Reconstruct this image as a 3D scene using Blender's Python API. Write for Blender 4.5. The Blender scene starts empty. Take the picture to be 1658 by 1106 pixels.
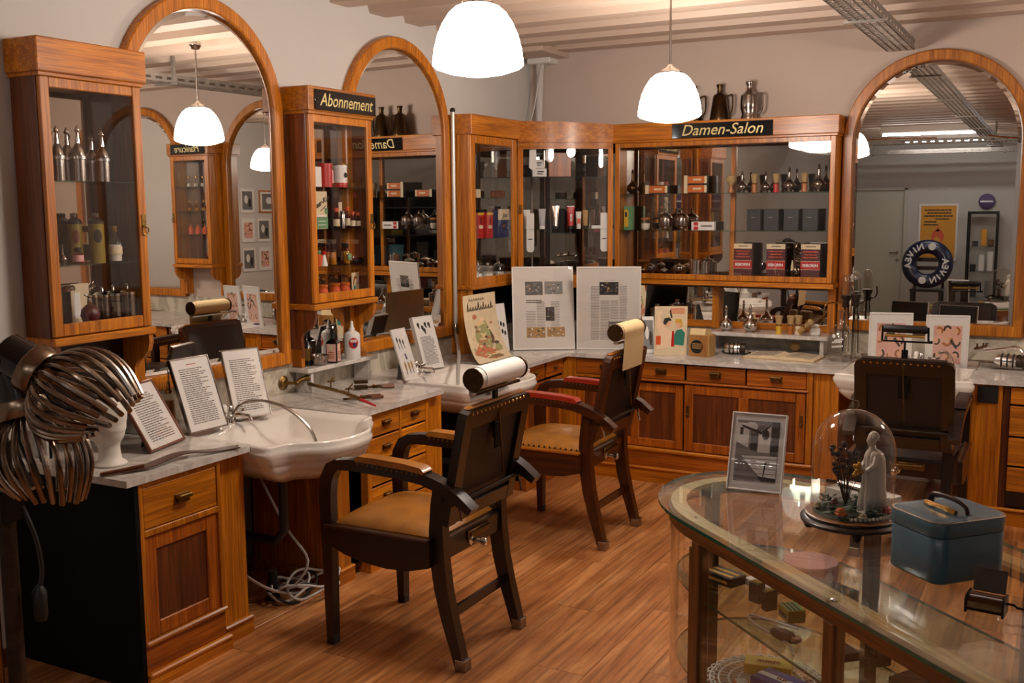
# Old barber shop interior: dressing stations along two walls, barber chairs, glass showcase.
# Metres; x runs along the rear mirror wall, y into the room, z up. Left wall x=-3.46, far wall y=6.74.
import bpy, math, random
from mathutils import Vector, Matrix
random.seed(7)
S = bpy.context.scene
COL = S.collection
PI = math.pi

# ------------------------------------------------------------ camera, world, exposure
def set_camera():
    cd = bpy.data.cameras.new('camera'); co = bpy.data.objects.new('camera', cd); COL.objects.link(co)
    pit, yaw, roll = 0.127776, 0.493528, -0.006959
    fw = Vector((-math.sin(yaw)*math.cos(pit), math.cos(yaw)*math.cos(pit), -math.sin(pit)))
    rt = Vector((math.cos(yaw), math.sin(yaw), 0)); up = rt.cross(fw)
    r2 = rt*math.cos(roll)+up*math.sin(roll); u2 = -rt*math.sin(roll)+up*math.cos(roll)
    m = Matrix((r2, u2, -fw)).transposed().to_4x4(); m.translation = Vector((0, 0, 1.70))
    co.matrix_world = m
    cd.sensor_width = 36.0; cd.lens = 36.0*1685.87/1658.0; cd.clip_start = .02
    S.camera = co
set_camera()
W = bpy.data.worlds.new('world'); S.world = W; W.use_nodes = True
W.node_tree.nodes['Background'].inputs[0].default_value = (.9, .95, 1, 1)
W.node_tree.nodes['Background'].inputs[1].default_value = .05
S.view_settings.view_transform = 'Standard'; S.view_settings.look = 'None'
S.view_settings.gamma = 1.0; S.view_settings.use_curve_mapping = False
S.view_settings.exposure = 0.16
LAMP_POWER = 58.0      # emission of the pendant glass shades
TUBE_POWER = 64.0      # emission of the fluorescent tubes at the rear of the shop
S.cycles.use_denoising = True; S.cycles.use_adaptive_sampling = True; S.cycles.adaptive_threshold = .02
S.cycles.max_bounces = 7; S.cycles.diffuse_bounces = 3; S.cycles.glossy_bounces = 5; S.cycles.transparent_max_bounces = 18
S.cycles.sample_clamp_indirect = 6.0; S.cycles.caustics_reflective = False; S.cycles.caustics_refractive = False

# ------------------------------------------------------------ materials
def lin(h):
    if isinstance(h, str):
        h = tuple(int(h[i:i+2], 16)/255 for i in (0, 2, 4))
    return tuple(c/12.92 if c <= .04045 else ((c+.055)/1.055)**2.4 for c in h)
MATS = {}
def newmat(name):
    m = bpy.data.materials.new(name); m.use_nodes = True
    return m, m.node_tree.nodes, m.node_tree.links, m.node_tree.nodes['Principled BSDF']
def M(name, col=None, rough=.5, metal=0., coat=0., spec=.5, emit=0., var=0., vs=30., bump=0., bs=200., sub=0., alpha=1.):
    if name in MATS: return MATS[name]
    m, N, L, b = newmat(name)
    c = lin(col)+(1,)
    b.inputs['Base Color'].default_value = c
    b.inputs['Roughness'].default_value = rough; b.inputs['Metallic'].default_value = metal
    b.inputs['Coat Weight'].default_value = coat; b.inputs['Specular IOR Level'].default_value = spec
    if emit:
        b.inputs['Emission Color'].default_value = c; b.inputs['Emission Strength'].default_value = emit
    if sub: b.inputs['Subsurface Weight'].default_value = sub
    if var or bump:
        tc = N.new('ShaderNodeTexCoord')
        if var:
            n = N.new('ShaderNodeTexNoise'); n.inputs['Scale'].default_value = vs; n.inputs['Detail'].default_value = 5
            L.new(tc.outputs['Object'], n.inputs['Vector'])
            r = N.new('ShaderNodeValToRGB'); L.new(n.outputs['Fac'], r.inputs[0])
            r.color_ramp.elements[0].position = .3; r.color_ramp.elements[1].position = .7
            r.color_ramp.elements[0].color = tuple(max(0, v*(1-var)) for v in c[:3])+(1,)
            r.color_ramp.elements[1].color = tuple(min(1, v*(1+var*.6)) for v in c[:3])+(1,)
            L.new(r.outputs[0], b.inputs['Base Color'])
        if bump:
            n2 = N.new('ShaderNodeTexNoise'); n2.inputs['Scale'].default_value = bs; n2.inputs['Detail'].default_value = 4
            L.new(tc.outputs['Object'], n2.inputs['Vector'])
            bp = N.new('ShaderNodeBump'); bp.inputs['Strength'].default_value = bump; bp.inputs['Distance'].default_value = .004
            L.new(n2.outputs['Fac'], bp.inputs['Height']); L.new(bp.outputs[0], b.inputs['Normal'])
    MATS[name] = m
    return m
def wood(name, c1, c2, axis, rough=.37, fine=1., coat=.14, c3=None, streak=21.):
    """Varnished wood, grain along the axis 0/1/2 of the object."""
    if name in MATS: return MATS[name]
    m, N, L, b = newmat(name)
    tc = N.new('ShaderNodeTexCoord'); oi = N.new('ShaderNodeObjectInfo')
    ml = N.new('ShaderNodeVectorMath'); ml.operation = 'SCALE'; ml.inputs[0].default_value = (13.7, 7.3, 9.1)
    L.new(oi.outputs['Random'], ml.inputs['Scale'])
    ad = N.new('ShaderNodeVectorMath'); L.new(tc.outputs['Object'], ad.inputs[0]); L.new(ml.outputs[0], ad.inputs[1])
    mp = N.new('ShaderNodeMapping'); L.new(ad.outputs[0], mp.inputs[0])
    sc = [34*fine]*3; sc[axis] = 34*fine/streak; mp.inputs['Scale'].default_value = sc
    n = N.new('ShaderNodeTexNoise'); n.inputs['Scale'].default_value = 1.; n.inputs['Detail'].default_value = 4
    n.inputs['Roughness'].default_value = .66
    L.new(mp.outputs[0], n.inputs['Vector'])
    mp2 = N.new('ShaderNodeMapping'); L.new(ad.outputs[0], mp2.inputs[0])
    sc2 = [190*fine]*3; sc2[axis] = 5*fine; mp2.inputs['Scale'].default_value = sc2
    n2 = N.new('ShaderNodeTexNoise'); n2.inputs['Scale'].default_value = 1.; n2.inputs['Detail'].default_value = 1
    L.new(mp2.outputs[0], n2.inputs['Vector'])
    r = N.new('ShaderNodeValToRGB'); L.new(n.outputs['Fac'], r.inputs[0])
    e = r.color_ramp.elements
    e[0].position = .28; e[0].color = lin(c2)+(1,); e[1].position = .68; e[1].color = lin(c1)+(1,)
    if c3:
        k = r.color_ramp.elements.new(.5); k.color = lin(c3)+(1,)
    mx = N.new('ShaderNodeMix'); mx.data_type = 'RGBA'; mx.blend_type = 'MULTIPLY'; mx.inputs[0].default_value = .55
    r2 = N.new('ShaderNodeValToRGB'); L.new(n2.outputs['Fac'], r2.inputs[0])
    r2.color_ramp.elements[0].position = .36; r2.color_ramp.elements[0].color = (.35, .3, .26, 1)
    r2.color_ramp.elements[1].position = .55; r2.color_ramp.elements[1].color = (1, 1, 1, 1)
    L.new(r.outputs[0], mx.inputs[6]); L.new(r2.outputs[0], mx.inputs[7])
    hv = N.new('ShaderNodeHueSaturation'); L.new(mx.outputs[2], hv.inputs['Color'])
    mr = N.new('ShaderNodeMapRange'); L.new(oi.outputs['Random'], mr.inputs[0])
    mr.inputs[3].default_value = .84; mr.inputs[4].default_value = 1.14
    L.new(mr.outputs[0], hv.inputs['Value'])
    L.new(hv.outputs[0], b.inputs['Base Color'])
    b.inputs['Roughness'].default_value = rough; b.inputs['Coat Weight'].default_value = coat
    b.inputs['Coat Roughness'].default_value = .18
    bp = N.new('ShaderNodeBump'); bp.inputs['Strength'].default_value = .12; bp.inputs['Distance'].default_value = .002
    L.new(n2.outputs['Fac'], bp.inputs['Height']); L.new(bp.outputs[0], b.inputs['Normal'])
    MATS[name] = m
    return m
def glass(name, tint=(1, 1, 1), ior=1.5, rough=0., refl=1., sheen_mix=0.):
    """Thin glass: clear with Fresnel reflection."""
    if name in MATS: return MATS[name]
    m, N, L, b = newmat(name); N.remove(b)
    out = N['Material Output']
    t = N.new('ShaderNodeBsdfTransparent'); t.inputs[0].default_value = tuple(tint)+(1,)
    g = N.new('ShaderNodeBsdfGlossy'); g.inputs['Roughness'].default_value = rough
    g.inputs['Color'].default_value = (refl, refl, refl, 1)
    f = N.new('ShaderNodeFresnel'); ge = N.new('ShaderNodeNewGeometry')
    mr = N.new('ShaderNodeMapRange'); mr.inputs[3].default_value = ior; mr.inputs[4].default_value = 1/ior   # thin sheet: same reflectance on both sides
    L.new(ge.outputs['Backfacing'], mr.inputs[0]); L.new(mr.outputs[0], f.inputs['IOR'])
    x = N.new('ShaderNodeMixShader'); L.new(f.outputs[0], x.inputs[0]); L.new(t.outputs[0], x.inputs[1]); L.new(g.outputs[0], x.inputs[2])
    if sheen_mix:      # pale diffuse mixed in to imitate the sheen reflected off the glass
        df = N.new('ShaderNodeBsdfDiffuse'); df.inputs[0].default_value = (.75, .72, .68, 1)
        x2 = N.new('ShaderNodeMixShader'); x2.inputs[0].default_value = sheen_mix; L.new(x.outputs[0], x2.inputs[1]); L.new(df.outputs[0], x2.inputs[2]); x = x2
    L.new(x.outputs[0], out.inputs['Surface'])
    MATS[name] = m
    return m
def marble(name, base, vein, rough=.22, scale=3.):
    if name in MATS: return MATS[name]
    m, N, L, b = newmat(name)
    tc = N.new('ShaderNodeTexCoord')
    n = N.new('ShaderNodeTexNoise'); n.inputs['Scale'].default_value = scale; n.inputs['Detail'].default_value = 8
    n.inputs['Distortion'].default_value = 2.2; n.inputs['Roughness'].default_value = .6
    L.new(tc.outputs['Object'], n.inputs['Vector'])
    r = N.new('ShaderNodeValToRGB'); L.new(n.outputs['Fac'], r.inputs[0])
    e = r.color_ramp.elements
    e[0].position = .40; e[0].color = lin(base)+(1,); e[1].position = .62; e[1].color = lin(base)+(1,)
    k = e.new(.50); k.color = lin(vein)+(1,)
    k = e.new(.46); k.color = tuple((x*2+y)/3 for x, y in zip(lin(base), lin(vein)))+(1,)
    L.new(r.outputs[0], b.inputs['Base Color']); b.inputs['Roughness'].default_value = rough
    b.inputs['Coat Weight'].default_value = .15
    MATS[name] = m
    return m
AX = 'xyz'
for i in range(3):
    wood('oak_'+AX[i], 'd8881b', '98540a', i, c3='c07011')
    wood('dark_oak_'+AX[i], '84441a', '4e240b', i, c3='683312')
    wood('red_oak_'+AX[i], 'c36c18', '83400a', i, c3='a6560f')
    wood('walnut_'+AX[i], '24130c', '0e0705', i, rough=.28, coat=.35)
    wood('mahogany_'+AX[i], '58290f', '260f06', i, rough=.3, coat=.25)
    wood('pale_wood_'+AX[i], 'e4c684', 'd2ae6c', i, rough=.4, coat=.1)
    wood('showcase_'+AX[i], '8a5424', '553013', i, rough=.35)
wood('floor_plank', 'd89a62', '97592f', 1, rough=.36, fine=.34, coat=.12, c3='ba7a45', streak=6.)
marble('marble', 'd2cbc4', 'b6afa8'); marble('splash_marble', 'cbc2b0', 'aba08f', scale=2.2)
M('wall_paint', 'c9c3be', .85, var=.03, vs=2.5); M('back_beige', 'c4b0a3', .85, var=.03, vs=2.5); M('ceiling_steel', 'c2ab9a', .55, var=.05, vs=1.5)
M('rear_paint', 'b9b3aa', .85); M('door_paint', 'b4b0a0', .5)
M('porcelain', 'e6dfd6', .12, coat=.6)
M('chrome', 'd8d4d0', .12, 1.); M('steel', 'a79e96', .25, 1., var=.2, vs=25); M('tin', '9b9088', .2, 1., var=.3, vs=18)
M('old_brass', '86693c', .35, 1., var=.3, vs=60); M('brass', 'b5884a', .25, 1.); M('gilt', 'caa04c', .3, .9)
M('bronze', '57432c', .3, 1., var=.3, vs=40); M('black_iron', '15120f', .4, .6); M('black', '070606', .5)
M('shaded_stain', '0a0705', .7, spec=.15); M('sign_gold', 'd6c184', .4, .2); M('black_gloss', '08080a', .08, coat=.5); M('white_paper', 'dfdad5', .6); M('cream_paper', 'd6c2a0', .7, var=.1, vs=12)
M('white_frame', 'd9d3cd', .35); M('news_page', 'cfc7bf', .6); M('grey_card', 'b3aeb2', .6); M('ink', '2b2622', .7); M('grey_ink', '7a7270', .7)
M('strop_leather', '4a2718', .5, var=.2, vs=20); M('leather', 'a0641a', .42, var=.30, vs=9, bump=.15, bs=180, coat=.15); M('dark_leather', '2c1710', .42, var=.3, vs=12, bump=.15)
M('red_leather', '9c2a14', .35, coat=.2); M('tan_paper', 'd9bd8e', .6, var=.06, vs=8)
M('lamp_glass', 'fff2e4', .3, emit=LAMP_POWER); M('tube_glow', 'f6f4f4', .3, emit=TUBE_POWER)
M('mirror', 'e9e9e6', .0, 1.)
MATS['mirror'].node_tree.nodes['Principled BSDF'].inputs['Roughness'].default_value = .002
M('old_mirror', 'cfcbc2', .015, 1.)
glass('bottle_glass', (.80, .79, .76), ior=1.9); glass('pane'); glass('clear_glass', (.97, .97, .95)); glass('shelf_glass', (.80, .90, .86)); glass('counter_glass', (.93, .95, .93), sheen_mix=.03)
glass('amber_glass', (.55, .22, .04)); glass('yellow_glass', (.8, .62, .1)); glass('green_glass', (.25, .5, .35)); glass('dome_glass', (.93, .92, .90), ior=1.45)
M('glass_edge', '1f5a48', .12, coat=.5); M('galvanised', '9c948c', .42, .45, var=.2, vs=14); M('pipe_grey', 'c4c0bb', .35, .5); M('faded_green', '9d9a68', .7); M('faded_red', 'b87050', .7); M('faded_brown', '8d6c46', .7); M('faded_dark', '5a4c3c', .7); M('black_leather', '17100d', .45, var=.3, vs=14, bump=.2); M('pale_skin', 'e6c6a8', .6)
M('red', 'b01a18', .4); M('carton_blue', '20408f', .4); M('carton_yellow', 'd9b326', .4); M('dark_red', '4a0d12', .4); M('blue', '1d2a5c', .45); M('orange', 'bd5f18', .45); M('coral', 'd0562a', .4)
M('teal', '2c7a6b', .5); M('skin_print', 'dba98c', .6); M('pink', 'd79a9a', .55); M('pink_page', 'd9a69a', .65); M('yellow', 'c9a02c', .5)
M('olive', '7b6a1c', .4); M('green', '5d8b5e', .55); M('navy', '111a3a', .3, coat=.3); M('white', 'e6e2de', .4)
M('plastic_white', 'dcd6d2', .3, sub=0.0); M('grey', '6e6a68', .5); M('dark_grey', '2c2928', .5); M('orange_poster', 'd0902a', .6)
M('blue_case', '3f5f70', .33, var=.08, vs=6, coat=.3); M('brown_handle', '3a2424', .3); M('bristle', 'a88a5c', .8, var=.3, vs=80)
M('brush_wood', 'a5622a', .35); M('plaster', 'd8d0c6', .55); M('figurine', 'cfc6bb', .35, var=.06, vs=40)
M('leafage', '23301a', .6, var=.4, vs=60); M('beige_wool', 'b3a48a', .9); M('cardboard', 'a6804a', .7); M('sky_blue', '5aa0b8', .5)
M('cable_white', 'c9c4be', .5); M('rubber', '1a1716', .6); M('patina', '3a2d22', .45, .6, var=.5, vs=30); M('purple', '5b4a6e', .6)
def mt(n): return MATS[n]

# ------------------------------------------------------------ mesh builder
class MB:
    def __init__(s): s.v = []; s.f = []; s.m = []; s.s = []
    def add(s, vs, fs, mi=0, smooth=False):
        o = len(s.v); s.v.extend(tuple(v) for v in vs)
        for f in fs: s.f.append([i+o for i in f]); s.m.append(mi); s.s.append(smooth)
        return s
    def box(s, x0, x1, y0, y1, z0, z1, c=0., mi=0):
        if x0 > x1: x0, x1 = x1, x0
        if y0 > y1: y0, y1 = y1, y0
        if z0 > z1: z0, z1 = z1, z0
        if c <= 0:
            vs = [(x, y, z) for x in (x0, x1) for y in (y0, y1) for z in (z0, z1)]
            return s.add(vs, [(0, 1, 3, 2), (4, 6, 7, 5), (0, 4, 5, 1), (2, 3, 7, 6), (0, 2, 6, 4), (1, 5, 7, 3)], mi)
        c = min(c, (x1-x0)*.45, (y1-y0)*.45, (z1-z0)*.45)
        vs = []; X = (x0, x1); Y = (y0, y1); Z = (z0, z1); idx = {}
        for i in (0, 1):
            for j in (0, 1):
                for k in (0, 1):
                    dx, dy, dz = c*(1-2*i), c*(1-2*j), c*(1-2*k)
                    for a, p in enumerate(((X[i], Y[j]+dy, Z[k]+dz), (X[i]+dx, Y[j], Z[k]+dz), (X[i]+dx, Y[j]+dy, Z[k]))):
                        idx[i, j, k, a] = len(vs); vs.append(p)
        g = lambda i, j, k, a: idx[i, j, k, a]
        fs = []
        for i in (0, 1): fs.append([g(i, 0, 0, 0), g(i, 1, 0, 0), g(i, 1, 1, 0), g(i, 0, 1, 0)][::(1 if i else -1)])
        for j in (0, 1): fs.append([g(0, j, 0, 1), g(0, j, 1, 1), g(1, j, 1, 1), g(1, j, 0, 1)][::(1 if j else -1)])
        for k in (0, 1): fs.append([g(0, 0, k, 2), g(1, 0, k, 2), g(1, 1, k, 2), g(0, 1, k, 2)][::(1 if k else -1)])
        for i in (0, 1):
            for j in (0, 1):
                f = [g(i, j, 0, 0), g(i, j, 1, 0), g(i, j, 1, 1), g(i, j, 0, 1)]; fs.append(f if (i+j) % 2 else f[::-1])
            for k in (0, 1):
                f = [g(i, 0, k, 0), g(i, 1, k, 0), g(i, 1, k, 2), g(i, 0, k, 2)]; fs.append(f[::-1] if (i+k) % 2 else f)
        for j in (0, 1):
            for k in (0, 1):
                f = [g(0, j, k, 1), g(1, j, k, 1), g(1, j, k, 2), g(0, j, k, 2)]; fs.append(f if (j+k) % 2 else f[::-1])
        for i in (0, 1):
            for j in (0, 1):
                for k in (0, 1):
                    f = [g(i, j, k, 0), g(i, j, k, 1), g(i, j, k, 2)]; fs.append(f if (i+j+k) % 2 else f[::-1])
        return s.add(vs, fs, mi)
    def lathe(s, prof, cx=0, cy=0, cz=0, n=20, mi=0, smooth=True, axis=2, sq=(1, 1)):
        """prof: (radius, height) pairs, bottom to top, revolved about the axis through the centre."""
        vs = []; fs = []
        for r, h in prof:
            for k in range(n):
                a = 2*PI*k/n; p = (r*math.cos(a)*sq[0], r*math.sin(a)*sq[1], h)
                if axis == 0: p = (p[2], p[0], p[1])
                elif axis == 1: p = (p[1], p[2], p[0])
                vs.append((p[0]+cx, p[1]+cy, p[2]+cz))
        for i in range(len(prof)-1):
            for k in range(n):
                fs.append((i*n+k, i*n+(k+1) % n, (i+1)*n+(k+1) % n, (i+1)*n+k))
        if prof[0][0] > 1e-5: fs.append(tuple(range(n))[::-1])
        if prof[-1][0] > 1e-5: fs.append(tuple((len(prof)-1)*n+k for k in range(n)))
        return s.add(vs, fs, mi, smooth)
    def tube(s, pts, r, n=8, mi=0, closed=False, flat=1.):
        P = [Vector(p) for p in pts]; m = len(P)
        R = r if isinstance(r, (list, tuple)) else [r]*m
        T = []
        for i in range(m):
            a = P[i-1] if (i or closed) else P[i]; b = P[(i+1) % m] if (i < m-1 or closed) else P[i]
            t = b-a; T.append(t.normalized() if t.length > 1e-9 else Vector((0, 0, 1)))
        u = T[0].orthogonal().normalized()
        vs = []; fs = []
        for i in range(m):
            u = (u-T[i]*u.dot(T[i])).normalized(); w = T[i].cross(u)
            for k in range(n):
                a = 2*PI*k/n; vs.append(P[i]+(u*math.cos(a)+w*math.sin(a)*flat)*R[i])
        for i in range(m if closed else m-1):
            for k in range(n):
                fs.append((i*n+k, i*n+(k+1) % n, ((i+1) % m)*n+(k+1) % n, ((i+1) % m)*n+k))
        if not closed: fs.append(tuple(range(n))[::-1]); fs.append(tuple((m-1)*n+k for k in range(n)))
        return s.add(vs, fs, mi, True)
    def prism(s, poly, axis, a, b, mi=0, smooth=False):
        """Extrude a 2D polygon along an axis; poly holds the other two coordinates in xyz order."""
        n = len(poly); vs = []
        for h in (a, b):
            for p in poly:
                q = list(p); q.insert(axis, h); vs.append(q)
        fs = [tuple(range(n))[::-1], tuple(range(n, 2*n))]
        o = len(s.f); s.add(vs, fs, mi)
        return s.add(vs, [(k, (k+1) % n, n+(k+1) % n, n+k) for k in range(n)], mi, smooth)
    def ball(s, c, r, n=14, m=9, mi=0):
        sx, sy, sz = r if isinstance(r, (tuple, list)) else (r, r, r)
        vs = []; fs = []
        for i in range(m+1):
            t = PI*i/m
            for k in range(n):
                a = 2*PI*k/n; vs.append((c[0]+sx*math.sin(t)*math.cos(a), c[1]+sy*math.sin(t)*math.sin(a), c[2]-sz*math.cos(t)))
        for i in range(m):
            for k in range(n): fs.append((i*n+k, i*n+(k+1) % n, (i+1)*n+(k+1) % n, (i+1)*n+k))
        return s.add(vs, fs, mi, True)
    def quad(s, a, b, c, d, mi=0): return s.add([a, b, c, d], [(0, 1, 2, 3)], mi)
    def loft(s, rings, mi=0, smooth=True, cap0=True, cap1=True):
        n = len(rings[0]); vs = [p for r in rings for p in r]; fs = []
        for i in range(len(rings)-1):
            for k in range(n): fs.append((i*n+k, i*n+(k+1) % n, (i+1)*n+(k+1) % n, (i+1)*n+k))
        if cap0: fs.append(tuple(range(n))[::-1])
        if cap1: fs.append(tuple((len(rings)-1)*n+k for k in range(n)))
        return s.add(vs, fs, mi, smooth)
    def board(s, path, thick, lo, hi, axis=1, mi=0):
        """Board sawn to a curve: path in the plane normal to axis, thickness along the path, from lo to hi along the axis."""
        n = len(path); T = thick if isinstance(thick, (list, tuple)) else [thick]*n
        up = []; dn = []
        for i in range(n):
            a = path[max(0, i-1)]; b = path[min(n-1, i+1)]; dx, dz = b[0]-a[0], b[1]-a[1]; l = math.hypot(dx, dz) or 1
            nx, nz = -dz/l, dx/l
            up.append((path[i][0]+nx*T[i]/2, path[i][1]+nz*T[i]/2)); dn.append((path[i][0]-nx*T[i]/2, path[i][1]-nz*T[i]/2))
        vs = []
        for h in (lo, hi):
            for p in up+dn:
                q = list(p); q.insert(axis, h); vs.append(q)
        N = 2*n; fs = []
        for i in range(n-1):
            fs += [(i, i+1, n+i+1, n+i), (N+i, N+n+i, N+n+i+1, N+i+1)]
            fs += [(i, N+i, N+i+1, i+1), (n+i, n+i+1, N+n+i+1, N+n+i)]
        fs += [(0, n, N+n, N), (n-1, N+n-1, N+2*n-1, 2*n-1)]
        return s.add(vs, fs, mi, True)
    def build(s, name, mats, parent=None, world=True, sharp=38, loc=None, rot=None):
        me = bpy.data.meshes.new(name)
        off = Vector((0, 0, 0))
        if world:
            p = parent
            while p is not None: off += p.location; p = p.parent
        me.from_pydata([(v[0]-off.x, v[1]-off.y, v[2]-off.z) for v in s.v], [], s.f)
        if isinstance(mats, str): mats = [mats]
        for q in mats: me.materials.append(MATS[q])
        me.polygons.foreach_set('material_index', s.m); me.polygons.foreach_set('use_smooth', s.s)
        me.validate(); me.update()
        import bmesh
        bm = bmesh.new(); bm.from_mesh(me); bmesh.ops.recalc_face_normals(bm, faces=bm.faces); bm.to_mesh(me); bm.free()
        if any(s.s): me.set_sharp_from_angle(angle=math.radians(sharp))
        o = bpy.data.objects.new(name, me); COL.objects.link(o)
        if parent is not None: o.parent = parent
        if loc: o.location = loc
        if rot: o.rotation_euler = rot
        return o
def tag(o, label=None, cat=None, group=None, kind=None):
    if label: o['label'] = label
    if cat: o['category'] = cat
    if group: o['group'] = group
    if kind: o['kind'] = kind
    return o
def thing(name, label, cat, loc=(0, 0, 0), rz=0., group=None, tilt=0.):
    o = bpy.data.objects.new(name, None); COL.objects.link(o); o.empty_display_size = .05
    o.location = loc; o.rotation_euler = (-tilt, 0, rz)
    return tag(o, label, cat, group)
def struct(o, label=None):
    o['kind'] = 'structure'
    if label: o['label'] = label
    return o
def dup(root, loc, rz=None, label=None, group=None, parent=None):
    r = root.copy(); COL.objects.link(r); r.location = loc; r.parent = parent
    if rz is not None: r.rotation_euler = (root.rotation_euler[0], root.rotation_euler[1], rz)
    if label: r['label'] = label
    if group: r['group'] = group
    for ch in list(root.children):
        dup(ch, ch.location, None, None, None, r)
    return r
def text(name, body, size, mat, parent, loc, rot, shear=0., bold=0., ext=.0006, world=True, ax='CENTER', stretch=1.):
    cu = bpy.data.curves.new(name, 'FONT'); cu.body = body; cu.size = size; cu.shear = shear; cu.offset = bold
    cu.extrude = ext; cu.align_x = ax; cu.align_y = 'CENTER'; cu.resolution_u = 3; cu.materials.append(MATS[mat])
    o = bpy.data.objects.new(name, cu); COL.objects.link(o)
    me = bpy.data.meshes.new_from_object(o); bpy.data.objects.remove(o); bpy.data.curves.remove(cu); me.name = name
    o = bpy.data.objects.new(name, me); COL.objects.link(o)
    off = Vector((0, 0, 0)); p = parent
    if world:
        while p is not None: off += p.location; p = p.parent
    o.parent = parent; o.location = Vector(loc)-off; o.rotation_euler = rot; o.scale = (stretch, 1, 1)
    return o
def arc(cx, cz, r, a0, a1, n):
    return [(cx+r*math.cos(a0+(a1-a0)*i/n), cz+r*math.sin(a0+(a1-a0)*i/n)) for i in range(n+1)]
def spline(pts, n=6):
    """Catmull-Rom through the points."""
    P = [Vector(p) for p in pts]; out = []
    for i in range(len(P)-1):
        a = P[max(0, i-1)]; b = P[i]; c = P[i+1]; d = P[min(len(P)-1, i+2)]
        for k in range(n):
            t = k/n; out.append(.5*((2*b)+(c-a)*t+(2*a-5*b+4*c-d)*t*t+(3*b-a-3*c+d)*t**3))
    out.append(P[-1]); return [tuple(p) for p in out]

# ------------------------------------------------------------ the room
XL, XR, YB, YR, ZC = -3.46, 2.40, 6.74, -4.40, 2.76
struct(MB().box(XL-.1, XL, YR, YB+.1, 0, 3.0).build('wall_left', 'wall_paint'), 'off white plastered wall behind the dressing stations')
struct(MB().box(XL-.1, XR+.1, YB, YB+.1, 0, 3.0).build('wall_back', 'back_beige'), 'off white plastered wall above the ladies salon cabinet')  # far wall in a pinker beige than the side wall
struct(MB().box(XR, XR+.1, YR, YB, 0, 3.0).build('wall_right', 'wall_paint'), 'off white wall hung with framed prints')
wr = MB().box(XL-.1, -3.16, YR-.1, YR, 0, 3.0).box(-2.24, XR+.1, YR-.1, YR, 0, 3.0).box(-3.16, -2.24, YR-.1, YR, 2.02, 3.0).box(-3.16, -2.24, YR-.1, YR-.08, 0, 2.02)
struct(wr.build('wall_rear', 'rear_paint'), 'pale rear wall seen in the arched mirror')
# corrugated ceiling deck
prof = []
y = YR-.1; P_ = .345
while y < YB+.1:
    prof += [(y, ZC), (y+.15, ZC), (y+.185, ZC+.075), (y+.31, ZC+.075)]; y += P_
top = [(prof[-1][0], ZC+.16), (prof[0][0], ZC+.16)]
struct(MB().prism(prof+top, 0, XL-.1, XR+.1).build('ceiling', 'ceiling_steel'), 'corrugated steel deck ceiling painted beige')
# boxed beam end in the far corner, white pipe and junction box
struct(MB().box(XL, XL+.30, YB-.42, YB, ZC-.03, ZC+.02, .004).build('trim_1', 'ceiling_steel'), 'flat soffit strip in the far ceiling corner')
jb = thing('pipe_with_junction_box', 'white pipe and junction box in the far ceiling corner', 'pipe', (-3.36, 6.68, 2.25))
MB().box(-3.42, -3.24, 6.60, 6.735, 2.69, 2.73, .006).build('junction_box', 'white_frame', jb)
MB().tube([(-3.36, 6.69, 2.69), (-3.36, 6.69, 2.60), (-3.37, 6.69, 2.27)], [.03, .026, .024], 12).build('pipe', 'wall_paint', jb)
MB().tube(spline([(-3.33, 6.66, 2.69), (-3.34, 6.62, 2.55), (-3.36, 6.60, 2.40), (-3.40, 6.6, 2.27)]), .005, 6).build('cable', 'cable_white', jb)
# floor: sub-floor and separate laminate planks
fl = struct(MB().box(XL-.1, XR+.1, YR-.1, YB+.1, -.08, -.010).build('floor', 'dark_grey'), 'brown wood plank floor of the shop')
PW, PL = .197, 1.29
def plank_mesh(w, l):
    return MB().box(.0006, w-.0006, .0008, l-.0008, -.010, 0, .0016)
pm = plank_mesh(PW, PL).build('plank', 'floor_plank', fl, world=False); base_me = pm.data; first = True
x = XL; i = 0
while x < XR:
    w = min(PW, XR-x); off = (i*0.447) % 1.0
    y = YR-off*PL
    while y < YB:
        y0 = max(y, YR); y1 = min(y+PL, YB)
        if y1-y0 > .02:
            full = abs(y1-y0-PL) < 1e-4 and abs(w-PW) < 1e-4
            if full and first: pm.location = (x, y0, 0); first = False
            elif full:
                o = bpy.data.objects.new('plank', base_me); COL.objects.link(o); o.parent = fl; o.location = (x, y0, 0)
            else:
                plank_mesh(w, y1-y0).build('plank', 'floor_plank', fl, world=False, loc=(x, y0, 0))
        y += PL
    x += PW; i += 1
# rear door
dr = struct(MB().box(-3.11, -2.29, YR-.07, YR-.03, .005, 1.98, .003).build('door_1', 'door_paint'), 'plain cream interior door in the rear wall')
MB().box(-3.16, -3.11, YR-.08, YR+.015, 0, 2.02, .004).box(-2.29, -2.24, YR-.08, YR+.015, 0, 2.02, .004).box(-3.16, -2.24, YR-.08, YR+.015, 1.98, 2.03, .004).build('door_frame', 'door_paint', dr)
MB().tube([(-2.37, YR-.03, .98), (-2.37, YR+.03, .98), (-2.49, YR+.03, .98)], .011, 8).lathe([(.026, 0), (.026, .008)], -2.37, YR-.03, .98, 14, axis=1).lathe([(.026, 0), (.026, .008)], -2.37, YR-.03, .86, 14, axis=1).build('door_handle', 'steel', dr)
# skirting boards
struct(MB().box(XL, XL+.015, YR, 2.40, 0, .07, .003).build('baseboard_left', 'dark_oak_y'), 'dark skirting board along the side wall')
struct(MB().box(-2.24, XR, YR, YR+.015, 0, .07, .003).build('baseboard_rear', 'dark_oak_x'), 'dark skirting board along the rear wall')

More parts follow.
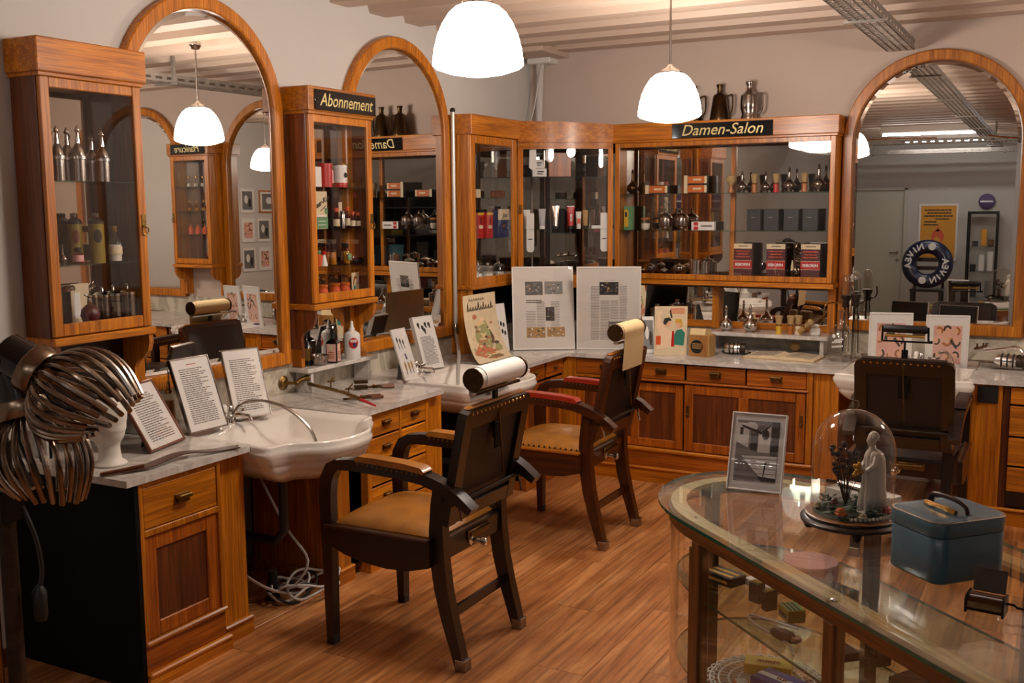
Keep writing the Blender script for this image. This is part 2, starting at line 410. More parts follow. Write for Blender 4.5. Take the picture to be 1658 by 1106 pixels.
# ------------------------------------------------------------ pendant lamps
def pendant(loc, label):
    t = thing('pendant_lamp', label, 'lamp', loc, group='white glass pendant lamps')   # loc: bottom rim centre
    r = .156
    pr = [(.0, -.034), (.05, -.031), (.10, -.022), (.145, -.007), (r, 0.004), (r, .016), (.150, .06), (.138, .105), (.12, .145), (.098, .178), (.075, .198), (.055, .206), (.03, .208), (.0, .208)]
    MB().lathe(pr, n=40).build('shade', 'lamp_glass', t, world=False, sharp=70)
    MB().lathe([(.056, .2045), (.058, .212), (.045, .224), (.02, .236), (.009, .25)], n=20).build('gallery', 'chrome', t, world=False)
    h = ZC+.075-loc[2]
    MB().tube([(0, 0, .235), (0, 0, h-.05)], .0055, 8).build('rod', 'steel', t, world=False)
    MB().lathe([(.008, h-.082), (.026, h-.078), (.038, h-.060), (.040, h-.045), (.032, h-.030), (.012, h-.024), (.012, h)], n=20).build('ceiling_rose', 'chrome', t, world=False)
    return t
l0 = pendant((-1.835, 3.179, 2.182), 'large white glass pendant lamp hanging closest, cut by the top of the picture')
dup(l0, (-1.796, 5.002, 2.145), 0, 'white glass pendant lamp hanging on a long rod before the salon sign')
dup(l0, (0.93, 5.05, 2.14), 0, 'white glass pendant lamp seen only in the large arched mirror')
# fluorescent battens at the rear of the shop
for k, (xx, yy) in enumerate([(-1.6, -1.2), (.9, -1.2), (-1.6, -3.0), (.9, -3.0)]):
    t = thing('tube_light', ['fluorescent tube light on the rear ceiling by the side wall', 'fluorescent tube light on the rear ceiling over the aisle', 'fluorescent tube light nearest the cream door', 'fluorescent tube light in the far rear corner'][k], 'light', (xx, yy, 2.64), group='rear tube lights')
    MB().box(xx-.62, xx+.62, yy-.03, yy+.03, 2.67, ZC, .005).build('batten', 'white_frame', t)
    MB().lathe([(.013, -.6), (.013, .6)], xx, yy, 2.645, 10, axis=0).build('tube', 'tube_glow', t)

# ------------------------------------------------------------ cable trays
def tray(name, p0, p1, w, z, label):
    """Perforated channel along y (or x) made of strips and rungs."""
    alongy = abs(p1[1]-p0[1]) > abs(p1[0]-p0[0])
    t = thing(name, label, 'cable tray', (p0[0], p0[1], z))
    a, b = (p0[1], p1[1]) if alongy else (p0[0], p1[0])
    c = p0[0] if alongy else p0[1]
    mb = MB()
    def bx(u0, u1, v0, v1, z0, z1):
        if alongy: mb.box(u0, u1, v0, v1, z0, z1)
        else: mb.box(v0, v1, u0, u1, z0, z1)
    for k in range(5):
        u = c+w*(k/4-.5); bx(u-.006, u+.006, a, b, z, z+.002)
    n = int((b-a)/.05)
    for k in range(n+1):
        v = a+(b-a)*k/n; bx(c-w/2, c+w/2, v-.011, v+.011, z, z+.002)
    for sgn in (-1, 1):
        u = c+sgn*w/2
        bx(u-.0015, u+.0015, a, b, z, z+.018); bx(u-.0015, u+.0015, a, b, z+.036, z+.06)
        for k in range(0, n+1, 2):
            v = a+(b-a)*k/n; bx(u-.0015, u+.0015, v-.02, v+.02, z+.018, z+.036)
    mb.build('channel', 'galvanised', t)
    m = max(2, int((b-a)/1.6))
    for k in range(m):
        v = a+(b-a)*(k+.35)/m; hb = MB()
        if alongy: hb.box(c-w/2-.02, c-w/2+.0, v-.012, v+.012, z-.004, ZC+.05).box(c-w/2-.03, c+w/2+.03, v-.014, v+.014, z-.012, z-.001)
        else: hb.box(v-.012, v+.012, c-w/2-.02, c-w/2, z-.004, ZC+.05).box(v-.014, v+.014, c-w/2-.03, c+w/2+.03, z-.012, z-.001)
        hb.build('hanger', 'galvanised', t)
    return t
tray('cable_tray', (-.96, -4.2), (-.96, 6.66), .15, 2.605, 'perforated steel cable tray running along the ceiling to the arched mirror')
tray('cable_tray', (-3.3, -.9), (2.2, -.9), .16, 2.50, 'steel cable tray crossing the rear ceiling')
tray('cable_tray', (-3.3, -3.4), (2.2, -3.4), .16, 2.50, 'steel cable tray crossing the ceiling close to the rear wall')
for k, (a, b) in enumerate([((-.9, -.8, 2.57), (.2, -.4, 2.74)), ((-.9, -2.4, 2.66), (-.1, -2.0, 2.74)), ((-1.5, -.9, 2.57), (-2.6, -.88, 2.565))]):
    mid = ((a[0]+b[0])/2, (a[1]+b[1])/2, min(a[2], b[2])-.05 if k < 2 else 2.58)
    tag(MB().tube(spline([a, mid, b], 8), .008, 6).build('orange_cable', 'orange'), ['orange cable looping from the ceiling tray in the mirror', 'orange cable hanging close to the rear wall', 'orange cable lying along the crossing tray'][k], 'cable', 'orange cables')

# ------------------------------------------------------------ fitted furniture helpers
class Wall:
    """u runs along the wall, d is the distance out of it."""
    def __init__(s, side): s.side = side; s.h = 'y' if side == 'L' else 'x'; s.n = 'x' if side == 'L' else 'y'
    def p(s, u, d, z): return (XL+d, u, z) if s.side == 'L' else (u, YB-d, z)
    def bx(s, mb, u0, u1, d0, d1, z0, z1, c=0., mi=0):
        if s.side == 'L': return mb.box(XL+d0, XL+d1, u0, u1, z0, z1, c, mi)
        return mb.box(u0, u1, YB-d1, YB-d0, z0, z1, c, mi)
    def face(s): return (PI/2, 0, PI/2) if s.side == 'L' else (PI/2, 0, 0)
LW, BW = Wall('L'), Wall('B')
def frame4(w, u0, u1, z0, z1, d0, d1, st, rt=None, rb=None, c=.003):
    rt = rt or st; rb = rb or st
    mb = MB()
    w.bx(mb, u0, u0+st, d0, d1, z0, z1, c); w.bx(mb, u1-st, u1, d0, d1, z0, z1, c)
    w.bx(mb, u0+st, u1-st, d0, d1-.002, z1-rt, z1, c); w.bx(mb, u0+st, u1-st, d0, d1-.002, z0, z0+rb, c)
    return mb
def pane(w, u0, u1, z0, z1, d, parent, mat='pane', name='pane', th=.003):
    mb = MB(); w.bx(mb, u0, u1, d, d+th, z0, z1)
    return mb.build(name, mat, parent)
def lock(w, u, z, d, parent):
    mb = MB(); w.bx(mb, u-.012, u+.012, d, d+.003, z-.002, z+.05, .001)
    c = w.p(u, d+.008, z-.012)
    pts = []
    for k in range(12):
        a = 2*PI*k/12
        pts.append((c[0], c[1]+.016*math.cos(a), c[2]+.018*math.sin(a)) if w.side == 'L' else (c[0]+.016*math.cos(a), c[1], c[2]+.018*math.sin(a)))
    mb.tube(pts, .003, 6, closed=True)
    return mb.build('lock', 'old_brass', parent)
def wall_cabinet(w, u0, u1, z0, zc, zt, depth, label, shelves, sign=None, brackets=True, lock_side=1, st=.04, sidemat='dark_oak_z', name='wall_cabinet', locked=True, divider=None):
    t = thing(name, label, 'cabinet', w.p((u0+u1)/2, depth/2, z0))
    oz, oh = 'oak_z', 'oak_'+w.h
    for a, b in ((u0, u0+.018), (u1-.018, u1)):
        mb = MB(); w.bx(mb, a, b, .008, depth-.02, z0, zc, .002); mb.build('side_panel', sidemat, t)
    mb = MB(); w.bx(mb, u0+.018, u1-.018, .008, depth-.02, zc-.02, zc); w.bx(mb, u0+.018, u1-.018, .008, depth-.02, z0, z0+.03); mb.build('carcass_board', oh, t)
    mb = MB(); w.bx(mb, u0+.018, u1-.018, .008, .013, z0+.03, zc-.02); mb.build('back_mirror', 'old_mirror', t)
    # door
    d0, d1 = depth-.019, depth
    do = frame4(w, u0+.004, u1-.004, z0+.018, zc-.002, d0, d1, st, st*.95, st*1.15).build('door', oz, t)
    pane(w, u0+st, u1-st, z0+.05, zc-.03, d0+.008, do)
    if locked: lock(w, (u1-.02) if lock_side > 0 else (u0+.02), z0+.43*(zc-z0), d1, do)
    if divider:
        mb = MB(); w.bx(mb, divider-.016, divider+.016, .01, .03, z0+.03, zc-.02, .002); mb.build('divider', oz, t)
    mb = MB(); w.bx(mb, u0-.008, u1+.008, .0, depth+.012, z0-.016, z0+.014, .004); mb.build('bottom_moulding', oh, t)
    mb = MB(); w.bx(mb, u0-.015, u1+.015, .002, depth+.018, zc+.012, zt, .004); w.bx(mb, u0-.006, u1+.006, .002, depth+.009, zc-.002, zc+.012, .002); cr = mb.build('crown', oh, t)
    for z in shelves:
        mb = MB(); w.bx(mb, u0+.02, u1-.02, .016, depth-.028, z-.006, z); mb.build('shelf', 'shelf_glass', t)
    if sign:
        su0, su1, sz0, sz1, body, size, rot = sign
        mb = MB(); w.bx(mb, su0, su1, depth+.0175, depth+.026, sz0, sz1, .003)
        for u in (su0+.012, su1-.012): mb.lathe([(.004, 0), (.003, .003)], *w.p(u, depth+.026, (sz0+sz1)/2), 8, axis=0 if w.side == 'L' else 1)
        sg = mb.build('sign', 'black_gloss', t); tag(sg, 'black glass sign with gilt lettering')
        text('lettering', body, size, 'sign_gold', sg, w.p((su0+su1)/2, depth+.0265, (sz0+sz1)/2), w.face(), shear=.28, bold=.0004, stretch=rot)
    if brackets:
        for a, b in ((u0+.002, u0+.024), (u1-.024, u1-.002)):
            pr = [(0, z0-.016), (depth, z0-.016), (depth+.002, z0-.05), (depth-.01, z0-.085), (depth-.04, z0-.115), (.085, z0-.135), (.075, z0-.16), (.08, z0-.26), (.0, z0-.26)]
            mb = MB()
            if w.side == 'L': mb.prism([(XL+d, z) for d, z in pr], 1, a, b)
            else: mb.prism([(YB-d, z) for d, z in pr], 0, a, b)
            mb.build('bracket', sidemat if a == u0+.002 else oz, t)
    return t
def arch_pts(hw, zb, zt, n=28):
    r = hw; zs = zt-r
    return [(-hw, zb), (-hw, zs)]+[(-r*math.cos(PI*k/n), zs+r*math.sin(PI*k/n)) for k in range(1, n)]+[(hw, zs), (hw, zb)]
def arched_mirror(w, uc, hw, zb, zt, label, fw=.062, depth=.045, toe=0., nod=0.):
    t = thing('arched_mirror', label, 'mirror', w.p(uc, 0, zb))
    o = arch_pts(hw, zb, zt); i = arch_pts(hw-fw, zb+fw*1.05, zt-fw)
    n = len(o); mb = MB()
    def add_strip(A, da, B, db, smooth=True):
        vs = [w.p(uc+p[0], da, p[1]) for p in A]+[w.p(uc+p[0], db, p[1]) for p in B]
        mb.add(vs, [(k, (k+1) % n, n+(k+1) % n, n+k) for k in range(n)], 0, smooth)
    oi = arch_pts(hw-.006, zb+.006, zt-.006); ii = arch_pts(hw-fw+.006, zb+fw*1.05-.006, zt-fw+.006)
    add_strip(o, .0, o, depth-.006); add_strip(o, depth-.006, oi, depth); add_strip(oi, depth, ii, depth); add_strip(ii, depth, i, depth-.006); add_strip(i, depth-.006, i, .012); add_strip(i, .012, o, .0)
    mb.build('frame', 'oak_z', t, sharp=30)
    # silvered plate with a bevelled edge; it may stand a touch out of parallel in the rebate
    a = arch_pts(hw-fw, zb+fw*1.05, zt-fw); b = arch_pts(hw-fw-.028, zb+fw*1.05+.028, zt-fw-.028)
    zm = (zb+zt)/2
    def pl(p, d): return w.p(uc+p[0], d+p[0]*math.tan(toe)+(p[1]-zm)*math.tan(nod), p[1])
    mb = MB(); mb.add([pl(p, .022) for p in b], [tuple(range(n))]); mb.build('plate', 'mirror', t)
    mb = MB(); vs = [pl(p, .0175) for p in a]+[pl(p, .022) for p in b]
    mb.add(vs, [(k, (k+1) % n, n+(k+1) % n, n+k) for k in range(n)]); mb.build('bevelled_edge', 'mirror', t)
    return t
def bar_handle(w, u, z, d, parent, mat='old_brass', s=1.):
    mb = MB(); w.bx(mb, u-.026*s, u+.026*s, d, d+.004, z-.014*s, z+.014*s, .001)
    w.bx(mb, u-.024*s, u+.024*s, d+.004, d+.022*s, z+.002, z+.013*s, .003); w.bx(mb, u-.020*s, u+.020*s, d+.004, d+.016*s, z-.010*s, z+.002, .003)
    return mb.build('handle', mat, parent)
def drawer(w, u0, u1, z0, z1, d, parent, mat, hs=1., handle=True):
    mb = MB(); w.bx(mb, u0+.002, u1-.002, d-.016, d, z0+.002, z1-.002, .003)
    o = mb.build('drawer', mat, parent)
    if handle: bar_handle(w, (u0+u1)/2, (z0+z1)/2, d, o, s=hs)
    return o
def panel_door(w, u0, u1, z0, z1, d, parent, mat, pmat, st=.05, mid=None):
    o = frame4(w, u0+.002, u1-.002, z0+.002, z1-.002, d-.018, d, st).build('door', mat, parent)
    segs = [(u0+st, u1-st)]
    if mid:
        mb = MB(); w.bx(mb, mid-st*.55, mid+st*.55, d-.018, d-.001, z0+st, z1-st, .003); mb.build('mullion', mat, o)
        segs = [(u0+st, mid-st*.55), (mid+st*.55, u1-st)]
    for a, b in segs:
        mb = MB(); w.bx(mb, a-.004, b+.004, d-.016, d-.009, z0+st-.004, z1-st+.004); mb.build('panel', pmat, o)
    return o

# ------------------------------------------------------------ glazed wall cabinets
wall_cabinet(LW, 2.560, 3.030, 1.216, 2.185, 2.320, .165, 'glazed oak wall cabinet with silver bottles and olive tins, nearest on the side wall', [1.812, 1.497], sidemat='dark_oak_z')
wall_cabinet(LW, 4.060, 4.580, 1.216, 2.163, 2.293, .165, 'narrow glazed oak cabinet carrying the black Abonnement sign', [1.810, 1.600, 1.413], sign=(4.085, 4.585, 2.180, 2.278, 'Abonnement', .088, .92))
wall_cabinet(BW, -2.735, -1.290, 1.205, 2.122, 2.244, .190, 'wide glazed oak cabinet carrying the black Damen-Salon sign', [1.785, 1.545], sign=(-2.326, -1.672, 2.135, 2.228, 'Damen-Salon', .098, 1.0), brackets=False, st=.032, locked=False, divider=-1.97, sidemat='oak_z', name='display_cabinet')
wall_cabinet(BW, -.215, .255, 1.216, 2.163, 2.270, .190, 'glazed oak cabinet with a Manicure sign, seen in the nearest mirror', [1.900, 1.690, 1.49], sign=(-.205, .21, 2.175, 2.262, 'Manicure', .085, .95), sidemat='oak_z')
# corner cabinet: short straight door on the side wall, then a bowed door across the corner
cc = thing('corner_cabinet', 'oak corner cabinet with bowed glass door beside the tall steel pipe', 'cabinet', (-3.3, 6.3, 1.2))
A_, B_ = Vector((-3.295, 6.222)), Vector((-2.745, 6.548))
def bow(t, off=0.):
    d = B_-A_; n = Vector((d.y, -d.x)).normalized(); bulge = .060*(1-(2*t-1)**2)
    q = A_+d*t+n*(bulge+off); return (q.x, q.y)
NB = 16
def bowed(z0, z1, o0, o1, t0=0., t1=1., zt1=None):
    mb = MB(); outer = [bow(t0+(t1-t0)*k/NB, o1) for k in range(NB+1)]; inner = [bow(t0+(t1-t0)*k/NB, o0) for k in range(NB+1)]
    n = NB+1
    tz = lambda k: z1 if zt1 is None else z1+(zt1-z1)*k/NB
    vs = [(x, y, z0) for x, y in outer]+[(x, y, tz(k)) for k, (x, y) in enumerate(outer)]+[(x, y, z0) for x, y in inner]+[(x, y, tz(k)) for k, (x, y) in enumerate(inner)]
    fs = []
    for k in range(NB):
        fs += [(k, k+1, n+k+1, n+k), (2*n+k+1, 2*n+k, 3*n+k, 3*n+k+1), (n+k, n+k+1, 3*n+k+1, 3*n+k), (k+1, k, 2*n+k, 2*n+k+1)]
    fs += [(0, n, 3*n, 2*n), (n-1, 3*n-1, 4*n-1, 2*n-1)]
    return mb.add(vs, fs, 0, True)
mb = MB(); LW.bx(mb, 5.585, 6.235, .002, .185, 2.150, 2.272, .003); mb.build('crown', 'oak_y', cc)
bowed(2.128, 2.270, -.10, .018, zt1=2.246).build('crown', 'oak_x', cc)
mb = MB(); LW.bx(mb, 5.592, 5.610, .008, .16, 1.205, 2.15, .002); mb.build('side_panel', 'oak_z', cc)
do = frame4(LW, 5.600, 6.210, 1.215, 2.148, .147, .167, .06, .05, .05).build('door', 'oak_z', cc); pane(LW, 5.65, 6.16, 1.25, 2.11, .155, do)
mb = MB(); LW.bx(mb, 5.585, 6.225, 0, .175, 1.19, 1.217, .004); mb.build('bottom_moulding', 'oak_y', cc)
bowed(1.165, 1.205, -.12, .014).build('bottom_moulding', 'oak_x', cc)
bd = bowed(2.085, 2.128, -.019, 0).build('door', 'oak_x', cc)
bowed(1.205, 1.25, -.019, 0).build('rail', 'oak_x', bd)
for a, b in ((0., .055), (.945, 1.)): bowed(1.25, 2.085, -.019, .001, a, b).build('stile', 'oak_z', bd)
bowed(1.25, 2.085, -.011, -.008, .05, .95).build('pane', 'pane', bd)
cx_, cy_ = bow(.03); lk = MB().box(cx_-.008, cx_+.008, cy_-.012, cy_+.0, 1.66, 1.72, .001).build('lock', 'old_brass', bd)
MB().add([(-3.445, 5.61, 1.215), (-3.445, 6.72, 1.215), (-2.75, 6.72, 1.215), (-2.75, 6.55, 1.215)]+[bow(1-k/8, -.02)+(1.215,) for k in range(9)]+[(-3.30, 5.61, 1.215)], [tuple(range(14))]).build('bottom_board', 'oak_y', cc)
MB().add([(-3.445, 5.61, 2.14), (-3.445, 6.72, 2.14), (-2.75, 6.72, 2.14)]+[bow(1-k/8, -.02)+(2.14,) for k in range(9)]+[(-3.30, 5.61, 2.14)], [tuple(range(13))]).build('top_board', 'dark_oak_y', cc)
mb = MB(); LW.bx(mb, 5.61, 6.72, .006, .011, 1.22, 2.13); BW.bx(mb, -3.44, -2.75, .006, .011, 1.22, 2.13); mb.build('back_mirror', 'old_mirror', cc)
for z in (1.764, 1.506):
    mb = MB(); LW.bx(mb, 5.615, 6.23, .016, .142, z-.006, z); mb.build('shelf', 'shelf_glass', cc)
for z in (1.905, 1.556):
    pts = [(-3.44, 6.24, z), (-3.44, 6.72, z), (-2.76, 6.72, z)]+[bow(.97-.94*k/8, -.03)+(z,) for k in range(9)]
    n = len(pts); MB().add(pts+[(p[0], p[1], z-.006) for p in pts], [tuple(range(n)), tuple(range(n, 2*n))]+[(k, (k+1) % n, n+(k+1) % n, n+k) for k in range(n)]).build('shelf', 'shelf_glass', cc)
mb = MB(); LW.bx(mb, 5.60, 5.64, 0, .15, .785, 1.19, .003); mb.build('leg_panel', 'oak_z', cc)
mb = MB(); BW.bx(mb, -2.79, -2.74, 0, .18, .785, 1.19, .003); mb.build('leg_panel', 'oak_z', cc)
mb = MB(); LW.bx(mb, 5.64, 6.6, .0, .02, .90, 1.19); BW.bx(mb, -3.3, -2.79, 0, .02, .9, 1.19); mb.build('lower_back', 'walnut_y', cc)

# lower bays under the wide cabinet with mirror panels and a marble shelf
lb = thing('mirror_backed_stand', 'mirror backed oak stand below the wide cabinet holding a marble shelf', 'stand', (-1.9, 6.7, .90))
for u in (-2.71, -2.06, -1.315):
    mb = MB(); BW.bx(mb, u-.022, u+.022, .0, .075, .785 if u < -2.6 else .90, 1.19, .003); mb.build('post', 'oak_z', lb)
for a, b in ((-2.688, -2.082), (-2.038, -1.337)):
    mb = MB(); BW.bx(mb, a, b, .012, .018, .93, 1.165); mb.build('mirror_panel', 'mirror', lb)
    mb = MB(); BW.bx(mb, a, b, .0, .035, .90, .945, .003); mb.build('rail', 'oak_x', lb)
sh = thing('marble_shelf', 'narrow grey marble shelf with shaving brushes below the wide cabinet', 'shelf', (-1.68, 6.5, .78))
mb = MB(); BW.bx(mb, -2.05, -1.295, .0, .27, .876, .900, .003); mb.build('slab', 'marble', sh)
for u in (-2.03, -1.33):
    mb = MB(); BW.bx(mb, u-.012, u+.012, .02, .25, .78, .876, .002); mb.build('support', 'marble', sh)
# stand and marble shelf under the Abonnement cabinet
st = thing('mirror_backed_stand', 'oak stand with small mirror under the Abonnement cabinet', 'stand', (-3.44, 4.32, .93))
for u in (4.075, 4.555):
    mb = MB(); LW.bx(mb, u-.014, u+.014, .0, .075, .907, 1.0, .003); mb.build('post', 'oak_z', st)
mb = MB(); LW.bx(mb, 4.10, 4.53, .012, .018, .93, 1.19); mb.build('mirror_panel', 'mirror', st)
mb = MB(); LW.bx(mb, 4.54, 4.575, .075, .10, .907, .935, .002); mb.build('foot_block', 'oak_y', st)
sh = thing('marble_shelf', 'short white marble shelf carrying lotion bottles under the Abonnement cabinet', 'shelf', (-3.35, 4.25, .78))
mb = MB(); LW.bx(mb, 4.035, 4.63, .0, .135, .885, .907, .003); mb.build('slab', 'marble', sh)
for u in (4.085, 4.57):
    mb = MB(); LW.bx(mb, u-.010, u+.010, .02, .12, .78, .885, .002); mb.build('support', 'marble', sh)
sh = thing('marble_shelf', 'marble shelf under the nearest glazed cabinet, behind the wig dryer', 'shelf', (-3.35, 2.8, .78))
mb = MB(); LW.bx(mb, 2.50, 3.04, .0, .135, .885, .907, .003); mb.build('slab', 'marble', sh)
for u in (2.54, 2.99):
    mb = MB(); LW.bx(mb, u-.010, u+.010, .02, .12, .78, .885, .002); mb.build('support', 'marble', sh)
mb = MB(); LW.bx(mb, 2.585, 3.005, .0, .012, .908, 1.20); tag(mb.build('back_board', 'walnut_y'), 'dark wooden back board under the nearest glazed cabinet', 'board')

# ------------------------------------------------------------ mirrors
arched_mirror(LW, 3.526, .497, .930, 2.635, 'arched oak mirror nearest the viewer between the two narrow cabinets', toe=.022)
arched_mirror(LW, 5.040, .524, .905, 2.660, 'arched oak mirror between the Abonnement cabinet and the corner', toe=.028)
arched_mirror(BW, -.753, .530, .925, 2.606, 'large arched oak mirror reflecting the rear door', nod=-.0020, toe=-.006)
arched_mirror(BW, .80, .50, .925, 2.62, 'arched oak mirror beyond the Manicure cabinet')
# marble splashbacks
for k, (w, a, b, lab) in enumerate([(LW, 2.44, 6.72, 'veined marble splashback along the side wall'), (BW, -3.43, 2.3, 'veined marble splashback along the far wall')]):
    mb = MB(); w.bx(mb, a, b, 0, .012, .78, .928); struct(mb.build('trim_%d' % (k+2), 'splash_marble'), lab)

# ------------------------------------------------------------ base cabinets
DF = .62        # front face distance from the left wall
def plinth(w, u0, u1, d, parent, h=.075, mat=None):
    mb = MB(); w.bx(mb, u0, u1, .1, d, 0, h-.018); w.bx(mb, u0, u1, d-.02, d+.006, h-.018, h, .006); return mb.build('plinth', mat or 'oak_'+w.h, parent)
ba = thing('base_cabinet', 'oak base cabinet with one drawer and panelled door, nearest under the counter', 'cabinet', (-3.1, 2.7, 0))
mb = MB(); LW.bx(mb, 2.47, 2.488, .0, DF+.02, 0.0, .755); mb.build('end_panel', 'shaded_stain', ba)  # dark panel; the shade on it is put into its near-black colour
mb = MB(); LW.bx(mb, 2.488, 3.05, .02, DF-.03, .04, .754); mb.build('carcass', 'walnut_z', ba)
mb = MB(); LW.bx(mb, 2.488, 2.508, DF-.03, DF+.02, .17, .754, .002); LW.bx(mb, 2.868, 2.885, DF-.03, DF+.02, .17, .754, .002); LW.bx(mb, 2.508, 2.868, DF-.03, DF+.018, .735, .754, .002); LW.bx(mb, 2.508, 2.868, DF-.03, DF+.02, .555, .580, .003); mb.build('face_frame', 'oak_z', ba)
drawer(LW, 2.508, 2.868, .580, .735, DF+.016, ba, 'oak_y', 1.3)
panel_door(LW, 2.508, 2.868, .175, .555, DF+.012, ba, 'red_oak_z', 'dark_oak_z', .055)
mb = MB(); LW.bx(mb, 2.488, 2.895, DF-.03, DF+.026, .155, .175, .006); mb.build('moulding', 'oak_y', ba)
mb = MB(); LW.bx(mb, 2.488, 2.885, DF-.03, DF+.016, .05, .155); mb.build('apron', 'red_oak_y', ba)
plinth(LW, 2.488, 2.90, DF+.034, ba, .062)
mb = MB(); LW.bx(mb, 2.885, 3.055, .1, DF-.022, 0, .754, .002); mb.build('pilaster', 'oak_z', ba)
plinth(LW, 2.90, 3.065, DF-.006, ba, .075)
bb = thing('base_cabinet', 'oak base cabinet with small drawers between the two side wall basins', 'cabinet', (-3.1, 4.1, 0))
mb = MB(); LW.bx(mb, 3.72, 4.50, .02, DF-.03, .04, .752); mb.build('carcass', 'walnut_z', bb)
mb = MB(); LW.bx(mb, 3.640, 3.735, .1, DF-.02, 0, .655, .002); mb.build('pilaster', 'oak_z', bb); plinth(LW, 3.63, 3.745, DF-.006, bb, .075)
mb = MB(); LW.bx(mb, 4.365, 4.525, .1, DF-.015, 0, .752, .002); mb.build('pilaster', 'oak_z', bb); plinth(LW, 4.37, 4.535, DF, bb, .075)
mb = MB()
for a, b in ((3.835, 3.868), (4.104, 4.122), (4.338, 4.368)): LW.bx(mb, a, b, DF-.03, DF+.012, .08, .752, .002)
mb.build('face_frame', 'oak_z', bb)
mb = MB(); LW.bx(mb, 3.725, 3.835, DF-.06, DF-.03, .06, .752); mb.build('recess_panel', 'walnut_z', bb)
for z0, z1 in ((.640, .748), (.522, .634), (.404, .516), (.286, .398), (.10, .280)): drawer(LW, 3.868, 4.104, z0, z1, DF+.010, bb, 'oak_y', 1.1)
for z0, z1 in ((.640, .748), (.478, .634), (.30, .472), (.10, .294)): drawer(LW, 4.122, 4.338, z0, z1, DF+.010, bb, 'oak_y', 1.1)
plinth(LW, 3.83, 4.37, DF+.020, bb, .075)
bc = thing('corner_base_cabinet', 'long oak corner base cabinet with sliding panelled doors below the wide cabinet', 'cabinet', (-2.0, 6.3, 0))
mb = MB(); LW.bx(mb, 5.42, 6.70, .02, DF-.03, .06, .752); BW.bx(mb, -2.86, -1.14, .02, .72, .06, .752); mb.build('carcass', 'walnut_z', bc)
drawer(LW, 5.44, 5.71, .648, .745, DF, bc, 'red_oak_y', .8); drawer(LW, 5.735, 5.97, .648, .745, DF, bc, 'red_oak_y', .8)
panel_door(LW, 5.44, 5.715, .13, .635, DF, bc, 'red_oak_z', 'dark_oak_z'); panel_door(LW, 5.73, 5.97, .13, .635, DF, bc, 'red_oak_z', 'dark_oak_z')
plinth(LW, 5.42, 6.02, DF+.015, bc, .1, 'red_oak_y')
DB = YB-5.99
mb = MB(); BW.bx(mb, -2.86, -2.76, DB-.03, DB, .06, .752, .002); BW.bx(mb, -1.302, -1.268, DB-.03, DB+.004, .1, .752, .002); BW.bx(mb, -2.76, -1.302, DB-.03, DB-.004, .63, .647); mb.build('face_frame', 'oak_z', bc)
for a, b in ((-2.76, -2.345), (-2.335, -2.035), (-2.025, -1.66), (-1.655, -1.304)): drawer(BW, a, b, .648, .747, DB, bc, 'red_oak_x', 1.35)
mb = MB(); BW.bx(mb, -2.40, -1.29, DB-.03, DB+.012, .632, .645, .005); mb.build('moulding', 'red_oak_x', bc)
dL = panel_door(BW, -2.76, -2.045, .215, .618, DB-.012, bc, 'red_oak_z', 'dark_oak_z', .05, mid=-2.36)
dR = panel_door(BW, -2.035, -1.305, .215, .628, DB+.004, bc, 'red_oak_z', 'dark_oak_z', .055, mid=-1.67)
for u, o, dd in ((-2.012, dR, DB+.004), (-1.328, dR, DB+.004)):
    mb = MB(); BW.bx(mb, u-.010, u+.010, dd, dd+.003, .43, .50, .001); BW.bx(mb, u-.005, u+.005, dd+.003, dd+.014, .435, .45, .002); mb.build('lock', 'old_brass', o)
mb = MB(); BW.bx(mb, -2.80, -1.26, DB-.03, DB+.018, .190, .212, .006); mb.build('moulding', 'oak_x', bc)
mb = MB(); BW.bx(mb, -2.80, -1.26, DB-.03, DB+.006, .09, .19); mb.build('apron', 'red_oak_x', bc)
plinth(BW, -2.82, -1.26, DB+.022, bc, .095)
mb = MB(); BW.bx(mb, -1.268, -1.125, .1, DB-.012, 0, .752, .002); mb.build('pilaster', 'oak_z', bc); plinth(BW, -1.268, -1.12, DB, bc, .085)
bd_ = thing('base_cabinet', 'oak base cabinet with stacked drawers and a black socket, right of the third chair', 'cabinet', (0, 6.3, 0))
mb = MB(); BW.bx(mb, -.43, .60, .02, DB-.03, .06, .752); mb.build('carcass', 'walnut_z', bd_)
mb = MB(); BW.bx(mb, -.432, -.285, .1, DB, 0, .752, .002); mb.build('pilaster', 'oak_z', bd_)
mb = MB(); BW.bx(mb, -.405, -.305, DB, DB+.012, .655, .745, .003); mb.build('socket_box', 'black', bd_)
mb = MB(); BW.bx(mb, -.285, -.25, .1, DB-.02, .0, .752, .002); mb.build('recess_panel', 'dark_oak_z', bd_)
for z0, z1 in ((.655, .748), (.485, .648), (.325, .478), (.185, .318)): drawer(BW, -.248, .12, z0, z1, DB, bd_, 'oak_x'); drawer(BW, .13, .5, z0, z1, DB, bd_, 'oak_x')
plinth(BW, -.44, .6, DB+.012, bd_, .095)

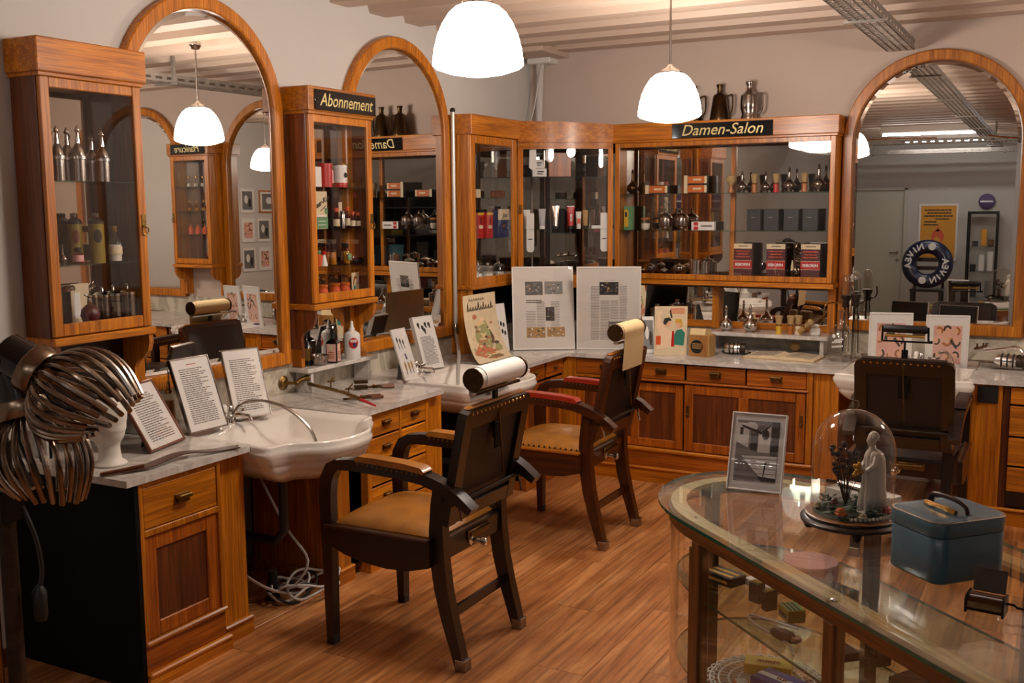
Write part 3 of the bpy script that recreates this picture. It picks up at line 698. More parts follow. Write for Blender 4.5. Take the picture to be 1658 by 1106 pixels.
# ------------------------------------------------------------ marble worktops
def slab(label, poly, z0=.755, z1=.780):
    n = len(poly); c = .004
    cx = sum(p[0] for p in poly)/n; cy = sum(p[1] for p in poly)/n
    mb = MB().prism(poly, 2, z0, z1); o = mb.build('marble_worktop', 'marble')
    bv = o.modifiers.new('edge', 'BEVEL'); bv.width = .004; bv.segments = 2
    return tag(o, label, 'worktop')
fx = XL+.65
slab('grey marble worktop holding the plaster head and text frames', [(XL+.012, 2.43), (fx, 2.43), (fx, 3.045), (XL+.25, 3.06), (XL+.25, 3.74), (XL+.012, 3.74)])
slab('grey marble worktop with curling irons between the basins', [(XL+.012, 3.745), (fx-.42, 3.745), (fx-.03, 3.74), (fx, 3.75), (fx, 4.485), (XL+.25, 4.50), (XL+.25, 5.33), (XL+.012, 5.33)])
slab('long grey marble corner worktop holding framed newspaper pages', [(XL+.012, 5.335), (XL+.25, 5.335), (fx, 5.40), (fx, 5.97), (-1.115, 5.97), (-1.13, 6.728), (XL+.012, 6.728)])
slab('grey marble worktop with clippers right of the third basin', [(-.435, 6.728), (-.435, 6.4), (-.45, 5.97), (.62, 5.97), (.62, 6.728)])

# ------------------------------------------------------------ wash basins
def basin_outline(n, k=1., dz=0.):
    """Serpentine plan: u across, v out of the wall; n points, counter-clockwise, k shrinks about the bowl centre."""
    half = [(-.345, .0), (-.345, .20), (-.345, .34), (-.356, .41), (-.364, .455), (-.350, .492), (-.305, .502), (-.255, .518), (-.215, .56), (-.175, .612), (-.12, .648), (-.06, .664), (0, .668)]
    full = half+[(-a, b) for a, b in half[-2::-1]]
    pts = spline([(a, b, 0) for a, b in full], 3)
    c = (0, .36)
    return [(c[0]+(p[0]-c[0])*k, c[1]+(p[1]-c[1])*k) for p in pts]
def basin(w, uc, d0, label, faucet=True):
    t = thing('wash_basin', label, 'basin', w.p(uc, d0, .60))
    rings = []
    for k, z in ((.40, .585), (.60, .60), (.80, .635), (.885, .662), (.92, .680), (.925, .692), (.955, .698), (.962, .712), (.985, .722), (1.0, .738), (1.0, .750), (.978, .760), (.986, .770), (.97, .778), (.945, .778), (.92, .770), (.88, .766), (.84, .750), (.76, .70), (.60, .665), (.3, .655)):
        rings.append([w.p(uc+u, d0+v, z) for u, v in basin_outline(0, k)])
    MB().loft(rings).build('bowl', 'porcelain', t, sharp=80)
    mb = MB()
    c = w.p(uc, d0+.36, .655); mb.lathe([(.0, 0), (.024, 0), (.026, .004), (.018, .006), (.016, .003), (0, .003)], *c, 16); mb.build('drain', 'chrome', t)
    mb = MB(); a = w.p(uc-.05, d0+.30, .6); b = w.p(uc-.05, d0+.25, .28); e = w.p(uc-.05, d0+.02, .28)
    mb.tube([a, (a[0], a[1], .33), b, e], .02, 10); mb.build('waste_pipe', 'dark_grey', t)
    return t
def P3(w, u, d, z): return w.p(u, d, z)
def faucet(w, uc, d0, parent, hose):
    mb = MB()
    for s in (-1, 1):
        c = w.p(uc+s*.055, d0+.07, .772)
        mb.lathe([(.016, 0), (.014, .02), (.009, .03), (.009, .045)], *c, 12)
        for k in range(3):
            a = 2*PI*k/3; mb.tube([(c[0], c[1], c[2]+.05), (c[0]+.024*math.cos(a), c[1]+.024*math.sin(a), c[2]+.055)], [.005, .007], 6)
    mb.build('tap', 'chrome', parent)
    mb = MB(); c = w.p(uc, d0+.07, .772); mb.lathe([(.022, 0), (.02, .03), (.013, .04), (.015, .07), (.01, .078)], *c, 14)
    mb.tube([c[:2]+(c[2]+.03,), w.p(uc, d0+.12, .815), w.p(uc+.01, d0+.17, .812), w.p(uc+.01, d0+.18, .79)], .009, 8)
    mb.build('mixer', 'chrome', parent)
    mb = MB(); mb.lathe([(.012, 0), (.018, .012), (.018, .05), (.010, .06)], *w.p(uc-.03, d0+.06, .80), 12); mb.build('porcelain_knob', 'porcelain', parent)
    if hose: MB().tube(spline(hose, 6), .0075, 8).build('hose', 'steel', parent)
b1 = basin(LW, 3.395, .245, 'white serpentine porcelain basin nearest the viewer')
faucet(LW, 3.36, .18, b1, [(-3.20, 3.36, .80), (-3.16, 3.38, .86), (-3.07, 3.42, .872), (-2.96, 3.45, .84), (-2.87, 3.47, .77), (-2.83, 3.475, .70)])
b2 = basin(LW, 4.94, .245, 'white serpentine porcelain basin behind the first chair')
faucet(LW, 4.83, .18, b2, None)
b3 = basin(BW, -.78, .37, 'white serpentine porcelain basin below the large arched mirror, behind the third chair')
mb = MB(); BW.bx(mb, -1.115, -.445, .004, .39, .69, .735, .008); mb.build('deck', 'porcelain', b3)
faucet(BW, -.74, .30, b3, [(-.70, 6.42, .80), (-.66, 6.40, .85), (-.60, 6.36, .86), (-.56, 6.30, .80), (-.56, 6.25, .74)])
for w, a, b, lab in ((LW, 3.06, 3.62, 'dark board below the nearest basin'), (LW, 4.53, 5.42, 'dark board below the second basin')):
    mb = MB(); w.bx(mb, a, b, .02, .035, .0, .75); w.bx(mb, a, b, .035, .05, .02, .12, .003); tag(mb.build('back_board', 'walnut_z'), lab, 'board')
# bundle of white and black cables under the first basin
cb = thing('cable_bundle', 'coiled white and black cables lying under the nearest basin', 'cable', (-2.95, 3.45, 0))
rs = random.Random(4)
for k in range(6):
    pts = []
    cx, cy, rr = -2.93+rs.uniform(-.05, .05), 3.46+rs.uniform(-.04, .05), rs.uniform(.07, .13)
    for q in range(15):
        a = 2*PI*q/14+k; pts.append((cx+rr*math.cos(a)*.8, cy+rr*math.sin(a)*1.2, .012+.012*k+.015*math.sin(3*a+k)+.008))
    MB().tube(spline(pts, 3), .006, 6).build('cable', 'cable_white' if k % 3 else 'rubber', cb)
MB().tube(spline([(-3.2, 3.2, .5), (-3.1, 3.18, .25), (-3.0, 3.25, .12), (-2.93, 3.35, .05), (-2.9, 3.45, .03)], 5), .006, 6).build('cable', 'cable_white', cb)
MB().tube(spline([(-3.3, 3.55, .6), (-3.05, 3.5, .3), (-2.92, 3.5, .15), (-2.95, 3.42, .04)], 5), .006, 6).build('cable', 'cable_white', cb)
MB().lathe([(.03, 0), (.03, .06), (.02, .09), (.02, .13)], -3.02, 3.38, 0, 12).build('valve', 'rubber', cb)

# ------------------------------------------------------------ barber chairs
def studs(mb, pts, r=.0055, mi=0):
    for p in pts: mb.ball(p, r, 6, 4, mi)
def roll_headrest(t, x, z, L, paper, hang):
    """Cylindrical head roll with paper and metal end discs; axis along local y."""
    h = thing_part('headrest', t)
    MB().lathe([(.036, -L/2), (.040, -L/2+.01), (.040, L/2-.01), (.036, L/2)], x, 0, z, 20, axis=1).build('cushion', 'tan_paper' if paper else 'white_paper', h, world=False)
    for s in (-1, 1):
        mb = MB().lathe([(.0, 0), (.043, 0), (.043, .005), (.0, .006)], x, s*(L/2+.003)-.003, z, 20, axis=1)
        studs(mb, [(x+.033*math.cos(a), s*(L/2+.007), z+.033*math.sin(a)) for a in (0, PI/2, PI, 3*PI/2)], .004)
        mb.build('end_disc', 'bronze', h, world=False)
    y0 = -L/2+.03 if hang else -L/2+.02
    if paper: path = arc(x, z, .0425, math.radians(200), math.radians(-20), 14)+[(x+.040, z-.06), (x+.030, z-.19)]
    else: path = arc(x, z, .0425, math.radians(-30), math.radians(200), 14)+[(x-.038, z-.06), (x-.028, z-.085)]
    MB().board(path, .0016, y0, L/2-.02).build('paper_sheet', 'tan_paper' if paper else 'white_paper', h, world=False)
    MB().box(x-.012, x+.012, -L/2, L/2, z-.058, z-.046, .002).build('bar', 'chrome', h, world=False)
    return h
def thing_part(name, parent):
    o = bpy.data.objects.new(name, None); COL.objects.link(o); o.parent = parent; o.empty_display_size = .02
    return o
def barber_chair(label, loc, rz, arm_mat, seat_mat, head, wood='walnut', wf=.27, wr_=.245, rodup=True, back_w=.25, studded=True):
    """Front faces local -x."""
    t = thing('barber_chair', label, 'chair', loc, rz, 'barber chairs at the stations')
    wz, wx, wy = wood+'_z', wood+'_x', wood+'_y'
    # front legs run up into the arms
    for s in (-1, 1):
        y = s*wf; y0, y1 = sorted((y-s*.0, y-s*.05))
        path = [(-.285, 0), (-.287, .15), (-.288, .35), (-.290, .50), (-.292, .60), (-.285, .665), (-.262, .712), (-.225, .735)]
        MB().board(path, [.030, .038, .046, .052, .056, .058, .052, .040], y0+.004, y1-.004).build('leg', wz, t, world=False)
        MB().box(-.303, -.267, y0+.006, y1-.006, 0, .035, .002).build('leg_cap', 'dark_grey', t, world=False)
        # rear sabre legs
        y = s*wr_; y0, y1 = sorted((y, y-s*.046))
        path = [(.296, 0), (.272, .09), (.243, .19), (.218, .30), (.204, .41), (.200, .52), (.205, .62), (.215, .70)]
        MB().board(path, [.036, .044, .052, .058, .062, .060, .052, .045], y0, y1).build('leg', wz, t, world=False)
        MB().box(.272, .318, y0-.002, y1+.002, 0, .045, .003).build('leg_cap', 'steel', t, world=False)
        # arms: flat board curving down behind the back
        ya = s*(wf-.022); y0, y1 = ya-.028, ya+.028
        path = [(-.262, .708), (-.225, .732), (-.16, .738), (-.06, .735), (.06, .732), (.16, .722), (.24, .698), (.31, .660), (.365, .622)]
        ar = MB().board(path, [.03, .04, .044, .042, .042, .044, .042, .038, .028], y0, y1).build('armrest', wx, t, world=False)
        pp = [(-.135, .758), (-.12, .766), (-.05, .765), (.08, .760), (.155, .752), (.17, .742)]
        MB().board(pp, [.012, .022, .024, .024, .022, .012], y0-.002, y1+.002).build('arm_pad', arm_mat, ar, world=False)
        mb = MB(); studs(mb, [(-.12+.022*k, yy, .748-.001*k) for k in range(13) for yy in (y0-.002, y1+.002)], .0045)
        tag(mb.build('upholstery_nails', 'old_brass', ar, world=False), kind='stuff')
    # rails
    mb = MB()
    mb.box(-.285, -.245, -wf+.05, wf-.05, .405, .480, .003); mb.build('front_rail', wy, t, world=False)
    mb = MB(); mb.box(.185, .222, -wr_+.046, wr_-.046, .405, .485, .003); mb.build('rear_rail', wy, t, world=False)
    for s in (-1, 1):
        y = s*(wf-.005)
        bot = [(-.26, .41), (-.20, .385), (-.10, .365), (0, .358), (.10, .365), (.19, .39)]
        MB().prism([(-.26, .482), (.19, .482)]+bot[::-1], 1, y-.012 if s > 0 else y-.012, y+.012).build('side_rail', wx, t, world=False)
        MB().box(-.29, .185, y-.018, y+.014, .480, .494, .004).build('seat_moulding', 'oak_x' if wood != 'walnut' else 'mahogany_x', t, world=False)
    MB().box(.222, .238, -wr_+.046, wr_-.046, .175, .215, .002).box(.225, .235, -.02, .02, .18, .21).build('stretcher', wy, t, world=False)
    # domed seat
    N = 14; vs = []; fs = []
    for i in range(N+1):
        for k in range(N+1):
            a = i/N*2-1; b = k/N*2-1
            wd = (wf-.03)+(wr_-wf)*(a+1)/2*.6
            vs.append((-.045+a*.235, b*wd, .490+.052*((1-abs(a)**3.2)*(1-abs(b)**3.2))**.6))
    for i in range(N):
        for k in range(N): fs.append((i*(N+1)+k, (i+1)*(N+1)+k, (i+1)*(N+1)+k+1, i*(N+1)+k+1))
    mb = MB(); mb.add(vs, fs, 0, True); mb.box(-.278, .188, -wr_+.015, wr_-.015, .470, .491)
    se = mb.build('seat', seat_mat, t, world=False, sharp=60)
    if studded:
        mb = MB(); studs(mb, [(-.26+.030*k, s*(wf-.022), .498) for k in range(15) for s in (-1, 1)], .006); tag(mb.build('upholstery_nails', 'bronze', se, world=False), kind='stuff')
    # reclining back
    bw = back_w
    b = thing_part('backrest', t); b.location = (.238, 0, .55); b.rotation_euler = (0, math.radians(11.5), 0)
    H = .44
    pr = [(-bw, 0), (bw, 0), (bw, H-.03), (bw-.008, H-.012), (bw-.03, H), (-bw+.03, H), (-bw+.008, H-.012), (-bw, H-.03)]
    st_ = .055
    for s in (-1, 1): MB().prism([(s*bw, 0), (s*(bw-st_), 0), (s*(bw-st_), H-.03), (s*bw, H-.03)], 0, -.018, .018).build('stile', wz, b, world=False)
    MB().prism([(-bw, H-.03), (bw, H-.03), (bw-.008, H-.010), (bw-.03, H), (-bw+.03, H), (-bw+.008, H-.010)], 0, -.018, .018).prism([(-bw+st_, H-.07), (bw-st_, H-.07), (bw-st_, H-.03), (-bw+st_, H-.03)], 0, -.018, .018).build('top_rail', wy, b, world=False)
    MB().box(-.017, .017, -bw+st_, bw-st_, 0, .06, .003).build('bottom_rail', wy, b, world=False)
    MB().box(-.006, .003, -bw+st_, bw-st_, .06, H-.07).build('rear_panel', 'black_leather', b, world=False)
    MB().box(-.020, .004, -bw+.03, bw-.03, H-.004, H+.008, .006).build('top_padding', seat_mat, b, world=False)
    N = 10; vs = []; fs = []
    for i in range(N+1):
        for k in range(N+1):
            a = i/N*2-1; c = k/N*2-1
            vs.append((-.012-.04*((1-abs(a)**3)*(1-abs(c)**3))**.6, a*(bw-.03), H*.5+.01+c*(H*.5-.03)))
    for i in range(N):
        for k in range(N): fs.append((i*(N+1)+k, (i+1)*(N+1)+k, (i+1)*(N+1)+k+1, i*(N+1)+k+1))
    MB().add(vs, fs, 0, True).build('cushion', 'dark_leather', b, world=False)
    mb = MB(); studs(mb, [(.018, -bw+.045+.030*k, H-.012) for k in range(int((2*bw-.06)/.030))], .0065); tag(mb.build('upholstery_nails', 'brass', b, world=False), kind='stuff')
    # adjusting rod across the back with chrome ends and latch
    MB().tube([(.285, -wf+.005, .640), (.285, wf-.005, .640)], .0085, 10).build('back_rod', 'patina', t, world=False)
    for s in (-1, 1):
        MB().lathe([(.012, -.012), (.016, 0), (.012, .012)], .285, s*(wf-.03), .655, 12).tube([(.285, s*(wf-.03), .655), (.30, s*(wf-.035), .60), (.305, s*(wf-.035), .575)], .0055, 6).build('latch', 'chrome', t, world=False)
    # crank knob on the rear rail
    mb = MB().lathe([(.022, 0), (.022, .006), (.010, .012), (.010, .045), (.016, .052), (.016, .068), (.008, .074)], .222, -.03, .435, 14, axis=0); mb.build('crank_knob', 'chrome', t, world=False)
    MB().box(.222, .232, -.06, .10, .44, .475, .003).tube([(.234, -.05, .46), (.238, .09, .465)], .006, 6).build('ratchet', 'old_brass', t, world=False)
    # headrest post
    MB().box(.312, .324, -.014, .014, .84, 1.03, .002).box(.322, .330, -.022, .022, .80, .90, .003).build('headrest_post', 'black_iron', t, world=False)
    MB().tube([(.335, -.005, .98), (.345, .012, .70)], .004, 6).build('release_rod', 'old_brass', t, world=False)
    if head: head(t)
    return t
def head_white(t): roll_headrest(t, .325, 1.085, .34, False, True)
def head_tan(t):
    h = roll_headrest(t, .325, 1.085, .30, True, False)
def head_frame(t):
    h = thing_part('headrest', t)
    x, z = .325, 1.10
    MB().lathe([(.016, -.095), (.019, -.09), (.019, .09), (.016, .095)], x, 0, z+.028, 14, axis=1).build('roller', 'black', h, world=False)
    MB().lathe([(.007, -.085), (.007, .085)], x, 0, z-.004, 10, axis=1).build('bar', 'gilt', h, world=False)
    MB().box(x-.006, x+.006, -.10, .10, z-.034, z-.026, .001).tube([(x, -.10, z+.04), (x, -.102, z-.03)], .005, 6).tube([(x, .10, z+.04), (x, .102, z-.03)], .005, 6).tube([(x, .10, z-.028), (x, .12, z-.028)], .007, 6).build('bracket', 'black_iron', h, world=False)
    MB().tube([(x, 0, 1.0), (x, 0, z-.03)], .005, 6).build('spindle', 'black_iron', h, world=False)
barber_chair('dark wooden barber chair with ochre leather seat and arm pads, nearest the viewer', (-2.205, 3.37, 0), 0, 'leather', 'leather', head_white, studded=False)
barber_chair('dark wooden barber chair with red arm pads and a tan paper head roll', (-2.285, 4.87, 0), 0, 'red_leather', 'leather', head_tan, wood='mahogany')
barber_chair('dark barber chair seen from behind, facing the large arched mirror', (-.665, 5.42, 0), -PI/2, 'dark_leather', 'dark_leather', head_frame, wf=.255, wr_=.22, back_w=.222)

# ------------------------------------------------------------ glass showcase counter with a rounded end
SC = thing('showcase_counter', 'oval ended glass showcase counter with pale wood rim in the foreground', 'counter', (-.922, 2.773, 0), math.atan2(-.671, .742))
SL = 2.05
def oval(off, n=26):
    """Outline in the showcase's own axes, drawn in by off."""
    a, b, cx, cy = .472-off, .355-off, -.03, .355
    e = [(cx-a*abs(math.sin(t))**.92, cy-b*math.cos(t)) for t in [PI*k/n for k in range(n+1)]]
    return [(SL, off)]+e+[(SL, .71-off)]
def strip(o0, o1, z0, z1, name, mat, parent=SC):
    A, B = oval(o0), oval(o1); n = len(A)
    vs = [p+(z0,) for p in A]+[p+(z1,) for p in A]+[p+(z0,) for p in B]+[p+(z1,) for p in B]
    fs = []
    for k in range(n-1):
        fs += [(k, k+1, n+k+1, n+k), (2*n+k+1, 2*n+k, 3*n+k, 3*n+k+1), (n+k, n+k+1, 3*n+k+1, 3*n+k), (k+1, k, 2*n+k, 2*n+k+1)]
    fs += [(0, n, 3*n, 2*n), (n-1, 3*n-1, 4*n-1, 2*n-1)]
    return MB().add(vs, fs, 0, True).build(name, mat, parent, world=False, sharp=40)
def sheet(off, z0, z1, name, mat, edge, parent=SC):
    A = oval(off); n = len(A)
    mb = MB(); mb.add([p+(z0,) for p in A]+[p+(z1,) for p in A], [tuple(range(n))[::-1], tuple(range(n, 2*n))], 0)
    mb.add([p+(z0,) for p in A]+[p+(z1,) for p in A], [(k, (k+1) % n, n+(k+1) % n, n+k) for k in range(n)], 1, True)
    return mb.build(name, [mat, edge], parent, world=False, sharp=50)
sheet(0, .790, .800, 'glass_top', 'counter_glass', 'glass_edge')
strip(.040, .088, .776, .789, 'rim', 'pale_wood_x')
strip(.034, .052, .736, .776, 'apron', 'showcase_x')
sheet(.06, .552, .560, 'shelf', 'shelf_glass', 'glass_edge')
sheet(.045, .100, .118, 'base_board', 'showcase_x', 'showcase_x')
sheet(.06, .292, .300, 'shelf', 'shelf_glass', 'glass_edge')
strip(.06, .08, .0, .100, 'kickboard', 'walnut_x')
strip(.040, .043, .118, .736, 'side_pane', 'pane')
for k, (u, v) in enumerate([(-.045, .034), (.575, .034), (1.2, .034), (1.85, .034), (-.045, .640), (.575, .640), (1.2, .640), (1.85, .640), (-.49, .335)]):
    MB().box(u, u+.040, v, v+.038, .10, .736, .003).build('post', 'showcase_z', SC, world=False)
    if k == 0: MB().box(u-.022, u-.002, v+.004, v+.03, .10, .712, .002).build('post_strip', 'showcase_z', SC, world=False)
MB().lathe([(.004, 0), (.0055, .0012), (0, .002)], -.085, .07, .789, 10).build('screw', 'black_iron', SC, world=False)
for u, v in ((.63, .025), (1.2, .025)): MB().lathe([(.009, 0), (.009, .004), (.004, .006)], u, v, .800, 12).build('glass_clip', 'chrome', SC, world=False)
def SCP(u, v, z):
    c, s = .742, -.671
    return (-.922+u*c+v*.671, 2.773+u*s+v*.742, z)
SRZ = math.atan2(-.671, .742)

# --- blue vanity case on the counter
vc = thing('vanity_case', 'blue hard vanity case with brown and gold handle on the showcase', 'case', SCP(.552, .41, .800), SRZ)
def rrect(hx, hy, r, n=6):
    out = []
    for cx, cy, a0 in ((hx-r, hy-r, 0), (-hx+r, hy-r, PI/2), (-hx+r, -hy+r, PI), (hx-r, -hy+r, 3*PI/2)):
        out += [(cx+r*math.cos(a0+PI/2*k/n), cy+r*math.sin(a0+PI/2*k/n)) for k in range(n+1)]
    return out
def rbox(hx, hy, r, zs):
    """Rounded box from (inset, z) pairs."""
    return MB().loft([[(x, y, z) for x, y in rrect(hx-i, hy-i, max(.004, r-i))] for i, z in zs])
rbox(.092, .108, .034, [(.006, 0), (0, .006), (0, .112), (.002, .114)]).build('body', 'blue_case', vc, world=False, sharp=60)
rbox(.094, .110, .036, [(.002, .115), (0, .117), (0, .150), (.002, .153), (.004, .153), (.012, .157), (.03, .158)]).build('lid', 'blue_case', vc, world=False, sharp=60)
rbox(.0945, .1105, .036, [(.001, .1505), (0, .152), (.001, .1535)]).build('trim', 'chrome', vc, world=False)
mb = MB().tube(spline([(-.06, .0, .160), (-.052, -.002, .178), (-.02, -.006, .186), (.03, -.006, .186), (.06, -.002, .176), (.066, 0, .160)], 5), .0085, 8, flat=.7); mb.build('handle', 'brown_handle', vc, world=False)
MB().tube(spline([(-.052, -.022, .161), (-.02, -.028, .165), (.02, -.03, .166), (.055, -.026, .162)], 4), [.007]*4+[.005]*5+[.007]*4, 8).build('handle_bar', 'brass', vc, world=False)

# --- glass dome with a saint figurine and dried flowers
dm = thing('glass_dome', 'glass bell dome over dried flowers on a dark turned base', 'dome', SCP(.194, .405, .800))
MB().lathe([(.0, .020), (.132, .020), (.139, .024), (.140, .032), (.132, .038), (.126, .040), (.126, .044), (.118, .048), (.0, .048)], n=44).build('base', 'walnut_x', dm, world=False)
MB().lathe([(.126, .0445), (.1285, .046), (.126, .048), (.121, .0485)], n=44).build('base_ring', 'showcase_x', dm, world=False)
for a in (.3, 1.87, 3.44, 5.01): MB().lathe([(.010, 0), (.014, .006), (.016, .018), (.012, .022)], .115*math.cos(a), .115*math.sin(a), 0, 10).build('foot', 'walnut_z', dm, world=False)
gp = [(.112, .048), (.112, .222)]+[(.112*math.cos(t), .222+.118*math.sin(t)) for t in [PI/2*k/12 for k in range(1, 13)]]
MB().lathe(gp, n=44).build('bell', 'dome_glass', dm, world=False, sharp=80)
MB().lathe([(.004, .339), (.006, .344), (.011, .354), (.008, .364), (0, .367)], n=12).build('knob', 'clear_glass', dm, world=False)
rs = random.Random(3)
MB().lathe([(0, .048), (.106, .048), (.10, .056), (.0, .060)], n=30).build('moss', 'leafage', dm, world=False)
fl_ = MB()
for k in range(170):
    a = rs.uniform(0, 6.28); r = .095*math.sqrt(rs.random()); z = .05+rs.random()*.03
    x, y = r*math.cos(a), r*math.sin(a)
    q = rs.uniform(0, 6.28); l = rs.uniform(.01, .024); ww = l*.35
    dx, dy = math.cos(q), math.sin(q)
    fl_.add([(x-dx*l, y-dy*l, z), (x-dy*ww, y+dx*ww, z+.006), (x+dx*l, y+dy*l, z+.010), (x+dy*ww, y-dx*ww, z+.004)], [(0, 1, 2, 3)])
tag(fl_.build('dried_leaves', 'leafage', dm, world=False), kind='stuff')
def flower(c, r, mat, petals=7):
    mb = MB()
    for ring, (rr, up) in enumerate(((1., 0), (.65, .35), (.35, .6))):
        for k in range(petals-ring*2):
            a = 2*PI*k/(petals-ring*2)+ring*.4
            mb.ball((c[0]+math.cos(a)*r*rr*.55, c[1]+math.sin(a)*r*rr*.55, c[2]+up*r), (r*.42, r*.42, r*.30), 7, 5)
    mb.build('flower', mat, dm, world=False)
flower((-.012, -.098, .068), .018, 'orange'); flower((.095, -.012, .066), .016, 'red'); flower((-.035, -.075, .090), .013, 'dark_red'); flower((.045, -.09, .062), .014, 'beige_wool'); flower((-.09, -.03, .062), .013, 'beige_wool')
# dried bouquet stems and buds behind the figure
mb = MB(); bb_ = MB()
for k in range(26):
    a = rs.uniform(0, 6.28); r = rs.uniform(.01, .055); top = (-.025+r*math.cos(a), .02+r*math.sin(a), rs.uniform(.13, .235))
    mb.tube([(-.02, .01, .06), ((-.02+top[0])/2, (.01+top[1])/2, top[2]*.7), top], .0012, 4); bb_.ball(top, rs.uniform(.004, .010), 6, 4)
tag(mb.build('dried_stems', 'patina', dm, world=False), kind='stuff'); tag(bb_.build('dried_buds', 'patina', dm, world=False), kind='stuff')
mb = MB(); studs(mb, [(.10*math.cos(a), .10*math.sin(a), .054) for a in [-1.4+.12*k for k in range(14)]], .006); tag(mb.build('bead_chain', 'figurine', dm, world=False), kind='stuff')

fg = thing('figurine', 'white porcelain saint figurine with gilt bouquet inside the glass dome', 'figurine', SCP(.194, .405, .848), .5)
fg.location.x += .050; fg.scale = (1.15, 1.15, 1.15)
def figure_ring(z, rx, ry, cx=0, cy=0, fold=0., n=28, ph=0.):
    return [(cx+rx*math.cos(a)*(1+fold*math.cos(7*a+ph)), cy+ry*math.sin(a)*(1+fold*math.cos(7*a+ph)), z) for a in [2*PI*k/n for k in range(n)]]
def fold_ring(z, rx, ry, cx, f, n=54, lob=9, ph=0.):
    return [(cx+rx*math.cos(a)*(1+f*math.cos(lob*a+ph+.8*math.sin(2*a))), ry*math.sin(a)*(1+f*math.cos(lob*a+ph+.8*math.sin(2*a))), z) for a in [2*PI*k/n for k in range(n)]]
MB().loft([figure_ring(z, r, r*.9) for z, r in ((0, .036), (.006, .038), (.011, .036), (.013, .030))]).build('plinth', 'figurine', fg, world=False)
MB().loft([fold_ring(z, rx, ry, cx, f, ph=z*22) for z, rx, ry, cx, f in ((.012, .030, .027, 0, .13), (.03, .028, .024, 0, .13), (.06, .025, .021, .001, .11), (.09, .023, .018, .002, .09), (.112, .0225, .0175, .002, .06), (.130, .0235, .0175, .003, .04), (.146, .0225, .0160, .003, .02), (.156, .0165, .0120, .002, .0), (.163, .0085, .0080, .000, 0), (.170, .0070, .0072, -.001, 0))]).build('robe', 'figurine', fg, world=False, sharp=80)
# mantle over shoulders and back, open at the front
vs = []; fs = []; zs = (.020, .05, .085, .115, .138, .150, .158); na = 26
for i, z in enumerate(zs):
    r = (.036, .033, .031, .030, .0285, .024, .014)[i]
    for k in range(na+1):
        a = -2.25+4.5*k/na; q = r*(1+.07*math.cos(11*a+z*40)*(1-i/7)); vs.append((.004+q*math.cos(a)*.92, q*math.sin(a)*.88, z))
for i in range(len(zs)-1):
    for k in range(na): fs.append((i*(na+1)+k, i*(na+1)+k+1, (i+1)*(na+1)+k+1, (i+1)*(na+1)+k))
o = MB().add(vs, fs, 0, True).build('mantle', 'figurine', fg, world=False, sharp=80)
sm = o.modifiers.new('thick', 'SOLIDIFY'); sm.thickness = .002
MB().loft([[(cx+rx*math.cos(a)-(nose if k == 8 else 0), ry*math.sin(a), z) for k, a in [(k, 2*PI*k/16) for k in range(16)]] for z, rx, ry, cx, nose in ((.168, .006, .006, -.001, 0), (.172, .0085, .0080, -.003, .001), (.177, .0100, .0092, -.003, .001), (.182, .0106, .0098, -.003, .003), (.188, .0108, .0100, -.002, .0015), (.195, .0100, .0096, -.001, 0), (.201, .007, .007, 0, 0), (.204, .002, .002, 0, 0))]).build('head', 'figurine', fg, world=False, sharp=80)
mb = MB()
for k in range(46):
    a = rs.uniform(-2.0, 2.0); e = rs.uniform(-.5, 1.4); mb.ball((.001+.0108*math.cos(e)*math.cos(a), .0108*math.cos(e)*math.sin(a), .189+.0125*math.sin(e)), rs.uniform(.0026, .0042), 6, 4)
mb.build('hair', 'plaster', fg, world=False)
for s_ in (-1, 1):
    MB().tube([(.004, s_*.021, .146), (-.003, s_*.027, .126), (-.018, s_*.019, .112), (-.029, s_*.007, .118)], [.0085, .009, .0075, .0035], 8).build('arm', 'figurine', fg, world=False)
mb = MB(); [mb.ball((-.033+rs.uniform(-.01, .01), rs.uniform(-.012, .012), .112+rs.uniform(-.016, .016)), rs.uniform(.003, .006), 7, 5) for _ in range(16)]; mb.build('gilt_bouquet', 'gilt', fg, world=False)

# --- clipper lying in an open white box behind the dome
wb = thing('cardboard_box', 'low open white cardboard box behind the glass dome', 'box', SCP(.02, .58, .800), SRZ+.25)
MB().box(-.10, .10, -.05, .05, 0, .004).box(-.10, .10, -.05, -.047, 0, .045).box(-.10, .10, .047, .05, 0, .045).box(-.10, -.097, -.05, .05, 0, .045).box(.097, .10, -.05, .05, 0, .045).box(-.098, .098, -.048, .048, .040, .043).build('tray', 'white_paper', wb, world=False)
cl = thing('hair_clipper', 'antique chrome hand clipper lying on the white box behind the dome', 'clipper', SCP(.0, .58, .845), SRZ+.3)
MB().box(-.07, .05, -.018, .018, 0, .018, .006).build('body', 'tin', cl, world=False)
MB().tube(spline([(-.06, .0, .02), (-.09, .0, .045), (-.05, 0, .06), (.02, 0, .045), (.06, 0, .02)], 4), .007, 8).build('handle', 'black_iron', cl, world=False)
MB().box(.045, .075, -.024, .024, .002, .010, .002).build('comb_blade', 'steel', cl, world=False)
MB().tube([(-.1, -.02, .012), (-.06, -.01, .012)], .006, 8).build('lever', 'bronze', cl, world=False)

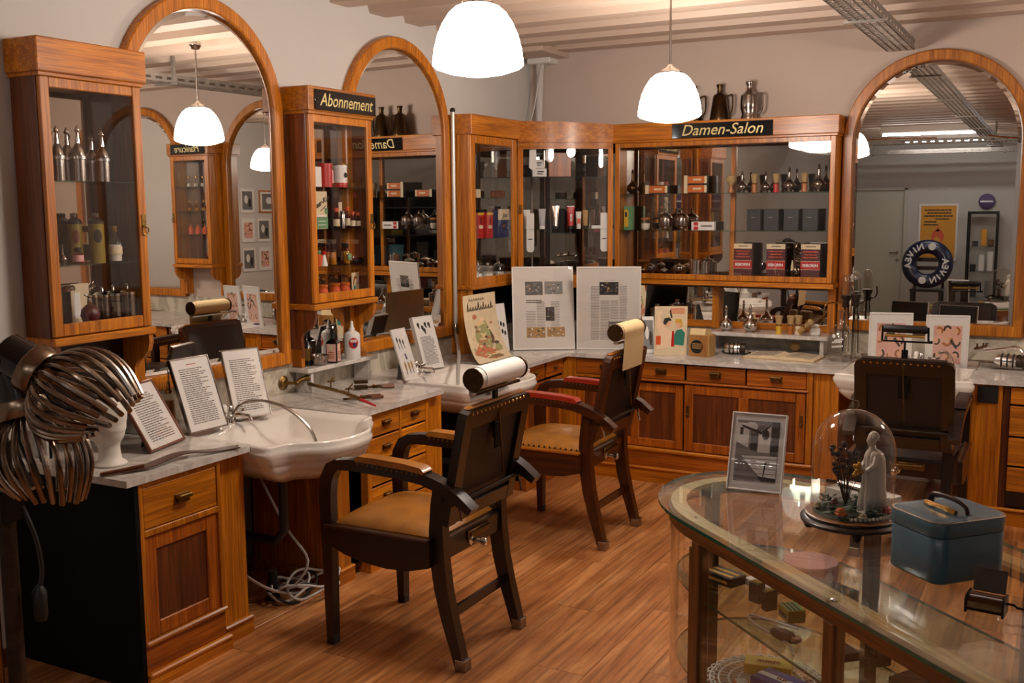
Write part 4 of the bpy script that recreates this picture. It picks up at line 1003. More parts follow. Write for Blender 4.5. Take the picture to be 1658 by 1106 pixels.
# --- open razor sharpener with crank
rz_ = thing('razor_sharpener', 'small open metal blade sharpener with crank on the showcase', 'sharpener', SCP(.80, .30, .800), SRZ+.62)
MB().prism([(-.022, .004), (-.026, .012), (-.026, .026), (-.016, .034), (.022, .034), (.026, .028), (.026, .010), (.02, .004)], 0, -.036, .036).build('body', 'bronze', rz_, world=False)
for s in (-1, 1): MB().prism([(-.029, .0), (-.030, .030), (-.018, .038), (.028, .038), (.030, .0)], 0, s*.038-.0025, s*.038+.0025).build('end_plate', 'black_iron', rz_, world=False)
MB().lathe([(.008, -.034), (.008, .034)], 0, -.004, .034, 12, axis=0).build('roller', 'tin', rz_, world=False)
MB().box(-.034, .034, .0, .003, .0, .052, .001).build('lid', 'patina', rz_, world=False, loc=(0, .026, .036), rot=(-.35, 0, 0))
MB().tube([(.040, .006, .024), (.056, .006, .024), (.062, .004, .020), (.085, .0, .020)], .003, 6).ball((.088, 0, .020), .005).build('crank', 'black_iron', rz_, world=False)

# --- things inside the showcase
def sbox(label, cat, u, v, z, rz, hx, hy, hz, mat, top=None, name='box', stripes=None, group='boxes in the showcase'):
    t = thing(name, label, cat, SCP(u, v, z), SRZ+rz, group)
    MB().box(-hx, hx, -hy, hy, 0, hz, .002).build('carton', mat, t, world=False)
    if top: MB().box(-hx+.004, hx-.004, -hy+.004, hy-.004, hz, hz+.0008).build('label_print', top, t, world=False)
    if stripes:
        mb = MB()
        for k in range(stripes[1]): mb.box(-hx+.006, hx-.006, -hy+.008+k*(2*hy-.016)/stripes[1], -hy+.008+(k+.5)*(2*hy-.016)/stripes[1], hz, hz+.0014)
        mb.box(-hx*.7, hx*.7, -hy-.0008, -hy, hz*.3, hz*.6)
        mb.build('print', stripes[0], t, world=False)
    return t
sbox('black box of safety razor parts on the showcase shelf beside the corner post', 'box', -.13, .20, .560, .3, .055, .035, .030, 'black', stripes=('gilt', 2))
sbox('white tray beneath the black razor box in the showcase', 'tray', -.04, .30, .560, .2, .06, .045, .022, 'white_frame', name='tray')
sbox('upright dark carton standing in the showcase beside the green carton', 'box', .045, .20, .560, .25, .020, .014, .060, 'dark_grey', 'olive')
sbox('slim dark upright carton leaning by the green carton in the showcase', 'box', .11, .20, .560, .1, .012, .02, .058, 'black', 'olive')
sbox('olive green printed carton lying on the showcase shelf', 'box', .19, .22, .560, -.2, .034, .026, .036, 'olive', 'green', stripes=('ink', 3))
sbox('black camera-like case at the back of the showcase shelf', 'case', .16, .40, .560, .2, .045, .03, .055, 'black', name='case')
sbox('black hinged razor case standing open on the showcase shelf', 'case', .44, .20, .560, -.1, .038, .026, .022, 'black', name='razor_case')
sbox('black electric shaver box further along the showcase shelf', 'box', .50, .26, .560, -.1, .03, .02, .05, 'black_gloss')
sbox('black box behind the second showcase post', 'box', .72, .22, .560, .2, .07, .05, .05, 'black_gloss')
rb = thing('round_powder_box', 'round pink lidded powder box inside the showcase', 'box', SCP(.02, .40, .560))
MB().lathe([(.0, 0), (.078, 0), (.080, .004), (.080, .085), (.0, .085)], n=36).build('drum', 'red', rb, world=False)
MB().lathe([(.052, .0855), (.080, .0855), (.081, .088), (.079, .092), (.052, .092)], n=36).build('lid', 'pink', rb, world=False)
MB().lathe([(.0, .0855), (.0525, .0855), (.0525, .089), (.0, .089)], n=36).build('picture', 'purple', rb, world=False)
MB().tube(spline([SCP(.20, .16, .565), SCP(.14, .13, .567), SCP(.12, .18, .567), SCP(.22, .15, .566), SCP(.33, .12, .566), SCP(.36, .10, .567)], 5), .003, 6)
tag(MB().tube(spline([SCP(.26, .19, .5635), SCP(.17, .15, .5635), SCP(.13, .12, .5635), SCP(.20, .10, .5635), SCP(.33, .11, .5635), SCP(.40, .08, .5635)], 5), .003, 6).build('shaver_cord', 'cable_white'), 'thin pale shaver cord coiled on the showcase shelf', 'cord')
sp = thing('electric_shaver', 'oval dark electric shaver lying on the showcase shelf', 'shaver', SCP(.30, .12, .560), SRZ+.3)
MB().loft([[(x*.045, y*.017, z) for x, y in [(math.cos(2*PI*k/20), math.sin(2*PI*k/20)) for k in range(20)]] if f == 1 else [(math.cos(2*PI*k/20)*.045*f, math.sin(2*PI*k/20)*.017*f, z) for k in range(20)] for f, z in ((.8, 0), (1, .006), (1, .016), (.7, .024), (.2, .026))]).build('body', 'dark_grey', sp, world=False)
MB().box(.03, .05, -.012, .012, .004, .02, .003).build('head', 'tin', sp, world=False)
# lower board: doily, cartons
dy = thing('lace_doily', 'white crocheted lace doily on the lower showcase board', 'doily', SCP(.03, .25, .300))
mb = MB()
for r in (.05, .08, .11, .14, .165): mb.tube([(r*math.cos(a), r*math.sin(a), .003) for a in [2*PI*k/36 for k in range(36)]], .0032, 5, closed=True)
for k in range(36):
    a = 2*PI*k/36; mb.tube([(.05*math.cos(a), .05*math.sin(a), .003), (.165*math.cos(a), .165*math.sin(a), .003)], .0016, 4)
    mb.tube([(.165*math.cos(a)+.014*math.cos(q), .165*math.sin(a)+.014*math.sin(q), .003) for q in [2*PI*j/8 for j in range(8)]], .0026, 4, closed=True)
mb.build('lace', 'white_paper', dy, world=False)
def carton_letters(t, body, size, mat, z):
    text('lettering', body, size, mat, t, (0, 0, z+.0012), (0, 0, 0), bold=.0005, world=False)
c1 = sbox('yellow and blue printed carton lying on the lace doily', 'box', -.02, .29, .305, .9, .07, .035, .03, 'carton_yellow', None, group='cartons on the doily'); carton_letters(c1, 'mmm', .03, 'red', .03)
c2 = sbox('blue carton with red and white band lying on the lace doily', 'box', .11, .25, .305, .35, .08, .045, .035, 'carton_blue', None, group='cartons on the doily')
MB().box(-.078, .078, -.012, .010, .035, .0358).build('band', 'white_paper', c2, world=False); carton_letters(c2, 'LUX', .018, 'red', .0358)
sbox('orange and white small carton tipped on the lace doily', 'box', .06, .15, .305, -.3, .035, .02, .02, 'orange', 'white_paper', group='cartons on the doily')
# grey device at the near end of the counter (mostly outside the picture) and card stands seen in the mirror
gd = thing('grey_calculator', 'grey machine with round keys at the picture edge on the showcase', 'machine', SCP(1.12, .30, .800), SRZ+.2)
rbox(.08, .10, .02, [(.004, 0), (0, .01), (0, .045), (.006, .05)]).build('body', 'grey', gd, world=False)
mb = MB()
for a in range(3):
    for b_ in range(4): mb.lathe([(.008, .05), (.008, .056), (.005, .058)], -.05+.035*a, -.07+.035*b_, 0, 10)
tag(mb.build('keys', 'dark_grey', gd, world=False), kind='stuff')

# ------------------------------------------------------------ hot air wig dryer with two claw heads
DX = Vector((.8807, .4737, 0)); DT = Vector((.4737, -.8807, 0)); DZ = Vector((0, 0, 1))     # across, towards the aisle, up
dy_ = thing('perm_dryer', 'vintage standing perm dryer with two heads of curved metal fingers', 'dryer', (-2.775, 1.95, 0))
def claw(c, ax, up, nf, L, rmax, th1, a_off):
    """Head with a motor housing, a collar and a cage of fingers bent over a sphere."""
    h = bpy.data.objects.new('claw_head', None); COL.objects.link(h); h.parent = dy_; h.location = Vector(c)-dy_.location; h.empty_display_size = .03
    ax = ax.normalized(); e1 = (up-ax*up.dot(ax)).normalized(); e2 = ax.cross(e1)
    def P(r, s, a): return tuple(ax*s+(e1*math.cos(a)+e2*math.sin(a))*r)
    def lat(prof, mat, name):
        mb = MB(); n = 28; vs = []; fs = []
        for r, s in prof:
            for k in range(n): vs.append(P(r, s, 2*PI*k/n))
        for i in range(len(prof)-1):
            for k in range(n): fs.append((i*n+k, i*n+(k+1) % n, (i+1)*n+(k+1) % n, (i+1)*n+k))
        mb.add(vs, fs, 0, True); return mb.build(name, mat, h, world=False)
    lat([(.0, -.15), (.045, -.15), (.064, -.135), (.066, -.045), (.0, -.045)], 'black_gloss', 'motor_housing')
    lat([(.066, -.050), (.076, -.050), (.078, -.045), (.078, -.004), (.074, .002), (.0, .002)], 'bronze_tube', 'collar')
    for k in range(nf):
        a = a_off+2*PI*k/nf; lk = (.86+.14*math.cos(a))*(1+.02*math.sin(k*2.4))
        sec = spline([(r*rmax/.165, s*L*lk/.295, 0) for r, s in ((.050, -.004), (.062, .008), (.108, .036), (.145, .078), (.163, .130), (.160, .185), (.140, .238), (.104, .295))], 2)
        pts = [P(r, s, a) for r, s, _ in sec]; n_ = len(pts)
        MB().tube(pts, [.0052+.0034*min(1, j/(n_*.7)) for j in range(n_)], 8).build('finger', 'bronze_tube' if k % 4 else 'steel', h, world=False)
    for k in range(7):
        a = 2*PI*k/7; MB().tube([P(.03, .0, a), P(.055, .07, a), P(.04, L*.5, a)], .004, 6).build('heater_rod', 'black_iron', h, world=False)
    return h
M('bronze_tube', '8f7d6c', .22, 1., var=.25, vs=20)
c1_ = Vector((-2.634, 2.005, 1.222)); c2_ = Vector((-2.705, 1.985, 1.10))
claw(c1_, DX*.86-DZ*.48+DT*.16, DZ, 26, .275, .150, 0, .1)
claw(c2_, DX*.24-DZ*.96+DT*.08, DX, 26, .285, .146, 0, .05)
MB().tube(spline([(-2.775, 1.95, .02), (-2.775, 1.95, .6), (-2.78, 1.955, 1.02)], 3), .026, 12).build('stand_pole', 'patina', dy_)
MB().tube([(-2.81, 1.92, .10), (-2.81, 1.92, 1.0)], .010, 8).build('side_rod', 'old_brass', dy_)
MB().tube(spline([tuple(c1_-(DX*.86-DZ*.44)*.13), (-2.80, 1.93, 1.29), (-2.80, 1.94, 1.15), (-2.78, 1.95, 1.0)], 4), .028, 10).build('arm', 'patina', dy_)
MB().tube(spline([tuple(c2_+Vector((-.02, -.01, .12))), (-2.75, 1.96, 1.20), (-2.79, 1.95, 1.10)], 4), .02, 10).build('arm', 'patina', dy_)
MB().box(-2.82, -2.735, 1.91, 1.99, .78, .88, .008).build('control_box', 'black_iron', dy_)
MB().tube(spline([(-2.74, 1.98, .82), (-2.715, 2.0, .72), (-2.71, 2.01, .62), (-2.715, 2.0, .56)], 4), .007, 6).lathe([(.016, .46), (.022, .48), (.022, .55), (.010, .57)], -2.715, 2.0, 0, 10).build('cable_plug', 'black', dy_)
for k in range(5):
    a = 2*PI*k/5+.3; MB().tube([(-2.775, 1.95, .10), (-2.775+.16*math.cos(a), 1.95+.16*math.sin(a), .06), (-2.775+.24*math.cos(a), 1.95+.24*math.sin(a), .02)], [.02, .016, .014], 8).build('foot', 'black_iron', dy_)
mb = MB().lathe([(.055, 0), (.06, .01), (.052, .06), (.03, .085), (0, .09)], -2.77, 1.90, 1.26, 18); mb.build('mottled_cap', 'patina', dy_)

# ------------------------------------------------------------ plaster display head
hd = thing('mannequin_head', 'white plaster display head under the metal dryer fingers', 'mannequin head', (-3.062,2.574,0.780), 0)
hd.scale = (.92, .92, .92); hd.rotation_euler = (0, 0, math.atan2(-.474, -.88)+PI/2-.45)   # local -y is the face
def headring(z, rx, ry, cy, nose=0., n=28, jaw=0.):
    out = []
    for k in range(n):
        a = 2*PI*k/n; x = rx*math.sin(a); y = -ry*math.cos(a)
        if nose: y -= nose*max(0, math.cos(a))**24
        out.append((x, cy+y, z))
    return out
HR = [(0, .062, .060, .012, 0), (.006, .066, .064, .012, 0), (.012, .062, .060, .012, 0), (.022, .046, .046, .010, 0), (.045, .041, .043, .010, 0), (.075, .040, .043, .008, 0), (.092, .044, .054, .002, 0), (.100, .050, .070, -.006, .004), (.112, .056, .078, -.006, .006), (.120, .058, .078, -.004, .003), (.126, .060, .080, -.004, .007), (.133, .062, .080, -.003, .004), (.139, .063, .082, -.002, .017), (.147, .066, .082, 0, .015), (.160, .068, .081, 0, .009), (.170, .069, .079, .002, .004), (.182, .070, .082, .003, .002), (.205, .070, .084, .005, 0), (.23, .066, .079, .007, 0), (.252, .052, .062, .009, 0), (.264, .032, .038, .010, 0), (.270, .01, .012, .010, 0)]
MB().loft([headring(*r) for r in HR]).build('head', 'plaster', hd, world=False, sharp=80)
for s in (-1, 1):
    MB().ball((s*.026, -.068, .170), (.015, .011, .008), 10, 6).build('eye', 'plaster', hd, world=False)
    MB().ball((s*.070, .008, .155), (.009, .017, .026), 10, 7).build('ear', 'plaster', hd, world=False)

# steel pipe beside the second mirror with hose down to the basin
pp = thing('wall_pipe', 'tall thin steel pipe with black cap beside the second arched mirror', 'pipe', (-3.40, 5.572, .90))
MB().tube([(-3.40, 5.572, .955), (-3.40, 5.572, 2.285)], .014, 12).build('tube', 'pipe_grey', pp)
MB().ball((-3.40, 5.572, 2.295), .017, 10, 8).build('cap', 'black', pp)
MB().lathe([(.016, .90), (.022, .92), (.022, .96), (.014, .98)], -3.40, 5.572, 0, 12).box(-3.448, -3.40, 5.56, 5.584, .93, .95).build('holder', 'tin', pp)
MB().tube(spline([(-3.40, 5.572, .93), (-3.385, 5.555, .905), (-3.29, 5.41, .875), (-3.16, 5.21, .845), (-3.05, 5.02, .80), (-2.95, 4.85, .74)], 6), .011, 8).build('hose', 'pipe_grey', pp)

# ------------------------------------------------------------ framed pages, cards and posters
RT = random.Random(11)
def lines(mb, x0, x1, z0, z1, n, y=-.0005, mi=0, fill=.55, ragged=.12):
    """Printed text: rows of word-long dashes."""
    for i in range(n):
        zt = z1-(z1-z0)*i/n; zb = zt-(z1-z0)/n*fill; x = x0
        end = x1-(RT.random()*ragged*(x1-x0) if RT.random() < .5 else 0)
        while x < end-.002:
            l = min(RT.uniform(.006, .022)*max(.35, (x1-x0)/.14), end-x)
            mb.quad((x, y, zb), (x+l*.86, y, zb), (x+l*.86, y, zt), (x, y, zt), mi); x += l
def patch(mb, pts, y=-.0006, mi=0): mb.add([(x, y, z) for x, z in pts], [tuple(range(len(pts)))], mi)
def disc(mb, cx, cz, rx, rz, y=-.0006, mi=0, n=16): patch(mb, [(cx+rx*math.cos(2*PI*k/n), cz+rz*math.sin(2*PI*k/n)) for k in range(n)], y, mi)
def frame_obj(label, F, border, fmat, page='white_paper', content=None, th=.014, name='picture_frame', cat='picture frame', group=None, easel=True, glazed=True, page2=None):
    cx, cy, z, rz, tilt, w, h = F
    t = thing(name, label, cat, (cx, cy, z+th*math.sin(max(0, tilt))+.0005), rz, group, tilt)
    if border:
        for k, (a, b, c, d) in enumerate(((-w/2, -w/2+border, 0, h), (w/2-border, w/2, 0, h), (-w/2+border, w/2-border, 0, border), (-w/2+border, w/2-border, h-border, h))):
            MB().box(a, b, 0, th, c, d, min(.002, border*.3)).build('frame_bar', fmat, t, world=False)
    MB().box(-w/2+border*.8, w/2-border*.8, .004 if border else 0, th*.9, border*.8, h-border*.8).build('page', page, t, world=False)
    MB().box(-w/2+border*.7, w/2-border*.7, th*.9, th*.9+.003, border*.7, h-border*.7).build('backing', 'walnut_z', t, world=False)
    if content:
        pr = MB(); mats = content(pr, w-2*border, h-2*border)
        for k, v in enumerate(pr.v): pr.v[k] = (v[0], v[1]+(.004 if border else 0), v[2]+border)
        pr.build('print', mats, t, world=False)
    if glazed and border: MB().box(-w/2+border, w/2-border, .0018, .0026, border, h-border).build('pane', 'pane', t, world=False)
    if easel and tilt > .12:
        a = h*.55; L_ = a*math.tan(tilt)+.02
        MB().add([(-.02, th, a), (.02, th, a), (.025, th+a*math.sin(tilt)*1.3+.012, .012), (-.025, th+a*math.sin(tilt)*1.3+.012, .012)], [(0, 1, 2, 3)]).add([(-.02, th+.002, a), (.02, th+.002, a), (.025, th+a*math.sin(tilt)*1.3+.014, .012), (-.025, th+a*math.sin(tilt)*1.3+.014, .012)], [(3, 2, 1, 0)]).build('easel_back', 'dark_grey', t, world=False)
    return t
def doc(n=30, head=None, inkmat='ink'):
    def f(pr, w, h):
        m = [inkmat, 'red']
        lines(pr, -w*.36, w*.36, h*.08, h*.86, n, ragged=.3, fill=.38)
        if head: lines(pr, -w*.12, w*.14, h*.90, h*.925, 1, mi=1, ragged=0)
        return m
    return f
frame_obj('brown wooden frame with a printed text page leaning by the plaster head', (-3.071,2.877,0.780,1.844,0.525,0.248,0.280), .010, 'dark_oak_z', content=doc(21))
frame_obj('silver framed text page with a red heading, first beside the nearest basin', (-3.141,3.169,0.780,1.523,0.355,0.208,0.320), .006, 'tin', content=doc(27, True), th=.02)
frame_obj('silver framed text page closest to the brass wall rosette', (-3.159,3.454,0.780,1.273,0.325,0.187,0.315), .006, 'tin', content=doc(26), th=.02)
def scissors_page(pr, w, h):
    for i in range(3):
        x = w*(-.28+.2*i); disc(pr, x, h*(.80-.03*i), w*.055, h*.05); patch(pr, [(x-w*.02, h*.76), (x+w*.02, h*.76), (x+w*.05, h*.6), (x, h*.62)])
    patch(pr, [(-w*.05, h*.5), (w*.05, h*.52), (w*.12, h*.40), (w*.0, h*.38)], mi=1)
    for x in (-.2, .05, .28): disc(pr, w*x, h*.26, w*.07, h*.09, mi=2); patch(pr, [(w*x-.003, h*.1), (w*x+.003, h*.1), (w*x+.003, h*.2), (w*x-.003, h*.2)])
    return ['ink', 'purple', 'cardboard']
frame_obj('narrow white framed print of scissors leaning before the second mirror', (-3.110,4.646,0.780,1.586,0.325,0.135,0.285), .004, 'white_frame', content=scissors_page, th=.012)
def heads_page(pr, w, h):
    for i, (x, z) in enumerate(((-.3, .86), (-.1, .80), (.08, .86), (.28, .85), (-.02, .74))):
        disc(pr, w*x, h*z, w*.07, h*.045); patch(pr, [(w*(x-.05), h*(z-.03)), (w*(x+.03), h*(z-.02)), (w*(x+.08), h*(z-.08)), (w*(x), h*(z-.07))])
    lines(pr, -w*.36, w*.38, h*.06, h*.62, 24, mi=1, ragged=.2)
    return ['ink', 'grey_ink']
frame_obj('white framed page with small drawn heads above text, by the second basin', (-3.188,4.992,0.780,1.420,0.310,0.167,0.310), .006, 'white_frame', content=heads_page, th=.03)
def news(seed, photos):
    def f(pr, w, h):
        for a, b, c, d, m in photos: patch(pr, [(w*a, h*c), (w*b, h*c), (w*b, h*d), (w*a, h*d)], mi=m)
        rr = random.Random(seed)
        for a, b, c, d, m in photos:     # grain of the press photographs
            for k in range(26):
                x = w*(a+(b-a)*rr.uniform(.02, .88)); z = h*(c+(d-c)*rr.uniform(.02, .85)); s = w*(b-a)*rr.uniform(.05, .14)
                patch(pr, [(x, z), (x+s, z+s*.1), (x+s*.8, z+s*.5), (x+s*.1, z+s*.6)], -.0009, [3, 5, 0, 4, 6][k % 5] if m != 6 else [4, 3, 5][k % 3])
        for x0, x1, z0, z1 in ((-.29, -.13, .20, .46), (-.11, .03, .2, .58), (.13, .28, .2, .58)) if seed == 1 else ((-.29, -.15, .1, .78), (-.13, .02, .1, .6), (.03, .16, .36, .6), (.18, .3, .36, .78)):
            lines(pr, w*x0, w*x1, h*z0, h*z1, int((z1-z0)*52), mi=0, fill=.4, ragged=.02)
        if seed == 1: lines(pr, -w*.29, -w*.02, h*.55, h*.60, 2, mi=4, fill=.5)
        lines(pr, -w*.05, w*.1, h*.845, h*.85, 1, mi=0)
        return ['grey_ink', 'dark_grey', 'purple', 'grey', 'ink', 'white_paper', 'cardboard']
    return f
frame_obj('large white framed newspaper page with four photographs, on the corner worktop', (-2.990,6.000,0.780,0.552,0.255,0.404,0.550), .010, 'white_frame', page='news_page', content=news(1, [(-.30, .0, .66, .83, 1), (.03, .34, .67, .83, 3), (.04, .19, .34, .51, 4), (-.29, .03, .13, .26, 6), (.06, .36, .14, .26, 6)]), th=.016, easel=False)
frame_obj('large white framed newspaper page with two photographs, right of its twin', (-2.621,6.191,0.780,0.407,-0.100,0.412,0.545), .010, 'white_frame', page='news_page', content=news(2, [(-.15, .16, .67, .83, 1), (.0, .31, .15, .34, 3)]), th=.016, easel=False)
# curved show card leaning in the corner
def haar():
    BL, BR, TL = (-3.046,5.268,0.782), (-3.048,5.682,0.782), (-3.160,5.248,1.249)
    t = thing('show_card', 'curled vintage show card with script heading and painted lady, leaning by the pipe', 'poster', BL)
    mb = MB(); n = 14; front = []; back = []
    e = Vector(BR)-Vector(BL); e.z = 0
    for i in range(n+1):
        q = i/n; bend = math.sin(q*PI*.52); bx, by = BL[0]+(-3.15-BL[0])*bend, BL[1]+(TL[1]-BL[1])*bend
        z = .783+(1.185-.783)*(1-math.cos(q*PI*.5))**.80
        front.append((Vector((bx, by, z)), Vector((bx, by, z))+e*(1-.06*q)))
    nrm = Vector((e.y, -e.x, 0)).normalized()
    vs = [tuple(p) for pr in front for p in pr]+[tuple(p-nrm*.0015) for pr in front for p in pr]; m = 2*(n+1); fs = []
    for i in range(n): fs += [(2*i, 2*i+1, 2*i+3, 2*i+2), (m+2*i+1, m+2*i, m+2*i+2, m+2*i+3), (2*i, 2*i+2, m+2*i+2, m+2*i), (2*i+1, m+2*i+1, m+2*i+3, 2*i+3)]
    fs += [(0, m, m+1, 1), (2*n, 2*n+1, m+2*n+1, m+2*n)]
    mb.add(vs, fs, 0, True); mb.build('card', 'cream_paper', t)
    def at(u, v, off=.0012):
        v = max(0, min(.9999, v)); i = int(v*n); f = v*n-i; a = front[i][0].lerp(front[i+1][0], f); b = front[i][1].lerp(front[i+1][1], f)
        return tuple(a.lerp(b, u)+nrm*off)
    pr = MB()
    def blob(cu, cv, ru, rv, mi, off=.0012, n_=16, wob=.0):
        pts = [at(cu+ru*math.cos(2*PI*k/n_)*(1+wob*math.sin(5*k)), cv+rv*math.sin(2*PI*k/n_)*(1+wob*math.cos(4*k)), off) for k in range(n_)]
        pr.add(pts, [tuple(range(n_))], mi)
    blob(.48, .50, .24, .20, 5, wob=.1); blob(.50, .55, .10, .10, 0, .0018); blob(.45, .64, .14, .055, 1, .002, wob=.2); blob(.62, .46, .15, .10, 3, .0022, wob=.2); blob(.38, .28, .28, .12, 2, .0018, wob=.2); blob(.52, .24, .22, .07, 1, .0024, wob=.3); blob(.6, .14, .22, .05, 4, .0024, wob=.3); blob(.3, .74, .06, .03, 2, .002)
    blob(.8, .30, .1, .07, 5, .0016, wob=.2)
    rh = random.Random(9)
    for k in range(70):     # brush strokes of the faded painting
        u, v = rh.gauss(.5, .17), rh.gauss(.42, .17)
        if .08 < u < .92 and .06 < v < .72: blob(u, v, rh.uniform(.02, .07), rh.uniform(.008, .025), rh.choice((0, 1, 1, 2, 3, 4, 5, 5)), .0026+.00002*k, 8, .3)
    pr.build('painted_lady', ['pale_skin', 'tan_paper', 'faded_red', 'faded_dark', 'faded_brown', 'faded_green'], t)
    # script heading: strokes of a pen
    st_ = MB()
    x = .10
    for k, (dv, du) in enumerate([(.10, .03), (.05, .05), (.05, .05), (.05, .06), (.10, .04), (.05, .05), (.09, .05), (.05, .06), (.05, .05), (.08, .05)]):
        st_.tube([at(x, .81, .002), at(x+.025, .81+dv, .002), at(x+.04, .812, .002), at(x+.08, .835, .002)], .0022, 4); x += .08
    for k in range(7):
        u = .16+.07*k; st_.tube([at(u, .925, .002), at(u+.02, .955, .002), at(u+.04, .928, .002), at(u+.06, .94, .002)], .0013, 4)
    st_.build('script_heading', 'ink', t)
haar()
def leaflet(pr, w, h):
    for x, z in ((-.2, .62), (.05, .58), (.25, .55), (-.15, .48), (.1, .42), (.3, .38)): disc(pr, w*x, h*z, w*.08, h*.05)
    return ['ink']
frame_obj('tall white leaflet with small drawn heads behind the curled show card', (-3.199,5.834,0.780,1.362,0.155,0.121,0.310), 0, 'white_frame', content=leaflet, th=.004, name='leaflet', cat='leaflet', easel=False)
def couple(pr, w, h):
    m = ['skin_print', 'ink', 'teal', 'yellow', 'red', 'white_paper', 'coral', 'pale_skin']
    patch(pr, [(-w*.46, h*.12), (-w*.30, h*.40), (-w*.45, h*.62), (-w*.40, h*.88), (-w*.28, h*.94), (-w*.26, h*.86), (-w*.33, h*.8), (-w*.22, h*.6), (-w*.05, h*.52), (w*.08, h*.48), (w*.1, h*.18)], mi=7)
    disc(pr, -w*.10, h*.66, w*.11, h*.085, mi=0); patch(pr, [(-w*.24, h*.66), (-w*.20, h*.76), (-w*.05, h*.78), (w*.03, h*.72), (-w*.08, h*.70), (-w*.16, h*.62)], -.0009, 1)
    disc(pr, w*.24, h*.64, w*.10, h*.08, mi=0); patch(pr, [(w*.12, h*.68), (w*.16, h*.75), (w*.32, h*.74), (w*.36, h*.60), (w*.30, h*.56), (w*.30, h*.66)], -.0009, 3)
    patch(pr, [(w*.12, h*.22), (w*.40, h*.20), (w*.44, h*.45), (w*.34, h*.54), (w*.18, h*.52), (w*.10, h*.42)], -.0008, 2)
    patch(pr, [(w*.02, h*.18), (w*.12, h*.18), (w*.10, h*.50), (w*.04, h*.50)], -.001, 4)
    patch(pr, [(-w*.45, h*.22), (-w*.30, h*.22), (-w*.30, h*.40), (-w*.45, h*.40)], -.001, 6); patch(pr, [(-w*.05, h*.90), (-w*.02, h*.95), (w*.05, h*.78), (w*.0, h*.76)], -.001, 1)
    lines(pr, -w*.02, w*.42, h*.84, h*.96, 3, mi=6, fill=.6, ragged=0)
    return m
frame_obj('vintage advert card of a smiling couple with a teal jumper, on the far worktop', (-2.178,6.130,0.780,0.446,-0.100,0.202,0.310), 0, 'white_frame', page='cream_paper', content=couple, th=.006, name='advert_card', cat='card', easel=True)
def tin_card(pr, w, h):
    patch(pr, [(-w*.5, h*.12), (w*.5, h*.12), (w*.5, h*.5), (-w*.5, h*.5)], mi=0); disc(pr, w*.0, h*.74, w*.22, h*.2, mi=1); lines(pr, -w*.4, w*.4, h*.18, h*.42, 2, -.001, 1)
    return ['navy', 'white_paper']
frame_obj('small yellow and blue card behind the advert card', (-2.572,6.880,0.780,0.434,0.360,0.090,0.280), 0, 'yellow', page='yellow', content=tin_card, th=.004, name='advert_card', cat='card', easel=False)
def grey_photo(pr, w, h):
    patch(pr, [(-w*.42, h*.1), (w*.42, h*.1), (w*.42, h*.9), (-w*.42, h*.9)], mi=0); disc(pr, -w*.1, h*.55, w*.15, h*.18, -.0009, 1); disc(pr, w*.2, h*.4, w*.12, h*.2, -.0009, 2)
    return ['grey', 'white_paper', 'ink']
frame_obj('small grey photo card beside the advert card', (-2.332,6.161,0.780,0.446,0.380,0.074,0.240), 0, 'white_frame', content=grey_photo, th=.004, name='photo_card', cat='card', easel=False)
def hairstyles(seed):
    def f(pr, w, h):
        rr = random.Random(seed)
        patch(pr, [(-w*.34, h*.14), (w*.36, h*.14), (w*.36, h*.84), (-w*.34, h*.84)], mi=0)
        for x, z, s in ((-.20, .74, 1), (.0, .76, 1.1), (.22, .74, 1), (-.26, .56, .9), (.0, .58, 1.5), (.24, .54, 1), (-.22, .30, 1), (.0, .28, .8), (.22, .30, 1)):
            s *= .085*w; disc(pr, w*x, h*z, s, s*1.25, -.0008, 2); ph = rr.uniform(0, 6)
            pts = [(w*x+s*1.15*math.cos(a+ph), h*z+s*1.4*math.sin(a+ph)) for a in [k*.3 for k in range(11)]]+[(w*x+s*.6*math.cos(a+ph), h*z+s*.8*math.sin(a+ph)) for a in [3-k*.3 for k in range(11)]]
            patch(pr, pts, -.001, 1 if rr.random() < .6 else 3)
        patch(pr, [(w*.06, h*.56), (w*.12, h*.60), (w*.26, h*.44), (w*.22, h*.42)], -.0012, 1)
        return ['pink_page', 'ink', 'skin_print', 'brush_wood']
    return f
frame_obj('white framed pink hairstyle print, left of the pair before the large mirror', (-0.909,6.329,0.735,0.254,-0.100,0.239,0.350), .008, 'white_frame', page='white_paper', content=hairstyles(1), th=.016)
frame_obj('white framed pink hairstyle print, right of the pair before the large mirror', (-0.611,6.406,0.735,0.225,-0.100,0.233,0.340), .008, 'white_frame', page='white_paper', content=hairstyles(2), th=.016)
